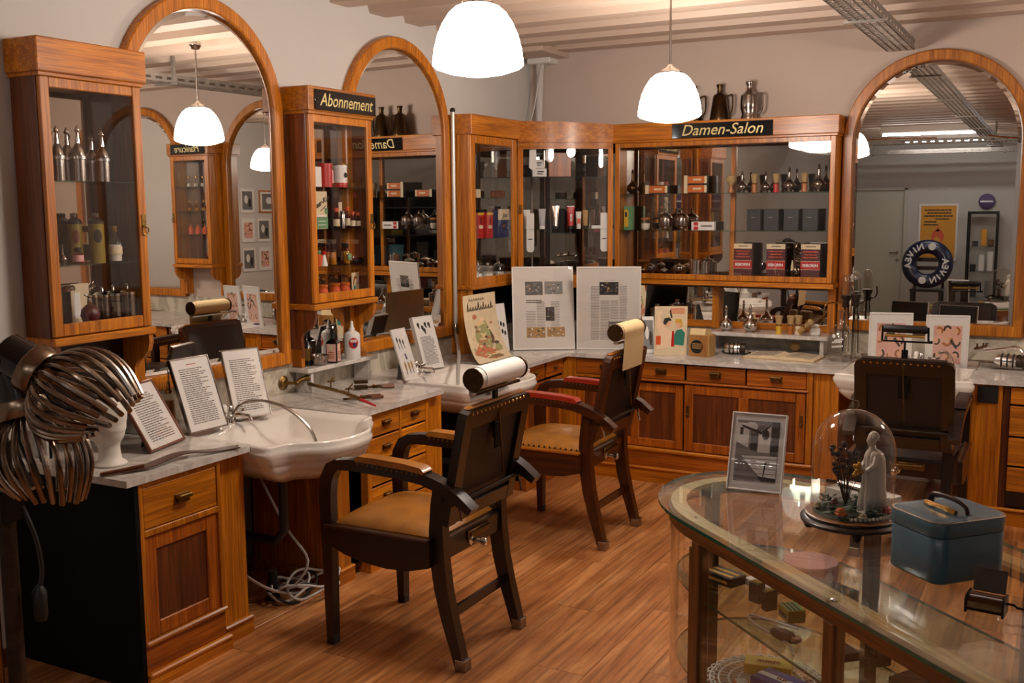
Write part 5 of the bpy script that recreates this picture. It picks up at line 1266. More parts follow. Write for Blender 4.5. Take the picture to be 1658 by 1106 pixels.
def boat(pr, w, h):
    m = ['grey', 'ink', 'white_paper', 'dark_grey', 'grey_ink']
    patch(pr, [(-w*.42, h*.1), (w*.40, h*.1), (w*.40, h*.92), (-w*.42, h*.92)], mi=4)
    patch(pr, [(-w*.42, h*.62), (-w*.18, h*.55), (-w*.18, h*.88), (-w*.42, h*.88)], -.0008, 2); patch(pr, [(w*.0, h*.50), (w*.24, h*.50), (w*.24, h*.90), (w*.0, h*.76)], -.0008, 2)
    patch(pr, [(-w*.14, h*.52), (w*.0, h*.50), (w*.0, h*.74), (-w*.14, h*.74)], -.0009, 3); patch(pr, [(w*.25, h*.45), (w*.40, h*.45), (w*.40, h*.92), (w*.25, h*.92)], -.0008, 3)
    patch(pr, [(-w*.36, h*.72), (-w*.30, h*.72), (-w*.30, h*.82), (-w*.36, h*.82)], -.001, 1)
    patch(pr, [(-w*.35, h*.86), (w*.05, h*.78), (w*.24, h*.90), (w*.24, h*.87), (w*.05, h*.74), (-w*.30, h*.82)], -.0011, 1); disc(pr, w*.14, h*.74, w*.07, h*.07, -.0012, 1); disc(pr, -w*.14, h*.84, w*.12, h*.06, -.0010, 2)
    patch(pr, [(-w*.30, h*.44), (w*.39, h*.46), (w*.39, h*.15), (w*.10, h*.16)], -.0009, 2)
    for k in range(4): patch(pr, [(-w*(.26-.07*k), h*(.41-.065*k)), (w*.39, h*(.42-.065*k)), (w*.39, h*(.412-.065*k)), (-w*(.25-.07*k), h*(.402-.065*k))], -.0011, 0)
    patch(pr, [(w*.02, h*.20), (w*.12, h*.11), (w*.39, h*.11), (w*.39, h*.17), (w*.10, h*.18)], -.0012, 1); patch(pr, [(w*.16, h*.36), (w*.20, h*.38), (w*.16, h*.18), (w*.14, h*.18)], -.0013, 1)
    return m
frame_obj('white framed black and white photograph of a boat in a street, on the showcase', (-0.850,3.184,0.800,0.045,0.315,0.176,0.250), .006, 'white_frame', page='white_paper', content=boat, th=.012)
# framed hairstyle prints on the right wall (seen in the mirrors)
for r in range(3):
    for c in range(7):
        y = 2.55+c*.27; z = .95+r*.36
        if r == 2 and c == 4: continue
        if r == 2 and c in (3,):
            t = frame_obj('wide brown framed pair of portraits on the right wall', (XR-.016, y+.13, z, -PI/2, 0, .42, .28), .02, 'oak_y', content=grey_photo, easel=False, glazed=False); continue
        frame_obj('framed hairstyle print on the right wall, %s row, %s from the far end' % (('lowest', 'middle', 'top')[r], ('seventh', 'sixth', 'fifth', 'fourth', 'third', 'second', 'first')[c]), (XR-.016, y, z, -PI/2, 0, .22, .30), .010, 'white_frame', content=grey_photo if (r+c) % 2 else hairstyles(r*7+c), easel=False, glazed=False, group='framed prints on the right wall')

# ------------------------------------------------------------ rear of the shop, seen in the large mirror
def warn(pr, w, h):
    for i, (a, b) in enumerate(((-.36, .40), (-.36, .33), (-.40, .42), (-.3, .1), (.05, .4), (.0, .42))): lines(pr, w*a, w*b, h*(.90-.055*i), h*(.93-.055*i), 1, mi=0, fill=.9, ragged=0)
    disc(pr, w*.0, h*.42, w*.18, h*.14, mi=1); patch(pr, [(-w*.06, h*.52), (w*.06, h*.52), (0, h*.66)], mi=1); disc(pr, w*.02, h*.36, w*.09, h*.06, -.0009, 2)
    return ['ink', 'coral', 'orange_poster']
frame_obj('orange poster with a flame drawing in a white frame on the rear wall', (-1.77, YR+.02, .86, PI, 0, .58, .90), .03, 'white_frame', page='orange_poster', content=warn, easel=False, glazed=False)
ring = thing('swim_ring', 'dark blue inflatable swim ring with white NIVEA lettering, propped on a chair', 'swim ring', (-1.80, -3.36, .86), 0)
tr = MB(); R1, R2 = .26, .105; n1, n2 = 44, 16; vs = []; fs = []
for i in range(n1):
    for k in range(n2):
        a, b = 2*PI*i/n1, 2*PI*k/n2; vs.append(((R1+R2*math.cos(b))*math.cos(a), R2*.8*math.sin(b), (R1+R2*math.cos(b))*math.sin(a)))
for i in range(n1):
    for k in range(n2): fs.append((i*n2+k, ((i+1) % n1)*n2+k, ((i+1) % n1)*n2+(k+1) % n2, i*n2+(k+1) % n2))
tr.add(vs, fs, 0, True); ro = tr.build('tube', 'navy', ring, world=False); ring.rotation_euler = (.12, 0, 0)
for base in (2.62, -.52):
    for k, ch in enumerate('NIVEA'):     # letters stand outward on the face turned to the mirror wall
        a = base+(k-2)*.33
        o = text('lettering', ch, .125, 'white', ring, (R1*math.cos(a), R2*.8+.003, R1*math.sin(a)), (0, 0, 0), bold=.004, world=False)
        o.rotation_euler = (Matrix.Rotation(PI, 3, 'Z') @ Matrix.Rotation(PI/2, 3, 'X') @ Matrix.Rotation(PI/2-a, 3, 'Z')).to_euler()
for a in (PI/2-.25, -PI/2-.2):
    mb = MB(); mb.lathe([(.0, 0), (.055, 0), (.05, .004), (0, .004)], R1*math.cos(a), R2*.8, R1*math.sin(a), 16, axis=1); mb.build('white_badge', 'white', ring, world=False)
ch = thing('wooden_chair', 'dark wooden chair carrying the blue swim ring at the rear', 'chair', (-1.80, -3.50, 0))
for sx in (-.2, .2):
    for sy in (-.18, .18): MB().box(sx-.02, sx+.02, sy-.02, sy+.02, 0, .44 if sy > 0 else .95, .003).build('leg', 'walnut_z', ch, world=False)
MB().box(-.23, .23, -.21, .22, .44, .48, .008).build('seat', 'walnut_x', ch, world=False)
for z in (.62, .78, .91): MB().box(-.18, .18, -.19, -.17, z-.03, z+.03, .004).build('back_slat', 'walnut_x', ch, world=False)
vt = thing('glass_vitrine', 'tall slim glass vitrine with dark frame by the rear wall', 'vitrine', (-1.10, -4.1, 0))
for sx in (-.2, .2):
    for sy in (-.18, .18): MB().box(sx-.012, sx+.012, sy-.012, sy+.012, 0, 1.64, .002).build('post', 'black_iron', vt, world=False)
for z in (.02, .33, .72, 1.10, 1.60): MB().box(-.21, .21, -.19, .19, z, z+(.04 if z in (.02, 1.60) else .008), .002).build('shelf', 'black_iron' if z in (.02, 1.60) else 'shelf_glass', vt, world=False)
for k, (dx, z, hh, mm) in enumerate([(-.1, 1.108, .08, 'dark_grey'), (.02, 1.108, .26, 'orange_poster'), (.12, 1.108, .1, 'bronze'), (-.12, .728, .1, 'black'), (.0, .728, .25, 'white_frame'), (.12, .728, .30, 'white_frame'), (-.1, .338, .2, 'dark_grey'), (.1, .338, .24, 'grey')]):
    tag(MB().box(-1.10+dx-.04, -1.10+dx+.04, -4.14, -4.08, z, z+hh, .006).build('carton', mm), ['small dark pot', 'tall orange carton', 'brown pot', 'black pot', 'white card', 'tall white card', 'dark box', 'grey box'][k]+' in the rear glass vitrine', 'exhibit', 'exhibits in the rear vitrine')
bl = thing('round_sign', 'purple round sign above the rear glass vitrine', 'sign', (-1.08, YR+.02, 1.79))
MB().lathe([(0, 0), (.12, 0), (.12, .02), (.09, .05), (.0, .062)], 0, 0, 0, 24, axis=1).build('disc', 'purple', bl, world=False); MB().box(-.09, .09, .055, .068, -.012, .012, .002).build('band', 'white', bl, world=False)
tag(MB().prism([(-.62, 1.95), (-.40, 2.02), (-.48, 2.16)], 1, YR+.005, YR+.015).build('pennant', 'dark_red'), 'dark red triangular pennant on the rear wall', 'pennant')

# ------------------------------------------------------------ small goods
def turned(name, label, cat, loc, parts, group=None, rz=0., n=18):
    """Thing made of turned parts: (part name, profile, material)."""
    t = thing(name, label, cat, loc, rz, group)
    for pn, prof, mat in parts: MB().lathe(prof, n=n).build(pn, mat, t, world=False)
    return t
def carton(name, label, cat, loc, w, d, h, mat, prints=(), group=None, rz=0., bev=.002):
    """Upright box facing local -y; prints: (x0,x1,z0,z1,material) as fractions of the front."""
    t = thing(name, label, cat, loc, rz, group)
    MB().box(-w/2, w/2, -d/2, d/2, 0, h, bev).build('carton', mat, t, world=False)
    for k, (a, b, c, e, m) in enumerate(prints): MB().box(w*(a-.5), w*(b-.5), -d/2-.0008-.0003*k, -d/2, h*c, h*e).build('print', m, t, world=False)
    return t
def flask_parts(s=1., mat='tin', neck=1.):
    return [('body', [(0, 0), (.024*s, 0), (.026*s, .004*s), (.020*s, .010*s), (.036*s, .024*s), (.042*s, .042*s), (.038*s, .056*s), (.022*s, .072*s), (.011*s, .085*s), (.008*s, .10*s), (.007*s, .10*s+.03*neck*s)], mat),
            ('stopper', [(.0085*s, .10*s+.03*neck*s), (.011*s, .104*s+.03*neck*s), (.006*s, .110*s+.03*neck*s), (.009*s, .118*s+.03*neck*s), (.004*s, .128*s+.03*neck*s), (0, .134*s+.03*neck*s)], mat)]
def tall_flask(h=.21, r=.026):
    return [('body', [(0, 0), (r, 0), (r, h*.42), (r*1.08, h*.43), (r*1.08, h*.46), (r*.98, h*.47), (r*.92, h*.54), (r*.6, h*.62), (r*.34, h*.67)], 'tin'),
            ('neck', [(r*.34, h*.67), (r*.30, h*.80), (r*.24, h*.86), (r*.40, h*.885), (r*.42, h*.91), (r*.2, h*.955), (0, h)], 'chrome'),
            ('band', [(r*1.0, h*.38), (r*1.14, h*.39), (r*1.14, h*.44), (r*1.0, h*.45)], 'chrome')]
def wrap_oval(r, a0, z0, ra, rz, n=12):
    """Oval label wrapped round a cylinder."""
    mb = MB(); vs = []
    for j in range(n+1):
        q = -1+2*j/n; h = rz*math.sqrt(max(0, 1-q*q)); a = a0+ra*q
        vs += [(r*math.cos(a), r*math.sin(a), z0-h), (r*math.cos(a), r*math.sin(a), z0+h)]
    return mb.add(vs, [(2*j, 2*j+2, 2*j+3, 2*j+1) for j in range(n)], 0, True)
LA = PI/2     # boxes on the side wall face +x
G = 'goods in the glazed cabinets'
# nearest cabinet
for k, (p, dx, h) in enumerate([((-3.355,2.669,1.791), 0, .205), ((-3.400,2.750,1.792), 0, .205), ((-3.345,2.755,1.792), 0, .212), ((-3.410,2.873,1.794), 0, .185), ((-3.350,2.872,1.793), 0, .200)]):
    turned('perfume_flask', ['leftmost slim silver flask on the top shelf of the nearest cabinet', 'slim silver flask set back beside the leftmost one, top shelf', 'silver flask with tall pointed stopper, front middle of the top shelf', 'shorter silver flask set back on the top shelf', 'silver flask with ringed neck, rightmost on the top shelf'][k], 'flask', (p[0], p[1], 1.812), tall_flask(h), 'silver flasks in the nearest cabinet')
def tin_parts(h, r):
    return [('body', [(0, 0), (r, 0), (r, h*.78)], 'olive'), ('shoulder', [(r*1.01, h*.78), (r*1.01, h*.84), (r*.55, h*.90)], 'black'), ('cap', [(r*.45, h*.90), (r*.5, h*.93), (r*.5, h*.985), (r*.3, h)], 'tin')]
for k, (p, r) in enumerate([((-3.405,2.766,1.496), .028), ((-3.350,2.822,1.494), .029)]):
    t = turned('talc_tin', ['olive talc tin with a round line emblem, set back', 'olive talc tin with a black oval emblem, in front'][k], 'tin', (p[0], p[1], 1.497), tin_parts(.195, r), 'olive talc tins')
    mb = MB(); q = r+.0012
    mb = wrap_oval(q-.0006, -.55, .105, .55, .026); mb.build('emblem', 'black' if k else 'dark_oak_z', t, world=False)
p = (-3.330,2.714,1.500); turned('scent_bottle', 'tiny amber scent bottle with pink label in the nearest cabinet', 'bottle', (p[0], p[1], 1.497), [('body', [(0, 0), (.018, 0), (.020, .01), (.020, .04), (.010, .048)], 'amber_glass'), ('label', [(.0205, .012), (.0208, .014), (.0208, .034), (.0205, .036)], 'pink'), ('cap', [(.012, .048), (.014, .052), (.014, .064), (.0, .066)], 'black')])
p = (-3.360,2.917,1.490); turned('cut_glass_bottle', 'cut glass lotion bottle with brass cap in the nearest cabinet', 'bottle', (p[0], p[1], 1.497), [('body', [(0, 0), (.026, 0), (.027, .01), (.027, .07), (.022, .088), (.011, .104), (.010, .118)], 'clear_glass'), ('lotion', [(0, .004), (.024, .004), (.024, .068), (.0, .068)], 'plaster'), ('cap', [(.012, .118), (.0125, .12), (.0125, .142), (0, .143)], 'brass'), ('label', [(.0272, .03), (.0276, .032), (.0276, .058), (.0272, .06)], 'cream_paper')], n=10)
p = (-3.360,2.669,1.502); turned('silver_pot', 'small silver lidded pot at the left of the middle shelf', 'pot', (p[0], p[1], 1.497), flask_parts(.5))
p = (-3.360,2.683,1.282); turned('tall_jar', 'tall clear jar with silver collar on the lowest shelf', 'jar', (p[0], p[1], 1.247), [('body', [(0, 0), (.024, 0), (.02, .012), (.016, .02), (.02, .05), (.024, .15)], 'clear_glass'), ('rim', [(.0245, .15), (.027, .155), (.027, .165), (.02, .172)], 'chrome')])
p = (-3.420,2.785,1.269); carton('paper_card', 'cream paper card with squiggles on the lowest shelf of the nearest cabinet', 'card', (p[0], p[1], 1.247), .085, .003, .17, 'cream_paper', [(.1, .5, .2, .8, 'white_paper')], rz=LA)
p = (-3.335,2.759,1.271); t = turned('atomizer', 'round red scent atomizer with metal pump on the lowest shelf', 'atomizer', (p[0], p[1], 1.247), [('foot', [(0, 0), (.02, 0), (.022, .008), (.010, .016)], 'tin'), ('bulb', [(.010, .016), (.028, .026), (.037, .05), (.033, .074), (.018, .090), (.010, .095)], 'dark_red'), ('pump', [(.009, .095), (.011, .10), (.008, .118), (.013, .124), (.006, .134), (0, .136)], 'chrome')])
MB().tube([(0, 0, .128), (.0, -.022, .132)], .004, 6).build('nozzle', 'chrome', t, world=False)
for k, (p, r, h) in enumerate([((-3.410,2.884,1.273), .038, .155), ((-3.380,2.913,1.271), .034, .16), ((-3.350,2.958,1.268), .034, .165)]):
    turned('steel_canister', ['wide steel canister behind the red atomizer', 'steel canister with pointed lid, middle of the lowest shelf', 'steel canister at the right end of the lowest shelf'][k], 'canister', (p[0], p[1], 1.247), [('body', [(0, 0), (r, 0), (r, h*.72)], 'tin'), ('lid', [(r*1.03, h*.72), (r*1.03, h*.78), (r*.8, h*.82), (r*.2, h*.86), (r*.12, h*.92), (r*.22, h*.96), (0, h)], 'chrome')], 'steel canisters in the nearest cabinet')
# Abonnement cabinet
def abon(px, dx=0.): return None
A1, A2, A3, A4 = 1.810, 1.600, 1.413, 1.247
p = (-3.360,4.181,1.818); carton('carton', 'plain white carton at the left of the top Abonnement shelf', 'box', (p[0], p[1], A1), .05, .04, .10, 'white_paper', rz=LA)
p = (-3.350,4.247,1.819); t = turned('powder_tin', 'red powder tin with pale side panel on the top Abonnement shelf', 'tin', (p[0], p[1], A1), [('body', [(0, 0), (.036, 0), (.036, .105)], 'red'), ('lid', [(.037, .105), (.037, .118), (.0, .12)], 'red')]); MB().box(.022, .030, .016, .030, .02, .085).build('side_label', 'pink', t, world=False)
p = (-3.350,4.369,1.821); t = turned('powder_tin', 'white and red powder tin with a black round emblem, top Abonnement shelf', 'tin', (p[0], p[1], A1), [('body', [(0, 0), (.036, 0), (.036, .100)], 'white_paper'), ('red_band', [(.0363, .0), (.0366, .002), (.0366, .022), (.0363, .024)], 'red'), ('lid', [(.037, .100), (.037, .112), (0, .114)], 'white')]); MB().lathe([(0, .036), (.014, .036), (.012, .038), (0, .038)], .0, .0, .062, 16, axis=0).build('emblem', 'black', t, world=False)
p = (-3.410,4.511,1.824); carton('gilt_card', 'gold ornamented card behind the powder tins', 'card', (p[0], p[1], A1), .06, .004, .125, 'gilt', [(.2, .8, .2, .85, 'brush_wood')], rz=LA)
p = (-3.345,4.201,1.606); t = carton('hair_tonic_card', 'green and white hair tonic card with slanted black script', 'card', (p[0], p[1], A2), .092, .006, .188, 'cream_paper', [(.0, 1., .02, .32, 'green'), (.75, 1., .4, .56, 'green'), (.08, .8, .33, .37, 'white_paper'), (.15, .8, .20, .22, 'white_paper'), (.15, .8, .10, .12, 'white_paper')], rz=LA)
text('lettering', 'Haar-Kur', .036, 'ink', t, (-.004, -.0045, .132), (PI/2, -.42, 0), shear=.3, bold=.0006, world=False)
MB().tube([(-.01, -.004, .090), (.035, -.004, .118)], .002, 4).build('underline', 'ink', t, world=False)
amb = lambda h, r: [('body', [(0, 0), (r, 0), (r, h*.55), (r*.4, h*.68), (r*.35, h*.8)], 'amber_glass'), ('label', [(r*1.01, h*.12), (r*1.03, h*.13), (r*1.03, h*.45), (r*1.01, h*.46)], 'cream_paper'), ('stopper', [(r*.5, h*.8), (r*.75, h*.85), (r*.75, h*.93), (r*.9, h*.95), (r*.9, h), (0, h)], 'coral')]
for k, (p, h, r) in enumerate([((-3.345,4.322,1.607), .105, .017), ((-3.380,4.461,1.604), .11, .016), ((-3.360,4.478,1.604), .085, .015), ((-3.380,4.553,1.602), .08, .014)]):
    turned('tonic_bottle', ['amber tonic bottle with flared orange stopper beside the tonic card', 'amber tonic bottle with orange stopper, set back', 'small amber bottle with cream label, second Abonnement shelf', 'small amber bottle at the right end of the second Abonnement shelf'][k], 'bottle', (p[0], p[1], A2), amb(h, r), 'amber tonic bottles')
p = (-3.370,4.406,1.605); turned('steel_flask', 'slim dark steel flask between the amber bottles', 'flask', (p[0], p[1], A2), [('body', [(0, 0), (.016, 0), (.016, .07), (.012, .08)], 'tin'), ('cap', [(.013, .08), (.013, .09), (0, .092)], 'chrome')])
p = (-3.400,4.429,1.604); carton('oval_fan', 'cream oval paper fan behind the amber bottles', 'card', (p[0], p[1], A2), .03, .003, .135, 'cream_paper', rz=LA)
p = (-3.360,4.181,1.407); turned('coral_bottle', 'round coral bottle at the left of the third Abonnement shelf', 'bottle', (p[0], p[1], A3), [('body', [(0, 0), (.022, 0), (.026, .02), (.026, .05), (.018, .06)], 'coral'), ('cap', [(.016, .06), (.018, .065), (.018, .08), (0, .082)], 'green')])
p = (-3.335,4.199,1.407); turned('spray_bottle', 'white conical spray bottle with red cap in the Abonnement cabinet', 'bottle', (p[0], p[1], A3), [('body', [(0, 0), (.018, 0), (.018, .008), (.007, .058)], 'white'), ('cap', [(.009, .058), (.011, .062), (.011, .076), (0, .078)], 'red')])
for k, (p, mm) in enumerate([((-3.380,4.291,1.401), 'yellow_glass'), ((-3.345,4.287,1.402), 'yellow_glass'), ((-3.380,4.420,1.394), 'amber_glass'), ((-3.360,4.420,1.395), 'yellow_glass')]):
    t = turned('cologne_bottle', ['yellow cologne bottle set back beside the red capped spray', 'yellow cologne bottle with ring label in front', 'amber cologne bottle in the middle of the third Abonnement shelf', 'yellow cologne bottle with green label, third Abonnement shelf'][k], 'bottle', (p[0], p[1], A3), [('body', [(0, 0), (.019, 0), (.021, .01), (.018, .07), (.008, .085)], mm), ('lotion', [(0, .004), (.016, .004), (.015, .066), (0, .066)], 'yellow' if mm == 'yellow_glass' else 'brush_wood'), ('cap', [(.010, .085), (.012, .09), (.012, .108), (0, .110)], 'black')], 'yellow cologne bottles')
    if k == 3: MB().box(.0, .0215, -.013, .013, .02, .055).build('label', 'green', t, world=False)
p = (-3.370,4.531,1.389); t = carton('hair_clipper', 'dark hand clipper lying at the right of the third Abonnement shelf', 'clipper', (p[0], p[1], A3), .075, .03, .028, 'black_iron', rz=LA, bev=.008); MB().ball((-.045, 0, .03), .008).build('knob', 'chrome', t, world=False)
jar_p = lambda lidm, h, r: [('body', [(0, 0), (r*.82, 0), (r*.9, .004), (r, h*.14), (r, h*.30), (r*.82, h*.46), (r*.86, h*.50)], 'coral'), ('rim', [(r*.9, h*.50), (r*.95, h*.52), (r*.95, h*.60), (r*.7, h*.62)], 'orange'), ('glass_neck', [(r*.66, h*.62), (r*.66, h*.82)], 'clear_glass'), ('stopper', [(r*.7, h*.82), (r*.7, h*.86), (r*.5, h*.9), (r*.55, h*.97), (0, h)], lidm)]
for k, (p, lm) in enumerate([((-3.345,4.193,1.222), 'brass'), ((-3.355,4.306,1.218), 'dark_oak_z'), ((-3.350,4.384,1.222), 'dark_red')]):
    turned('coral_jar', ['coral glass jar with brass stopper, lowest Abonnement shelf', 'coral glass jar with brown stopper, lowest Abonnement shelf', 'coral glass jar with dark red stopper, lowest Abonnement shelf'][k], 'jar', (p[0], p[1], A4), jar_p(lm, .118, .029), 'coral jars')
p = (-3.380,4.515,1.210); t = carton('advert_card', 'arched advert card with a lady profile on the lowest Abonnement shelf', 'card', (p[0], p[1], A4), .088, .004, .115, 'cream_paper', rz=LA+.2)
pr = MB(); disc(pr, -.005, .062, .026, .036, -.0032, 0); disc(pr, -.003, .055, .018, .028, -.0036, 1); patch(pr, [(-.03, .005), (.0, .005), (-.005, .045), (-.024, .045)], -.004, 2); disc(pr, .014, .075, .007, .008, -.004, 3); patch(pr, [(.0, .004), (.04, .004), (.03, .014), (.0, .012)], -.004, 4); pr.build('print', ['brush_wood', 'cream_paper', 'teal', 'white_paper', 'coral'], t, world=False)
# marble shelf below: bowl, bottles
p = (-3.375, 4.185, .907); turned('metal_bowl', 'small hammered metal shaving bowl on the marble shelf', 'bowl', p, [('bowl', [(0, 0), (.030, 0), (.042, .010), (.048, .034), (.049, .048), (.051, .052), (.048, .052), (.045, .036), (.03, .012), (0, .010)], 'tin')], n=28)
p = (-3.361,4.284,0.907); t = thing('lotion_bottle', 'square dark lotion bottle with cream labels and spout, marble shelf', 'bottle', p, .35+LA)
MB().loft([[(x, y, z) for x, y in rrect(.030-i, .030-i, .006)] for i, z in ((.002, 0), (0, .003), (0, .105), (.008, .118), (.018, .126))]).build('body', 'black_gloss', t, world=False)
for k in range(4):
    o = MB().box(-.024, .024, -.0312, -.0302, .01, .10, .0).build('label', 'pink_page', t, world=False); o.rotation_euler = (0, 0, k*PI/2)
    o2 = MB(); disc(o2, 0, .082, .013, .014, -.0316, 0); lines(o2, -.018, .018, .02, .06, 4, -.0316, 1); q = o2.build('print', ['cream_paper', 'brush_wood'], t, world=False); q.rotation_euler = (0, 0, k*PI/2)
MB().lathe([(.012, .12), (.011, .15), (.013, .152), (.013, .172), (.006, .18)], n=14).build('neck', 'black', t, world=False)
MB().tube([(0, 0, .175), (.004, .0, .192), (-.015, -.01, .205)], [.006, .005, .004], 8).build('spout', 'tin', t, world=False)
p = (-3.366,4.455,0.907); t = turned('plastic_bottle', 'white plastic lotion bottle with a red oval label', 'bottle', p, [('body', [(0, 0), (.036, 0), (.038, .004), (.038, .088), (.034, .098), (.016, .108)], 'plastic_white'), ('nozzle', [(.013, .108), (.014, .116), (.009, .120), (.006, .142), (.002, .146)], 'white')], n=26)
t.scale = (1.15, 1.15, 1.38); wrap_oval(.0384, -.75, .062, .62, .021).build('label', 'red', t, world=False); wrap_oval(.0388, -.62, .055, .24, .008).build('emblem', 'blue', t, world=False)
mb = MB()
for j in range(7): a_ = -1.12+.11*j; mb.add([(.0391*math.cos(a_), .0391*math.sin(a_), .066), (.0391*math.cos(a_+.075), .0391*math.sin(a_+.075), .066), (.0391*math.cos(a_+.075), .0391*math.sin(a_+.075), .076), (.0391*math.cos(a_), .0391*math.sin(a_), .076)], [(0, 1, 2, 3)])
mb.build('lettering', 'white', t, world=False)
p = (-3.415, 4.13, .907); turned('dark_bottle', 'dark green bottle behind the metal bowl', 'bottle', p, [('body', [(0, 0), (.028, 0), (.028, .10), (.012, .13), (.011, .17)], 'black_gloss'), ('label', [(.0283, .03), (.0287, .032), (.0287, .09), (.0283, .092)], 'old_brass')])
# corner cabinet goods
C1, C2, C3 = 1.764, 1.506, 1.218
p = (-3.370,5.796,1.766); carton('carton', 'small cream carton on the upper corner shelf', 'box', (p[0], p[1], C1), .05, .04, .055, 'cream_paper', rz=LA)
p = (-3.370,6.080,1.767); carton('wooden_box', 'flat brown box on the upper corner shelf', 'box', (p[0], p[1], C1), .11, .05, .05, 'dark_oak_y', rz=LA)
for k, (p, pr_) in enumerate([((-3.360,5.797,1.507), 0), ((-3.340,5.882,1.505), 1)]):
    carton('red_tin', ['red cream tin at the left of the corner shelf', 'red cream tin beside the navy Just carton'][k], 'tin', (p[0], p[1], C2), .075, .045, .165, 'red', [(0, 1, .9, 1, 'yellow'), (.2, .8, .38, .5, 'cream_paper'), (.4, .6, .55, .8, 'dark_red')], 'red tins in the corner cabinet', rz=LA)
p = (-3.360,6.100,1.490); t = carton('carton', 'navy and cream carton with script word in the corner cabinet', 'box', (p[0], p[1], C2), .16, .05, .185, 'blue', [(0, 1, .62, 1, 'cream_paper'), (.42, .58, .36, .46, 'gilt'), (.2, .85, .16, .2, 'purple')], rz=LA)
text('lettering', 'Just', .042, 'ink', t, (.012, -.0268, .145), (PI/2, 0, 0), shear=.4, world=False)
gj = lambda h, r: [('body', [(0, 0), (r, 0), (r, h*.7), (r*.9, h*.74)], 'clear_glass'), ('lid', [(r*1.04, h*.74), (r*1.04, h*.80), (r*.3, h*.86), (r*.2, h*.92), (r*.3, h*.96), (0, h)], 'chrome'), ('contents', [(0, .004), (r*.9, .004), (r*.9, h*.45), (0, h*.45)], 'plaster')]
for k, (p, r) in enumerate([((-3.390,5.842,1.230), .032), ((-3.350,5.902,1.227), .040), ((-3.370,6.088,1.227), .036)]):
    turned('glass_jar', ['glass jar with metal lid at the left of the corner cabinet floor', 'wide glass jar with metal lid, middle of the corner cabinet floor', 'glass jar with metal lid beside the bowed door'][k], 'jar', (p[0], p[1], C3), gj(.135, r), 'lidded glass jars')
p = (-3.330,5.755,1.233); carton('flat_tin', 'flat patterned tin before the glass jars', 'tin', (p[0], p[1], C3), .07, .04, .03, 'cardboard', [(0, 1, .3, .6, 'red')], rz=LA)
# bowed cabinet goods
BWA = math.atan2(.86, .0)
RZB = .53
def bowp(t, off): x, y = bow(t, off); return x, y
def tube_item(label, t, off, z, h, w, mat, capm, extra=None):
    x, y = bowp(t, off); o = thing('cream_tube', label, 'tube', (x, y, z), RZB, 'cream tubes in the bowed cabinet')
    MB().lathe([(w*.40, 0), (w*.42, .02)], n=14).build('cap', capm, o, world=False)
    rings = [[(math.cos(a)*(w*.40+(w*.5-w*.40)*q), math.sin(a)*w*.40*(1-q*.93), .02+(h-.02)*q) for a in [2*PI*k/18 for k in range(18)]] for q in (0, .04, .25, .5, .75, .97, 1.)]
    MB().loft(rings).build('body', mat, o, world=False)
    if extra: extra(o, w, h)
    return o
def redtube(o, w, h):
    text('lettering', 'BIOX', .020, 'white', o, (0, -w*.40-.001, h*.5), (PI/2, PI/2, 0), bold=.0006, world=False); MB().box(-w*.5, w*.5, -.003, .003, h, h+.006).build('crimp', 'white', o, world=False)
tube_item('pale tube at the left of the bowed cabinet', .10, -.10, 1.556, .13, .05, 'white_paper', 'white')
tube_item('grey-white tube beside the left paper strip in the bowed cabinet', .26, -.10, 1.556, .135, .05, 'grey_card', 'white')
tube_item('large silver tube with dark cap in the bowed cabinet', .40, -.09, 1.556, .155, .055, 'tin', 'black')
tube_item('bright red tube with white letters in the bowed cabinet', .56, -.08, 1.556, .148, .05, 'red', 'black', redtube)
tube_item('small white and orange tube right of the red tube', .645, -.09, 1.556, .115, .038, 'white_paper', 'white', lambda o, w, h: MB().box(-w*.3, w*.3, -w*.42, -w*.38, h*.3, h*.6).build('label', 'coral', o, world=False))
tube_item('tan tube right of the small white tube', .72, -.10, 1.556, .125, .04, 'cardboard', 'black')
tube_item('dark red capped tube at the right of the bowed cabinet', .93, -.10, 1.556, .15, .045, 'dark_red', 'white')
x, y = bowp(.84, -.07); carton('carton', 'small flat white carton on the bowed cabinet shelf', 'box', (x, y, 1.556), .075, .03, .022, 'white_paper', rz=RZB)
for k, t_ in enumerate((.13, .915)):
    x, y = bowp(t_, -.035); t = thing('paper_strip', ['long white paper strip hanging at the left of the bowed cabinet', 'long white paper strip hanging at the right of the bowed cabinet'][k], 'strip', (x, y, 1.40), RZB, 'paper strips in the bowed cabinet')
    MB().prism([(-.026, .02), (-.018, .004), (0, 0), (.018, .004), (.026, .02), (.026, .262), (-.026, .262)], 1, -.001, .001).build('strip', 'white_paper', t, world=False); MB().box(-.014, .014, -.0022, -.001, .085, .092).build('print', 'ink', t, world=False)
for k, (t_, ln) in enumerate(((.16, .14), (.33, .09))):
    x, y = bowp(t_, -.04); t = thing('price_tag', ['pointed white tag hanging at the top left of the bowed cabinet', 'short pointed white tag hanging beside the longer one'][k], 'tag', (x, y, 2.085-ln), RZB, 'white tags in the bowed cabinet')
    MB().prism([(-.026, .02), (0, 0), (.026, .02), (.022, ln), (-.022, ln)], 1, -.001, .001).build('tag', 'white_paper', t, world=False)
for k, z in enumerate((1.905, 1.963)):
    x, y = bowp(.235-.02*k, -.12); carton('carton', ['white carton with black zigzag, lower of its stack', 'white carton with black zigzag, upper of its stack'][k], 'box', (x, y, z), .095, .05, .056, 'white_paper', [(.35, .8, .55, .7, 'ink'), (.3, .7, .3, .42, 'ink')], 'zigzag cartons', rz=RZB)
x, y = bowp(.45, -.14); carton('wooden_box', 'tall plain brown box on the upper bowed shelf', 'box', (x, y, 1.905), .15, .05, .16, 'red_oak_z', rz=RZB)
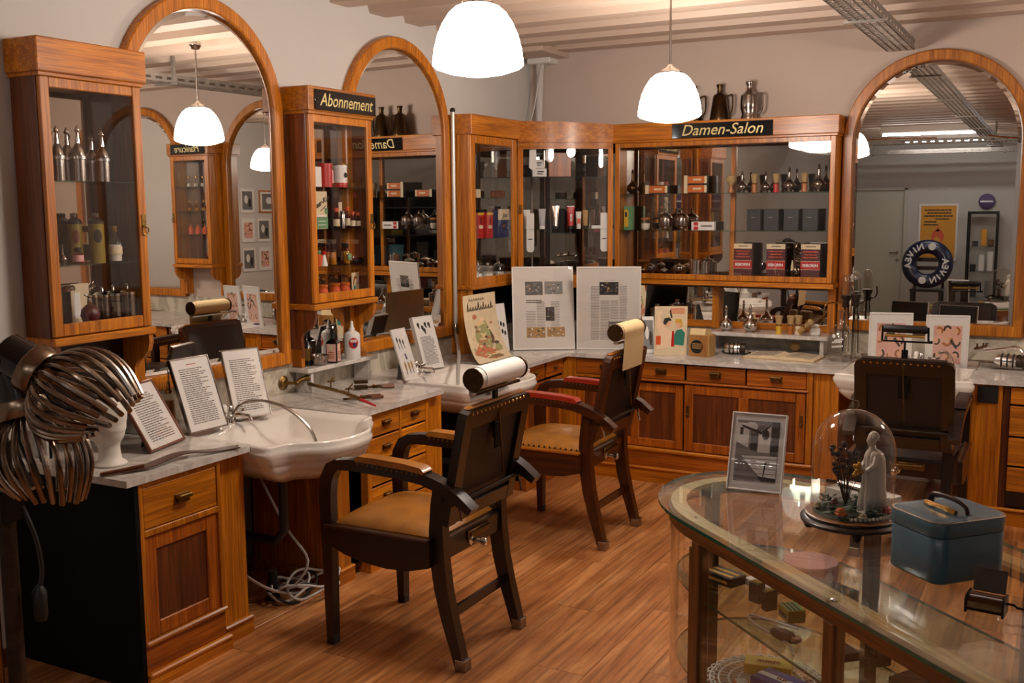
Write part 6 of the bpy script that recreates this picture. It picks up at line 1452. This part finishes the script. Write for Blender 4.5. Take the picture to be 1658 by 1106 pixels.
# wide cabinet goods
D1, D2, D3 = 1.785, 1.545, 1.237
YD = 6.625
p = (-2.635,6.625,1.795); turned('dark_flask', 'dark flask with long neck at the left of the upper salon shelf', 'flask', (p[0], YD, D1), flask_parts(.95, 'bronze', 1.4))
def lbox(label, px, z, w, h, mat, prints, grp, y=YD, name='carton'):
    return carton(name, label, 'box', (px, y, z), w, .04, h, mat, prints, grp)
orp = [(0, .16, 0, 1, 'cream_paper'), (.18, .9, .1, .9, 'orange'), (.40, .75, .40, .62, 'cream_paper'), (.9, 1., .1, .9, 'cream_paper')]
p = (-2.458,6.600,1.793); lbox('single orange and black carton with cream oval, upper salon shelf', p[0], D1, .155, .058, 'black', orp, 'orange cartons')
p = (-2.190,6.600,1.789); lbox('lower of two stacked orange and black cartons', p[0], D1, .155, .058, 'black', orp, 'orange cartons'); lbox('upper of two stacked orange and black cartons', p[0], D1+.0585, .155, .058, 'black', orp, 'orange cartons')
for k, (p, s) in enumerate([((-1.886,6.620,1.785), .85), ((-1.735,6.620,1.784), .8), ((-1.587,6.620,1.782), .95), ((-1.405,6.620,1.779), 1.05)]):
    turned('silver_flask', ['silver flask with thin neck, first from the left on the upper right shelf', 'small silver flask between the two shaving brushes', 'round silver flask right of the red brush', 'largest silver flask at the right end of the upper shelf'][k], 'flask', (p[0], YD, D1), flask_parts(s, 'tin'), 'silver flasks in the wide cabinet')
def brush(label, x, y, z, hm, r=.017, rz=0.):
    return turned('shaving_brush', label, 'brush', (x, y, z), [('handle', [(0, 0), (r, 0), (r*1.05, .008), (r*.75, .022), (r*.95, .04), (r*.8, .052)], hm), ('ferrule', [(r*.85, .052), (r*.9, .054), (r*.9, .062)], 'brass'), ('bristles', [(r*.85, .062), (r*1.05, .09), (r*1.25, .112), (r*.9, .118), (0, .12)], 'bristle')], 'shaving brushes')
for k, (p, hm) in enumerate([((-1.806,6.620,1.784), 'brush_wood'), ((-1.668,6.620,1.783), 'red'), ((-1.492,6.620,1.780), 'brush_wood')]):
    brush(['brown shaving brush between silver flasks on the upper salon shelf', 'shaving brush with a bright red handle', 'tall brown shaving brush beside the largest silver flask'][k], p[0], YD, D1, hm, .019)
p = (-1.958,6.620,1.786); turned('neck_duster', 'round brown duster brush beside the cabinet divider', 'brush', (p[0], YD, D1), [('handle', [(0, 0), (.018, 0), (.020, .01), (.012, .03), (.014, .05)], 'brush_wood'), ('bristles', [(.014, .05), (.030, .07), (.034, .09), (.024, .11), (0, .115)], 'bristle')])
p = (-2.658,6.620,1.547); lbox('green and yellow carton at the left of the middle salon shelf', p[0], D2, .062, .16, 'green', [(.05, .55, .15, .85, 'yellow'), (.15, .4, .55, .75, 'ink')], None)
p = (-2.538,6.620,1.547); turned('cut_glass_jar', 'cut glass jar with brown lid on the middle salon shelf', 'jar', (p[0], YD, D2), [('body', [(0, 0), (.022, 0), (.034, .02), (.034, .055), (.028, .07)], 'clear_glass'), ('contents', [(0, .003), (.02, .003), (.029, .02), (.029, .045), (0, .046)], 'plaster'), ('lid', [(.031, .07), (.031, .082), (0, .086)], 'brush_wood')], n=9)
for k, p in enumerate([(-2.398,6.620,1.548), (-2.286,6.620,1.548)]):
    turned('domed_pot', ['silver domed pot left on the middle salon shelf', 'silver domed pot right on the middle salon shelf'][k], 'pot', (p[0], YD, D2), [('body', [(0, 0), (.024, 0), (.028, .006), (.022, .014), (.046, .03), (.048, .06), (.046, .075)], 'tin'), ('lid', [(.048, .075), (.048, .082), (.03, .105), (.010, .115), (.006, .13), (.010, .136), (0, .145)], 'tin')], 'domed silver pots')
p = (-2.135,6.610,1.549); lbox('long white carton with a red bow on the middle salon shelf', p[0], D2, .155, .056, 'white_paper', [(.10, .30, .05, .95, 'red'), (.1, .3, .4, .6, 'pink'), (.42, .9, .4, .6, 'grey_ink')], None)
for k, p in enumerate([(-1.800,6.620,1.550), (-1.690,6.620,1.551), (-1.565,6.620,1.551), (-1.447,6.620,1.551)]):
    t = lbox(['black lidded carton, first of four on the middle salon shelf', 'black lidded carton, second of four on the middle salon shelf', 'black lidded carton, third of four on the middle salon shelf', 'black lidded carton, last of four on the middle salon shelf'][k], p[0], D2, .095 if k else .088, .130, 'black', [(.3, .6, .62, .66, 'grey_ink')], 'black lidded cartons')
    MB().box(-.049, .049, -.023, .023, .130, .137, .001).build('lid', 'dark_grey', t, world=False)
for k, (p, r, h) in enumerate([((-2.499,6.620,1.195), .03, .085), ((-2.402,6.620,1.198), .028, .055), ((-2.299,6.610,1.202), .046, .085)]):
    turned('plated_pot', ['small plated footed cup on the cabinet floor', 'low plated bowl on the cabinet floor', 'wide plated sugar pot on the cabinet floor'][k], 'pot', (p[0], YD, D3), [('foot', [(0, 0), (r*.6, 0), (r*.6, .004), (r*.3, .012)], 'tin'), ('bowl', [(r*.3, .012), (r*.85, h*.35), (r, h*.6), (r*.92, h*.8)], 'tin'), ('lid', [(r, h*.8), (r*.5, h*.93), (r*.12, h), (r*.16, h*1.08), (0, h*1.12)], 'chrome')], 'plated pots')
for k, (p, r, h) in enumerate([((-2.177,6.600,1.206), .042, .125), ((-2.134,6.650,1.203), .036, .11)]):
    turned('steel_canister', ['tall polished canister on the salon cabinet floor', 'polished canister set back on the salon cabinet floor'][k], 'canister', (p[0], p[1], D3), [('body', [(0, 0), (r, 0), (r, h*.82)], 'chrome'), ('lid', [(r*1.04, h*.82), (r*1.04, h*.88), (r*.3, h*.92), (r*.2, h*.98), (0, h)], 'chrome')], 'polished canisters')
seb = [(0, 1, .86, 1, 'cream_paper'), (.25, .78, .92, .94, 'ink'), (.0, 1., .30, .52, 'red'), (.0, 1., .29, .30, 'cream_paper'), (.0, 1., .52, .53, 'cream_paper'), (.12, .88, .78, .80, 'coral'), (.2, .8, .70, .72, 'coral'), (.12, .88, .62, .64, 'coral'), (.25, .75, .12, .14, 'dark_oak_x')]
for k, p in enumerate([(-1.863,6.600,1.194), (-1.652,6.600,1.200), (-1.436,6.600,1.207)]):
    t = lbox(['dark carton with a red name band, left of three', 'dark carton with a red name band, middle of three', 'dark carton with a red name band, right of three'][k], p[0], D3, .118, .225, 'dark_red', seb, 'red banded cartons', y=6.615)
    text('lettering', 'SEBORIN', .0245, 'white', t, (0, -.0245, .092), (PI/2, 0, 0), bold=.0007, world=False)
p = (-1.548,6.600,1.223); turned('slim_bottle', 'slim amber bottle with pale cap between the dark cartons', 'bottle', (p[0], 6.60, D3), [('body', [(0, 0), (.016, 0), (.016, .05), (.007, .06)], 'amber_glass'), ('cap', [(.009, .06), (.009, .085), (.003, .12), (0, .125)], 'cream_paper')])
p = (-1.745,6.620,1.216); turned('hand_mirror', 'small dark stand mirror between the dark cartons', 'mirror', (p[0], 6.64, D3), [('base', [(0, 0), (.02, 0), (.018, .006), (.004, .012), (.004, .05)], 'black'), ('bulb', [(.004, .05), (.02, .065), (.024, .085), (.016, .105), (0, .11)], 'black_gloss')])
# Manicure cabinet goods (seen in the mirror)
for k in range(12):
    z = (1.900, 1.690, 1.49)[k//4]; x = -.15+.085*(k % 4)
    turned('scent_bottle', 'small scent bottle, %s on the %s Manicure shelf' % (('leftmost', 'second', 'third', 'rightmost')[k % 4], ('top', 'middle', 'lowest')[k//4]), 'bottle', (x, YD, z), [('body', [(0, 0), (.022, 0), (.022, .05), (.009, .065), (.008, .075)], ('clear_glass', 'yellow_glass', 'coral')[k//4]), ('contents', [(0, .003), (.018, .003), (.018, .03), (0, .03)], ('plaster', 'yellow', 'red')[k//4]), ('cap', [(.010, .075), (.010, .09), (0, .094)], 'brass')], 'scent bottles in the Manicure cabinet')
# jugs on top of the wide cabinet
for k, (p, cone) in enumerate([((-2.047,6.640,2.271), True), ((-1.854,6.640,2.270), False), ((-2.224,6.640,2.275), True)]):
    r = .062
    prof = [(0, 0), (r, 0), (r*1.02, .01), (r*.98, .02), (r*.68, .155), (r*.55, .165), (r*.30, .175), (r*.26, .20), (r*.36, .222), (r*.38, .228), (0, .228)] if cone else [(0, 0), (r*.8, 0), (r*.82, .015), (r*.72, .03), (r*.9, .07), (r*.92, .10), (r*.85, .15), (r*.45, .172), (r*.3, .185), (r*.28, .205), (r*.42, .222), (r*.40, .236), (0, .238)]
    t = turned('tin_jug', ['conical tin jug on top of the wide cabinet', 'rounded tin jug on top of the wide cabinet', 'tin jug on the cabinet top behind the pendant lamp'][k], 'jug', (p[0], 6.64, 2.2445), [('body', prof, 'bronze' if k != 1 else 'tin')], 'tin jugs on the cabinet top', n=22)
    MB().tube(spline([(r*.7, 0, .15), (r*1.25, 0, .16), (r*1.35, 0, .13), (r*1.30, 0, .06), (r*.92, 0, .035)], 4), .0055, 6).build('handle', 'bronze' if k != 1 else 'tin', t, world=False)

# ------------------------------------------------------------ things on the worktops
# razor strop on the nearest worktop
a, b, c, d = (-2.937,2.432,0.784), (-2.880,2.570,0.790), (-2.885,2.752,0.800), (-2.822,2.984,0.784)
t = thing('razor_strop', 'brown leather razor strop lying along the nearest worktop edge', 'strop', a)
P_s = spline([a, (b[0], b[1], .789), (c[0], c[1], .800), ((c[0]+d[0])/2, (c[1]+d[1])/2, .788), d], 5)
mb = MB(); vs = []
for i, p in enumerate(P_s):
    w_ = .014 if i < 5 else .024
    q = P_s[min(i+1, len(P_s)-1)]; o_ = P_s[max(0, i-1)]; tx, ty = q[0]-o_[0], q[1]-o_[1]; l = math.hypot(tx, ty) or 1
    for s, hh in ((-1, 0), (1, 0), (1, .004), (-1, .004)): vs.append((p[0]-ty/l*w_*s, p[1]+tx/l*w_*s, p[2]+hh))
n_ = len(P_s); fs = [(4*i+k, 4*i+(k+1) % 4, 4*(i+1)+(k+1) % 4, 4*(i+1)+k) for i in range(n_-1) for k in range(4)]+[(0, 1, 2, 3), (4*n_-4, 4*n_-3, 4*n_-2, 4*n_-1)]
mb.add(vs, fs); mb.build('strap', 'strop_leather', t)
MB().tube([(a[0], a[1], .790), (b[0], b[1], .793)], [.009, .014], 8, flat=.6).build('handle', 'dark_oak_y', t); MB().lathe([(.006, 0), (.005, .003)], d[0], d[1], .789, 8).build('rivet', 'brass', t)
p = (-3.344,3.142,0.780); t = turned('atomizer', 'tall patterned glass scent atomizer behind the text frames', 'atomizer', p, [('body', [(0, 0), (.030, 0), (.032, .004), (.022, .13), (.016, .15)], 'clear_glass'), ('lotion', [(0, .004), (.028, .006), (.020, .12), (0, .12)], 'brush_wood'), ('collar', [(.017, .15), (.018, .155), (.012, .168), (.008, .175), (.008, .20)], 'brass')])
MB().tube([(0, 0, .19), (.0, .004, .235), (.004, -.006, .25)], .003, 6).ball((0, .004, .235), .006).build('pump', 'tin', t, world=False)
# brass gas burner arm with curling irons
ro_ = (-3.447,3.985,0.839)
t = thing('gas_burner_arm', 'brass wall burner with rosette and long swivelling arm over the worktop', 'burner', ro_)
MB().lathe([(.034, 0), (.036, .004), (.026, .009), (.028, .013), (.016, .018), (.012, .03)], *ro_, 24, axis=0).build('rosette', 'old_brass', t)
x0, y0, z0 = ro_
e1 = (-3.360,4.081,0.856); e2 = (-2.791,3.857,0.800)
MB().tube([(x0+.02, y0, z0), (x0+.06, y0+.02, z0)], .008, 8).ball((x0+.065, y0+.03, z0), .014).tube(spline([(x0+.06, y0+.03, z0), (x0+.08, y0+.08, z0+.02), e1], 4), .013, 10).ball(e1, .018).build('bracket', 'old_brass', t)
mid = tuple((e1[i]*.45+e2[i]*.55) for i in range(3))
MB().tube([e1, (e1[0], e1[1], e1[2]-.03), mid, tuple(e1[i]*.2+e2[i]*.8 for i in range(3))], [.008, .010, .009, .010], 8).build('arm', 'old_brass', t)
MB().tube([tuple(e1[i]*.22+e2[i]*.78 for i in range(3)), e2], [.009, .005], 8).build('red_handle', 'red', t)
for q in (.35, .62):
    c_ = tuple(e1[i]*(1-q)+e2[i]*q for i in range(3)); MB().tube([c_, (c_[0], c_[1], c_[2]+.03), (c_[0]+.01, c_[1]+.02, c_[2]+.05)], .004, 6).tube([(c_[0]-.012, c_[1]-.01, c_[2]+.028), (c_[0]+.012, c_[1]+.016, c_[2]+.028)], .004, 6).build('hook', 'old_brass', t)
def irons(label, p, rz, name='curling_iron', waffle=False):
    t = thing(name, label, 'curling iron', p, rz, 'old hair irons')
    for s in (-1, 1):
        MB().tube(spline([(-.09, s*.004, .012), (-.02, s*.006, .012), (.0, -s*.006, .013), (.03, -s*.020, .013), (.10, -s*.018, .012)], 4), [.005]*8+[.006]*9, 8).build('lever', 'bronze', t, world=False)
        MB().tube([(.045, -s*.020, .013), (.105, -s*.018, .012)], .0085, 8).build('grip', 'dark_oak_x', t, world=False)
    MB().lathe([(.008, .006), (.008, .022), (.004, .025)], 0, 0, 0, 10).build('pivot', 'brass', t, world=False)
    if waffle:
        for z in (.006, .034): MB().box(-.10, -.03, -.022, .022, z, z+.016, .003).build('plate', 'bronze', t, world=False)
    return t
p = (-3.130,4.313,0.780); irons('bronze waffle iron with flat plates lying open on the marble', p, .75, 'waffle_iron', True)
p = (-2.999,4.029,0.780); irons('long thin curling iron beneath the burner arm', p, .95)
# spring poster stand etc. on the far worktop
p = (-1.995,6.168,0.780); t = carton('powder_carton', 'striped brown carton with a round black emblem on the far worktop', 'box', (p[0], p[1]+.03, .780), .135, .10, .135, 'cardboard', [(.06*k, .06*k+.02, 0, 1, 'brush_wood') for k in range(1, 16)], rz=-.1)
MB().lathe([(0, 0), (.042, 0), (.042, .0012), (0, .0012)], -.012, -.0535, .062, 22, axis=1).build('emblem', 'black', t, world=False); mb = MB(); lines(mb, -.042, .018, .045, .082, 3, -.0545); mb.build('emblem_text', 'cardboard', t, world=False)
MB().prism([(-.05, .135), (.05, .135), (.042, .165), (-.038, .172)], 0, -.06, .04).build('flap', 'tan_paper', t, world=False)
for k, p in enumerate([(-2.412,7.274,0.780), (-2.311,7.321,0.780)]):
    turned('steel_canister', ['polished canister behind the striped carton, left of two', 'polished canister behind the striped carton, right of two'][k], 'canister', (p[0], 6.52, .780), [('body', [(0, 0), (.042, 0), (.042, .235), (.038, .24)], 'chrome'), ('lid', [(.044, .24), (.044, .252), (.012, .262), (.016, .28), (0, .284)], 'chrome')], 'canisters behind the striped carton')
for k, (p, s) in enumerate([((-1.942,6.697,0.900), 1.05), ((-1.785,6.693,0.900), 1.12)]):
    turned('silver_flask', ['silver onion flask on the marble shelf, left of two', 'silver onion flask on the marble shelf, right of two'][k], 'flask', (p[0], 6.52, .900), flask_parts(s, 'chrome'), 'onion flasks on the marble shelf')
def lying_brush(label, p, rz, tilt):
    t = brush(label, p[0], p[1], p[2], 'cream_paper', .018); t.rotation_euler = (0, tilt, rz); t.location.z = p[2]; return t
p = (-1.603,6.702,0.900); brush('shaving brush with a black banded handle, left on the marble shelf', p[0], 6.52, .900, 'yellow', .02)
p = (-1.535,6.697,0.900); brush('shaving brush with cream handle, middle of the marble shelf', p[0], 6.55, .900, 'brush_wood', .021)
p = (-1.496,6.715,0.900); brush('tall pale shaving brush behind the others on the marble shelf', p[0], 6.58, .900, 'cream_paper', .022)
p = (-1.446,6.701,0.900); t = brush('shaving brush tipped over at the right of the marble shelf', p[0]-.02, 6.50, .922, 'cardboard', .019); t.rotation_euler = (0, .9, -.5)
p = (-1.379,6.624,0.900); t = carton('paper_packet', 'folded white paper packet at the end of the marble shelf', 'packet', (p[0], 6.53, .900), .06, .05, .05, 'white_paper', bev=.01); MB().box(-.026, .022, -.02, .02, .05, .072, .008).build('fold', 'white_paper', t, world=False)
# electric clipper on the far worktop and the big one by the large mirror
def clipper(label, p, rz, s=1.):
    t = thing('electric_clipper', label, 'clipper', p, rz); t.scale = (s, s, s)
    MB().lathe([(.0, -.06), (.022, -.058), (.025, -.04), (.025, .03), (.020, .045), (.0, .047)], 0, 0, .032, 18, axis=0).build('motor', 'chrome', t, world=False)
    MB().lathe([(.026, -.058), (.027, -.055), (.027, -.035), (.0255, -.03)], 0, 0, .032, 18, axis=0).build('end_cap', 'patina', t, world=False)
    for q in (-.02, .0, .02): MB().tube([(q, .027*math.cos(a), .032+.027*math.sin(a)) for a in [2*PI*j/16 for j in range(16)]], .0028, 5, closed=True).build('wire_wrap', 'rubber', t, world=False)
    MB().box(-.075, -.055, -.022, .022, .012, .030, .003).build('blade', 'tin', t, world=False)
    MB().tube(spline([(.04, 0, .02), (.06, -.03, .008), (.0, -.045, .007), (-.05, -.04, .007), (-.08, -.03, .007)], 5), .0045, 6).build('cord', 'rubber', t, world=False)
    return t
p = (-1.834,6.336,0.780); clipper('chrome hair clipper wrapped in its black cord on the far worktop', (p[0], p[1], .780), PI+.15, 1.25)
p = (-0.307,6.402,0.780); t = clipper('large chrome hair clipper with steel handle beside the pink prints', (p[0]+.02, p[1], .780), PI-.12, 1.5)
MB().tube(spline([(-.06, 0, .05), (-.03, 0, .085), (.02, 0, .075), (.08, 0, .065)], 4), [.009]*4+[.007]*9, 8, flat=.6).build('hand_lever', 'chrome', t, world=False)
MB().box(-.055, .10, -.02, .02, .006, .028, .006).build('sole', 'steel', t, world=False)
t = thing('wall_burner', 'small brass wall burner between pink print and clipper', 'burner', (-.42, 6.725, .88))
MB().tube([(-.42, 6.725, .88), (-.42, 6.62, .875), (-.47, 6.55, .87)], .008, 8).build('arm', 'old_brass', t); MB().tube([(-.43, 6.60, .87), (-.43, 6.60, .90)], .005, 6).tube([(-.46, 6.56, .87), (-.46, 6.56, .90)], .005, 6).build('hook', 'old_brass', t); MB().lathe([(.010, -.03), (.011, 0), (.010, .03)], -.40, 6.60, .862, 10, axis=0).build('grip', 'porcelain', t)
# open book
A0, B0 = (-1.760,6.281,0.780), (-1.284,6.140,0.780)
bk = thing('open_book', 'old open book with yellowed pages lying on the far worktop', 'book', ((A0[0]+B0[0])/2, A0[1]+.06, .780), -.06)
for s in (-1, 1):
    prof = [(0, .010), (s*.03, .020), (s*.09, .019), (s*.17, .013), (s*.215, .009), (s*.215, .003), (0, .003)]
    MB().prism(prof, 1, -.125, .125, smooth=True).build('pages', 'cream_paper', bk, world=False)
    MB().box(s*.0, s*.222, -.13, .13, 0, .003).build('cover', 'cardboard', bk, world=False)
    mb = MB()
    for k in range(15):
        for q in range(6): mb.box(s*(.035+.026*q), s*(.035+.026*q+.020), .105-.014*k, .109-.014*k, .0198-.0075*max(0, (.035+.026*q-.09)/.12), .0203-.0075*max(0, (.035+.026*q-.09)/.12))
    tag(mb.build('print', 'grey_ink', bk, world=False), kind='stuff')
tag(MB().ball(((-1.516,6.548,0.780)[0], 6.60, .815), (.035, .02, .03), 10, 7).build('amber_stain', 'cardboard'), 'small amber coloured sponge at the splashback behind the open book', 'sponge')
# big glass siphon bottle and two sterilising cylinders
p = (-1.188,6.295,0.780); t = turned('glass_demijohn', 'large clear glass bottle with white print at the worktop end', 'bottle', (p[0], p[1]+.05, .780), [('body', [(0, .002), (.066, .002), (.076, .012), (.077, .14), (.072, .165), (.05, .195), (.026, .225), (.020, .26), (.020, .29), (.024, .292), (.024, .302), (.019, .304)], 'bottle_glass')], n=32)
mb = MB(); q = .0775
for k, (z, a0, a1) in enumerate(((.125, -1.9, -1.2), (.112, -2.1, -1.3), (.085, -2.1, -1.2))):
    for j in range(8):
        a = a0+(a1-a0)*j/8; b_ = a+(a1-a0)/8*.7; mb.add([(q*math.cos(a), q*math.sin(a), z+.004*j*.3), (q*math.cos(b_), q*math.sin(b_), z+.004*j*.3), (q*math.cos(b_), q*math.sin(b_), z+.010+.004*j*.3), (q*math.cos(a), q*math.sin(a), z+.010+.004*j*.3)], [(0, 1, 2, 3)])
mb.add([(q*math.cos(-1.95+.14*math.cos(a)), q*math.sin(-1.95+.14*math.cos(a)), .155+.012*math.sin(a)) for a in [2*PI*j/14 for j in range(14)]], [tuple(range(14))]); mb.build('white_print', 'white', t, world=False)
p = (-1.169,6.500,1.004)
t = thing('spray_apparatus', 'glass and metal vapour spray apparatus with twin cylinders by the large mirror', 'apparatus', (p[0], 6.50, .780))
for k, (dx, dy) in enumerate(((-.035, .05), (.03, 0))):
    z0 = .385 if k else .372
    MB().lathe([(.028, z0), (.029, z0+.09), (.026, z0+.115), (.016, z0+.128), (0, z0+.131)], dx, dy, 0, 18).build('glass_cylinder', 'bottle_glass', t, world=False)
    MB().lathe([(.020, z0-.07), (.024, z0-.06), (.018, z0-.04), (.030, z0-.01), (.031, z0+.004), (.0, z0+.005)], dx, dy, 0, 16).build('valve', 'patina', t, world=False)
    MB().lathe([(.03, 0), (.032, .005), (.010, .03), (.014, .14), (.009, .22), (.012, .315)], dx, dy, 0, 14).build('stem', 'bottle_glass', t, world=False)
    for a in (0, 2.1, 4.2): MB().tube([(dx+.012*math.cos(a), dy+.012*math.sin(a), .32), (dx+.02*math.cos(a), dy+.02*math.sin(a), .16), (dx+.022*math.cos(a), dy+.022*math.sin(a), .03)], .0035, 6).build('leg', 'black_iron', t, world=False)
MB().tube(spline([(-.035, .05, .325), (-.09, .03, .33), (-.135, .0, .325), (-.15, -.01, .30), (-.152, -.01, .24)], 4), .0045, 6).build('outlet_tube', 'brass', t, world=False)
MB().tube(spline([(.03, 0, .34), (.065, -.01, .335), (.085, -.01, .36), (.082, -.01, .41)], 4), .005, 6).build('handle', 'patina', t, world=False)
p = (-1.025,6.211,0.780); tag(MB().ball((p[0], p[1]+.02, .790), (.035, .018, .010), 10, 6).build('purple_cloth', 'purple'), 'small crumpled purple cloth beside the large glass bottle', 'cloth')
# small brown brush in the drained first basin is not kept; soap dish at the second basin
p = (-3.083,4.875,0.779); turned('soap_dish', 'chrome soap dish with taps at the second basin', 'dish', (p[0]-.12, p[1]+.05, .781), [('dish', [(0, 0), (.03, 0), (.042, .01), (.044, .016), (.04, .016), (.03, .008), (0, .006)], 'chrome')])

# dark shelving along the right wall, seen in the mirrors
sv = thing('display_shelving', 'dark open shelving with boxes along the right wall', 'shelving', (2.2, .6, 0))
for y in (-.9, .1, 1.1, 2.1): MB().box(2.02, 2.39, y-.015, y+.015, 0, 1.95, .003).build('upright', 'walnut_z', sv)
for z in (.08, .5, .9, 1.3, 1.7): MB().box(2.03, 2.38, -.9, 2.1, z, z+.025, .003).build('shelf_board', 'walnut_y', sv)
MB().box(2.375, 2.39, -.9, 2.1, .08, 1.95).build('back_panel', 'walnut_z', sv)
rv = random.Random(21)
cols = ['dark_grey', 'sky_blue', 'grey_card', 'dark_red', 'cardboard', 'white_frame', 'navy', 'olive', 'black']
k = 0
for z in (.525, .925, 1.325):
    for y in (-.7, -.35, .3, .7, 1.3, 1.7):
        h = rv.uniform(.12, .28); w = rv.uniform(.10, .15); m = cols[k % 9]
        t = thing('storage_box', '%s storage box, %s on the %s shelf of the right wall shelving' % ({'dark_grey': 'charcoal', 'sky_blue': 'light blue', 'grey_card': 'grey', 'dark_red': 'maroon', 'cardboard': 'brown', 'white_frame': 'white', 'navy': 'navy', 'olive': 'olive', 'black': 'black'}[m], ('first', 'second', 'third', 'fourth', 'fifth', 'sixth')[k % 6], ('lower', 'middle', 'upper')[k//6]), 'box', (2.2, y, z), 0, 'storage boxes on the right wall shelving')
        MB().box(-.12, .10, -w, w, 0, h*.8, .004).build('box', m, t, world=False); MB().box(-.125, .105, -w-.005, w+.005, h*.8, h, .004).build('lid', m, t, world=False); k += 1
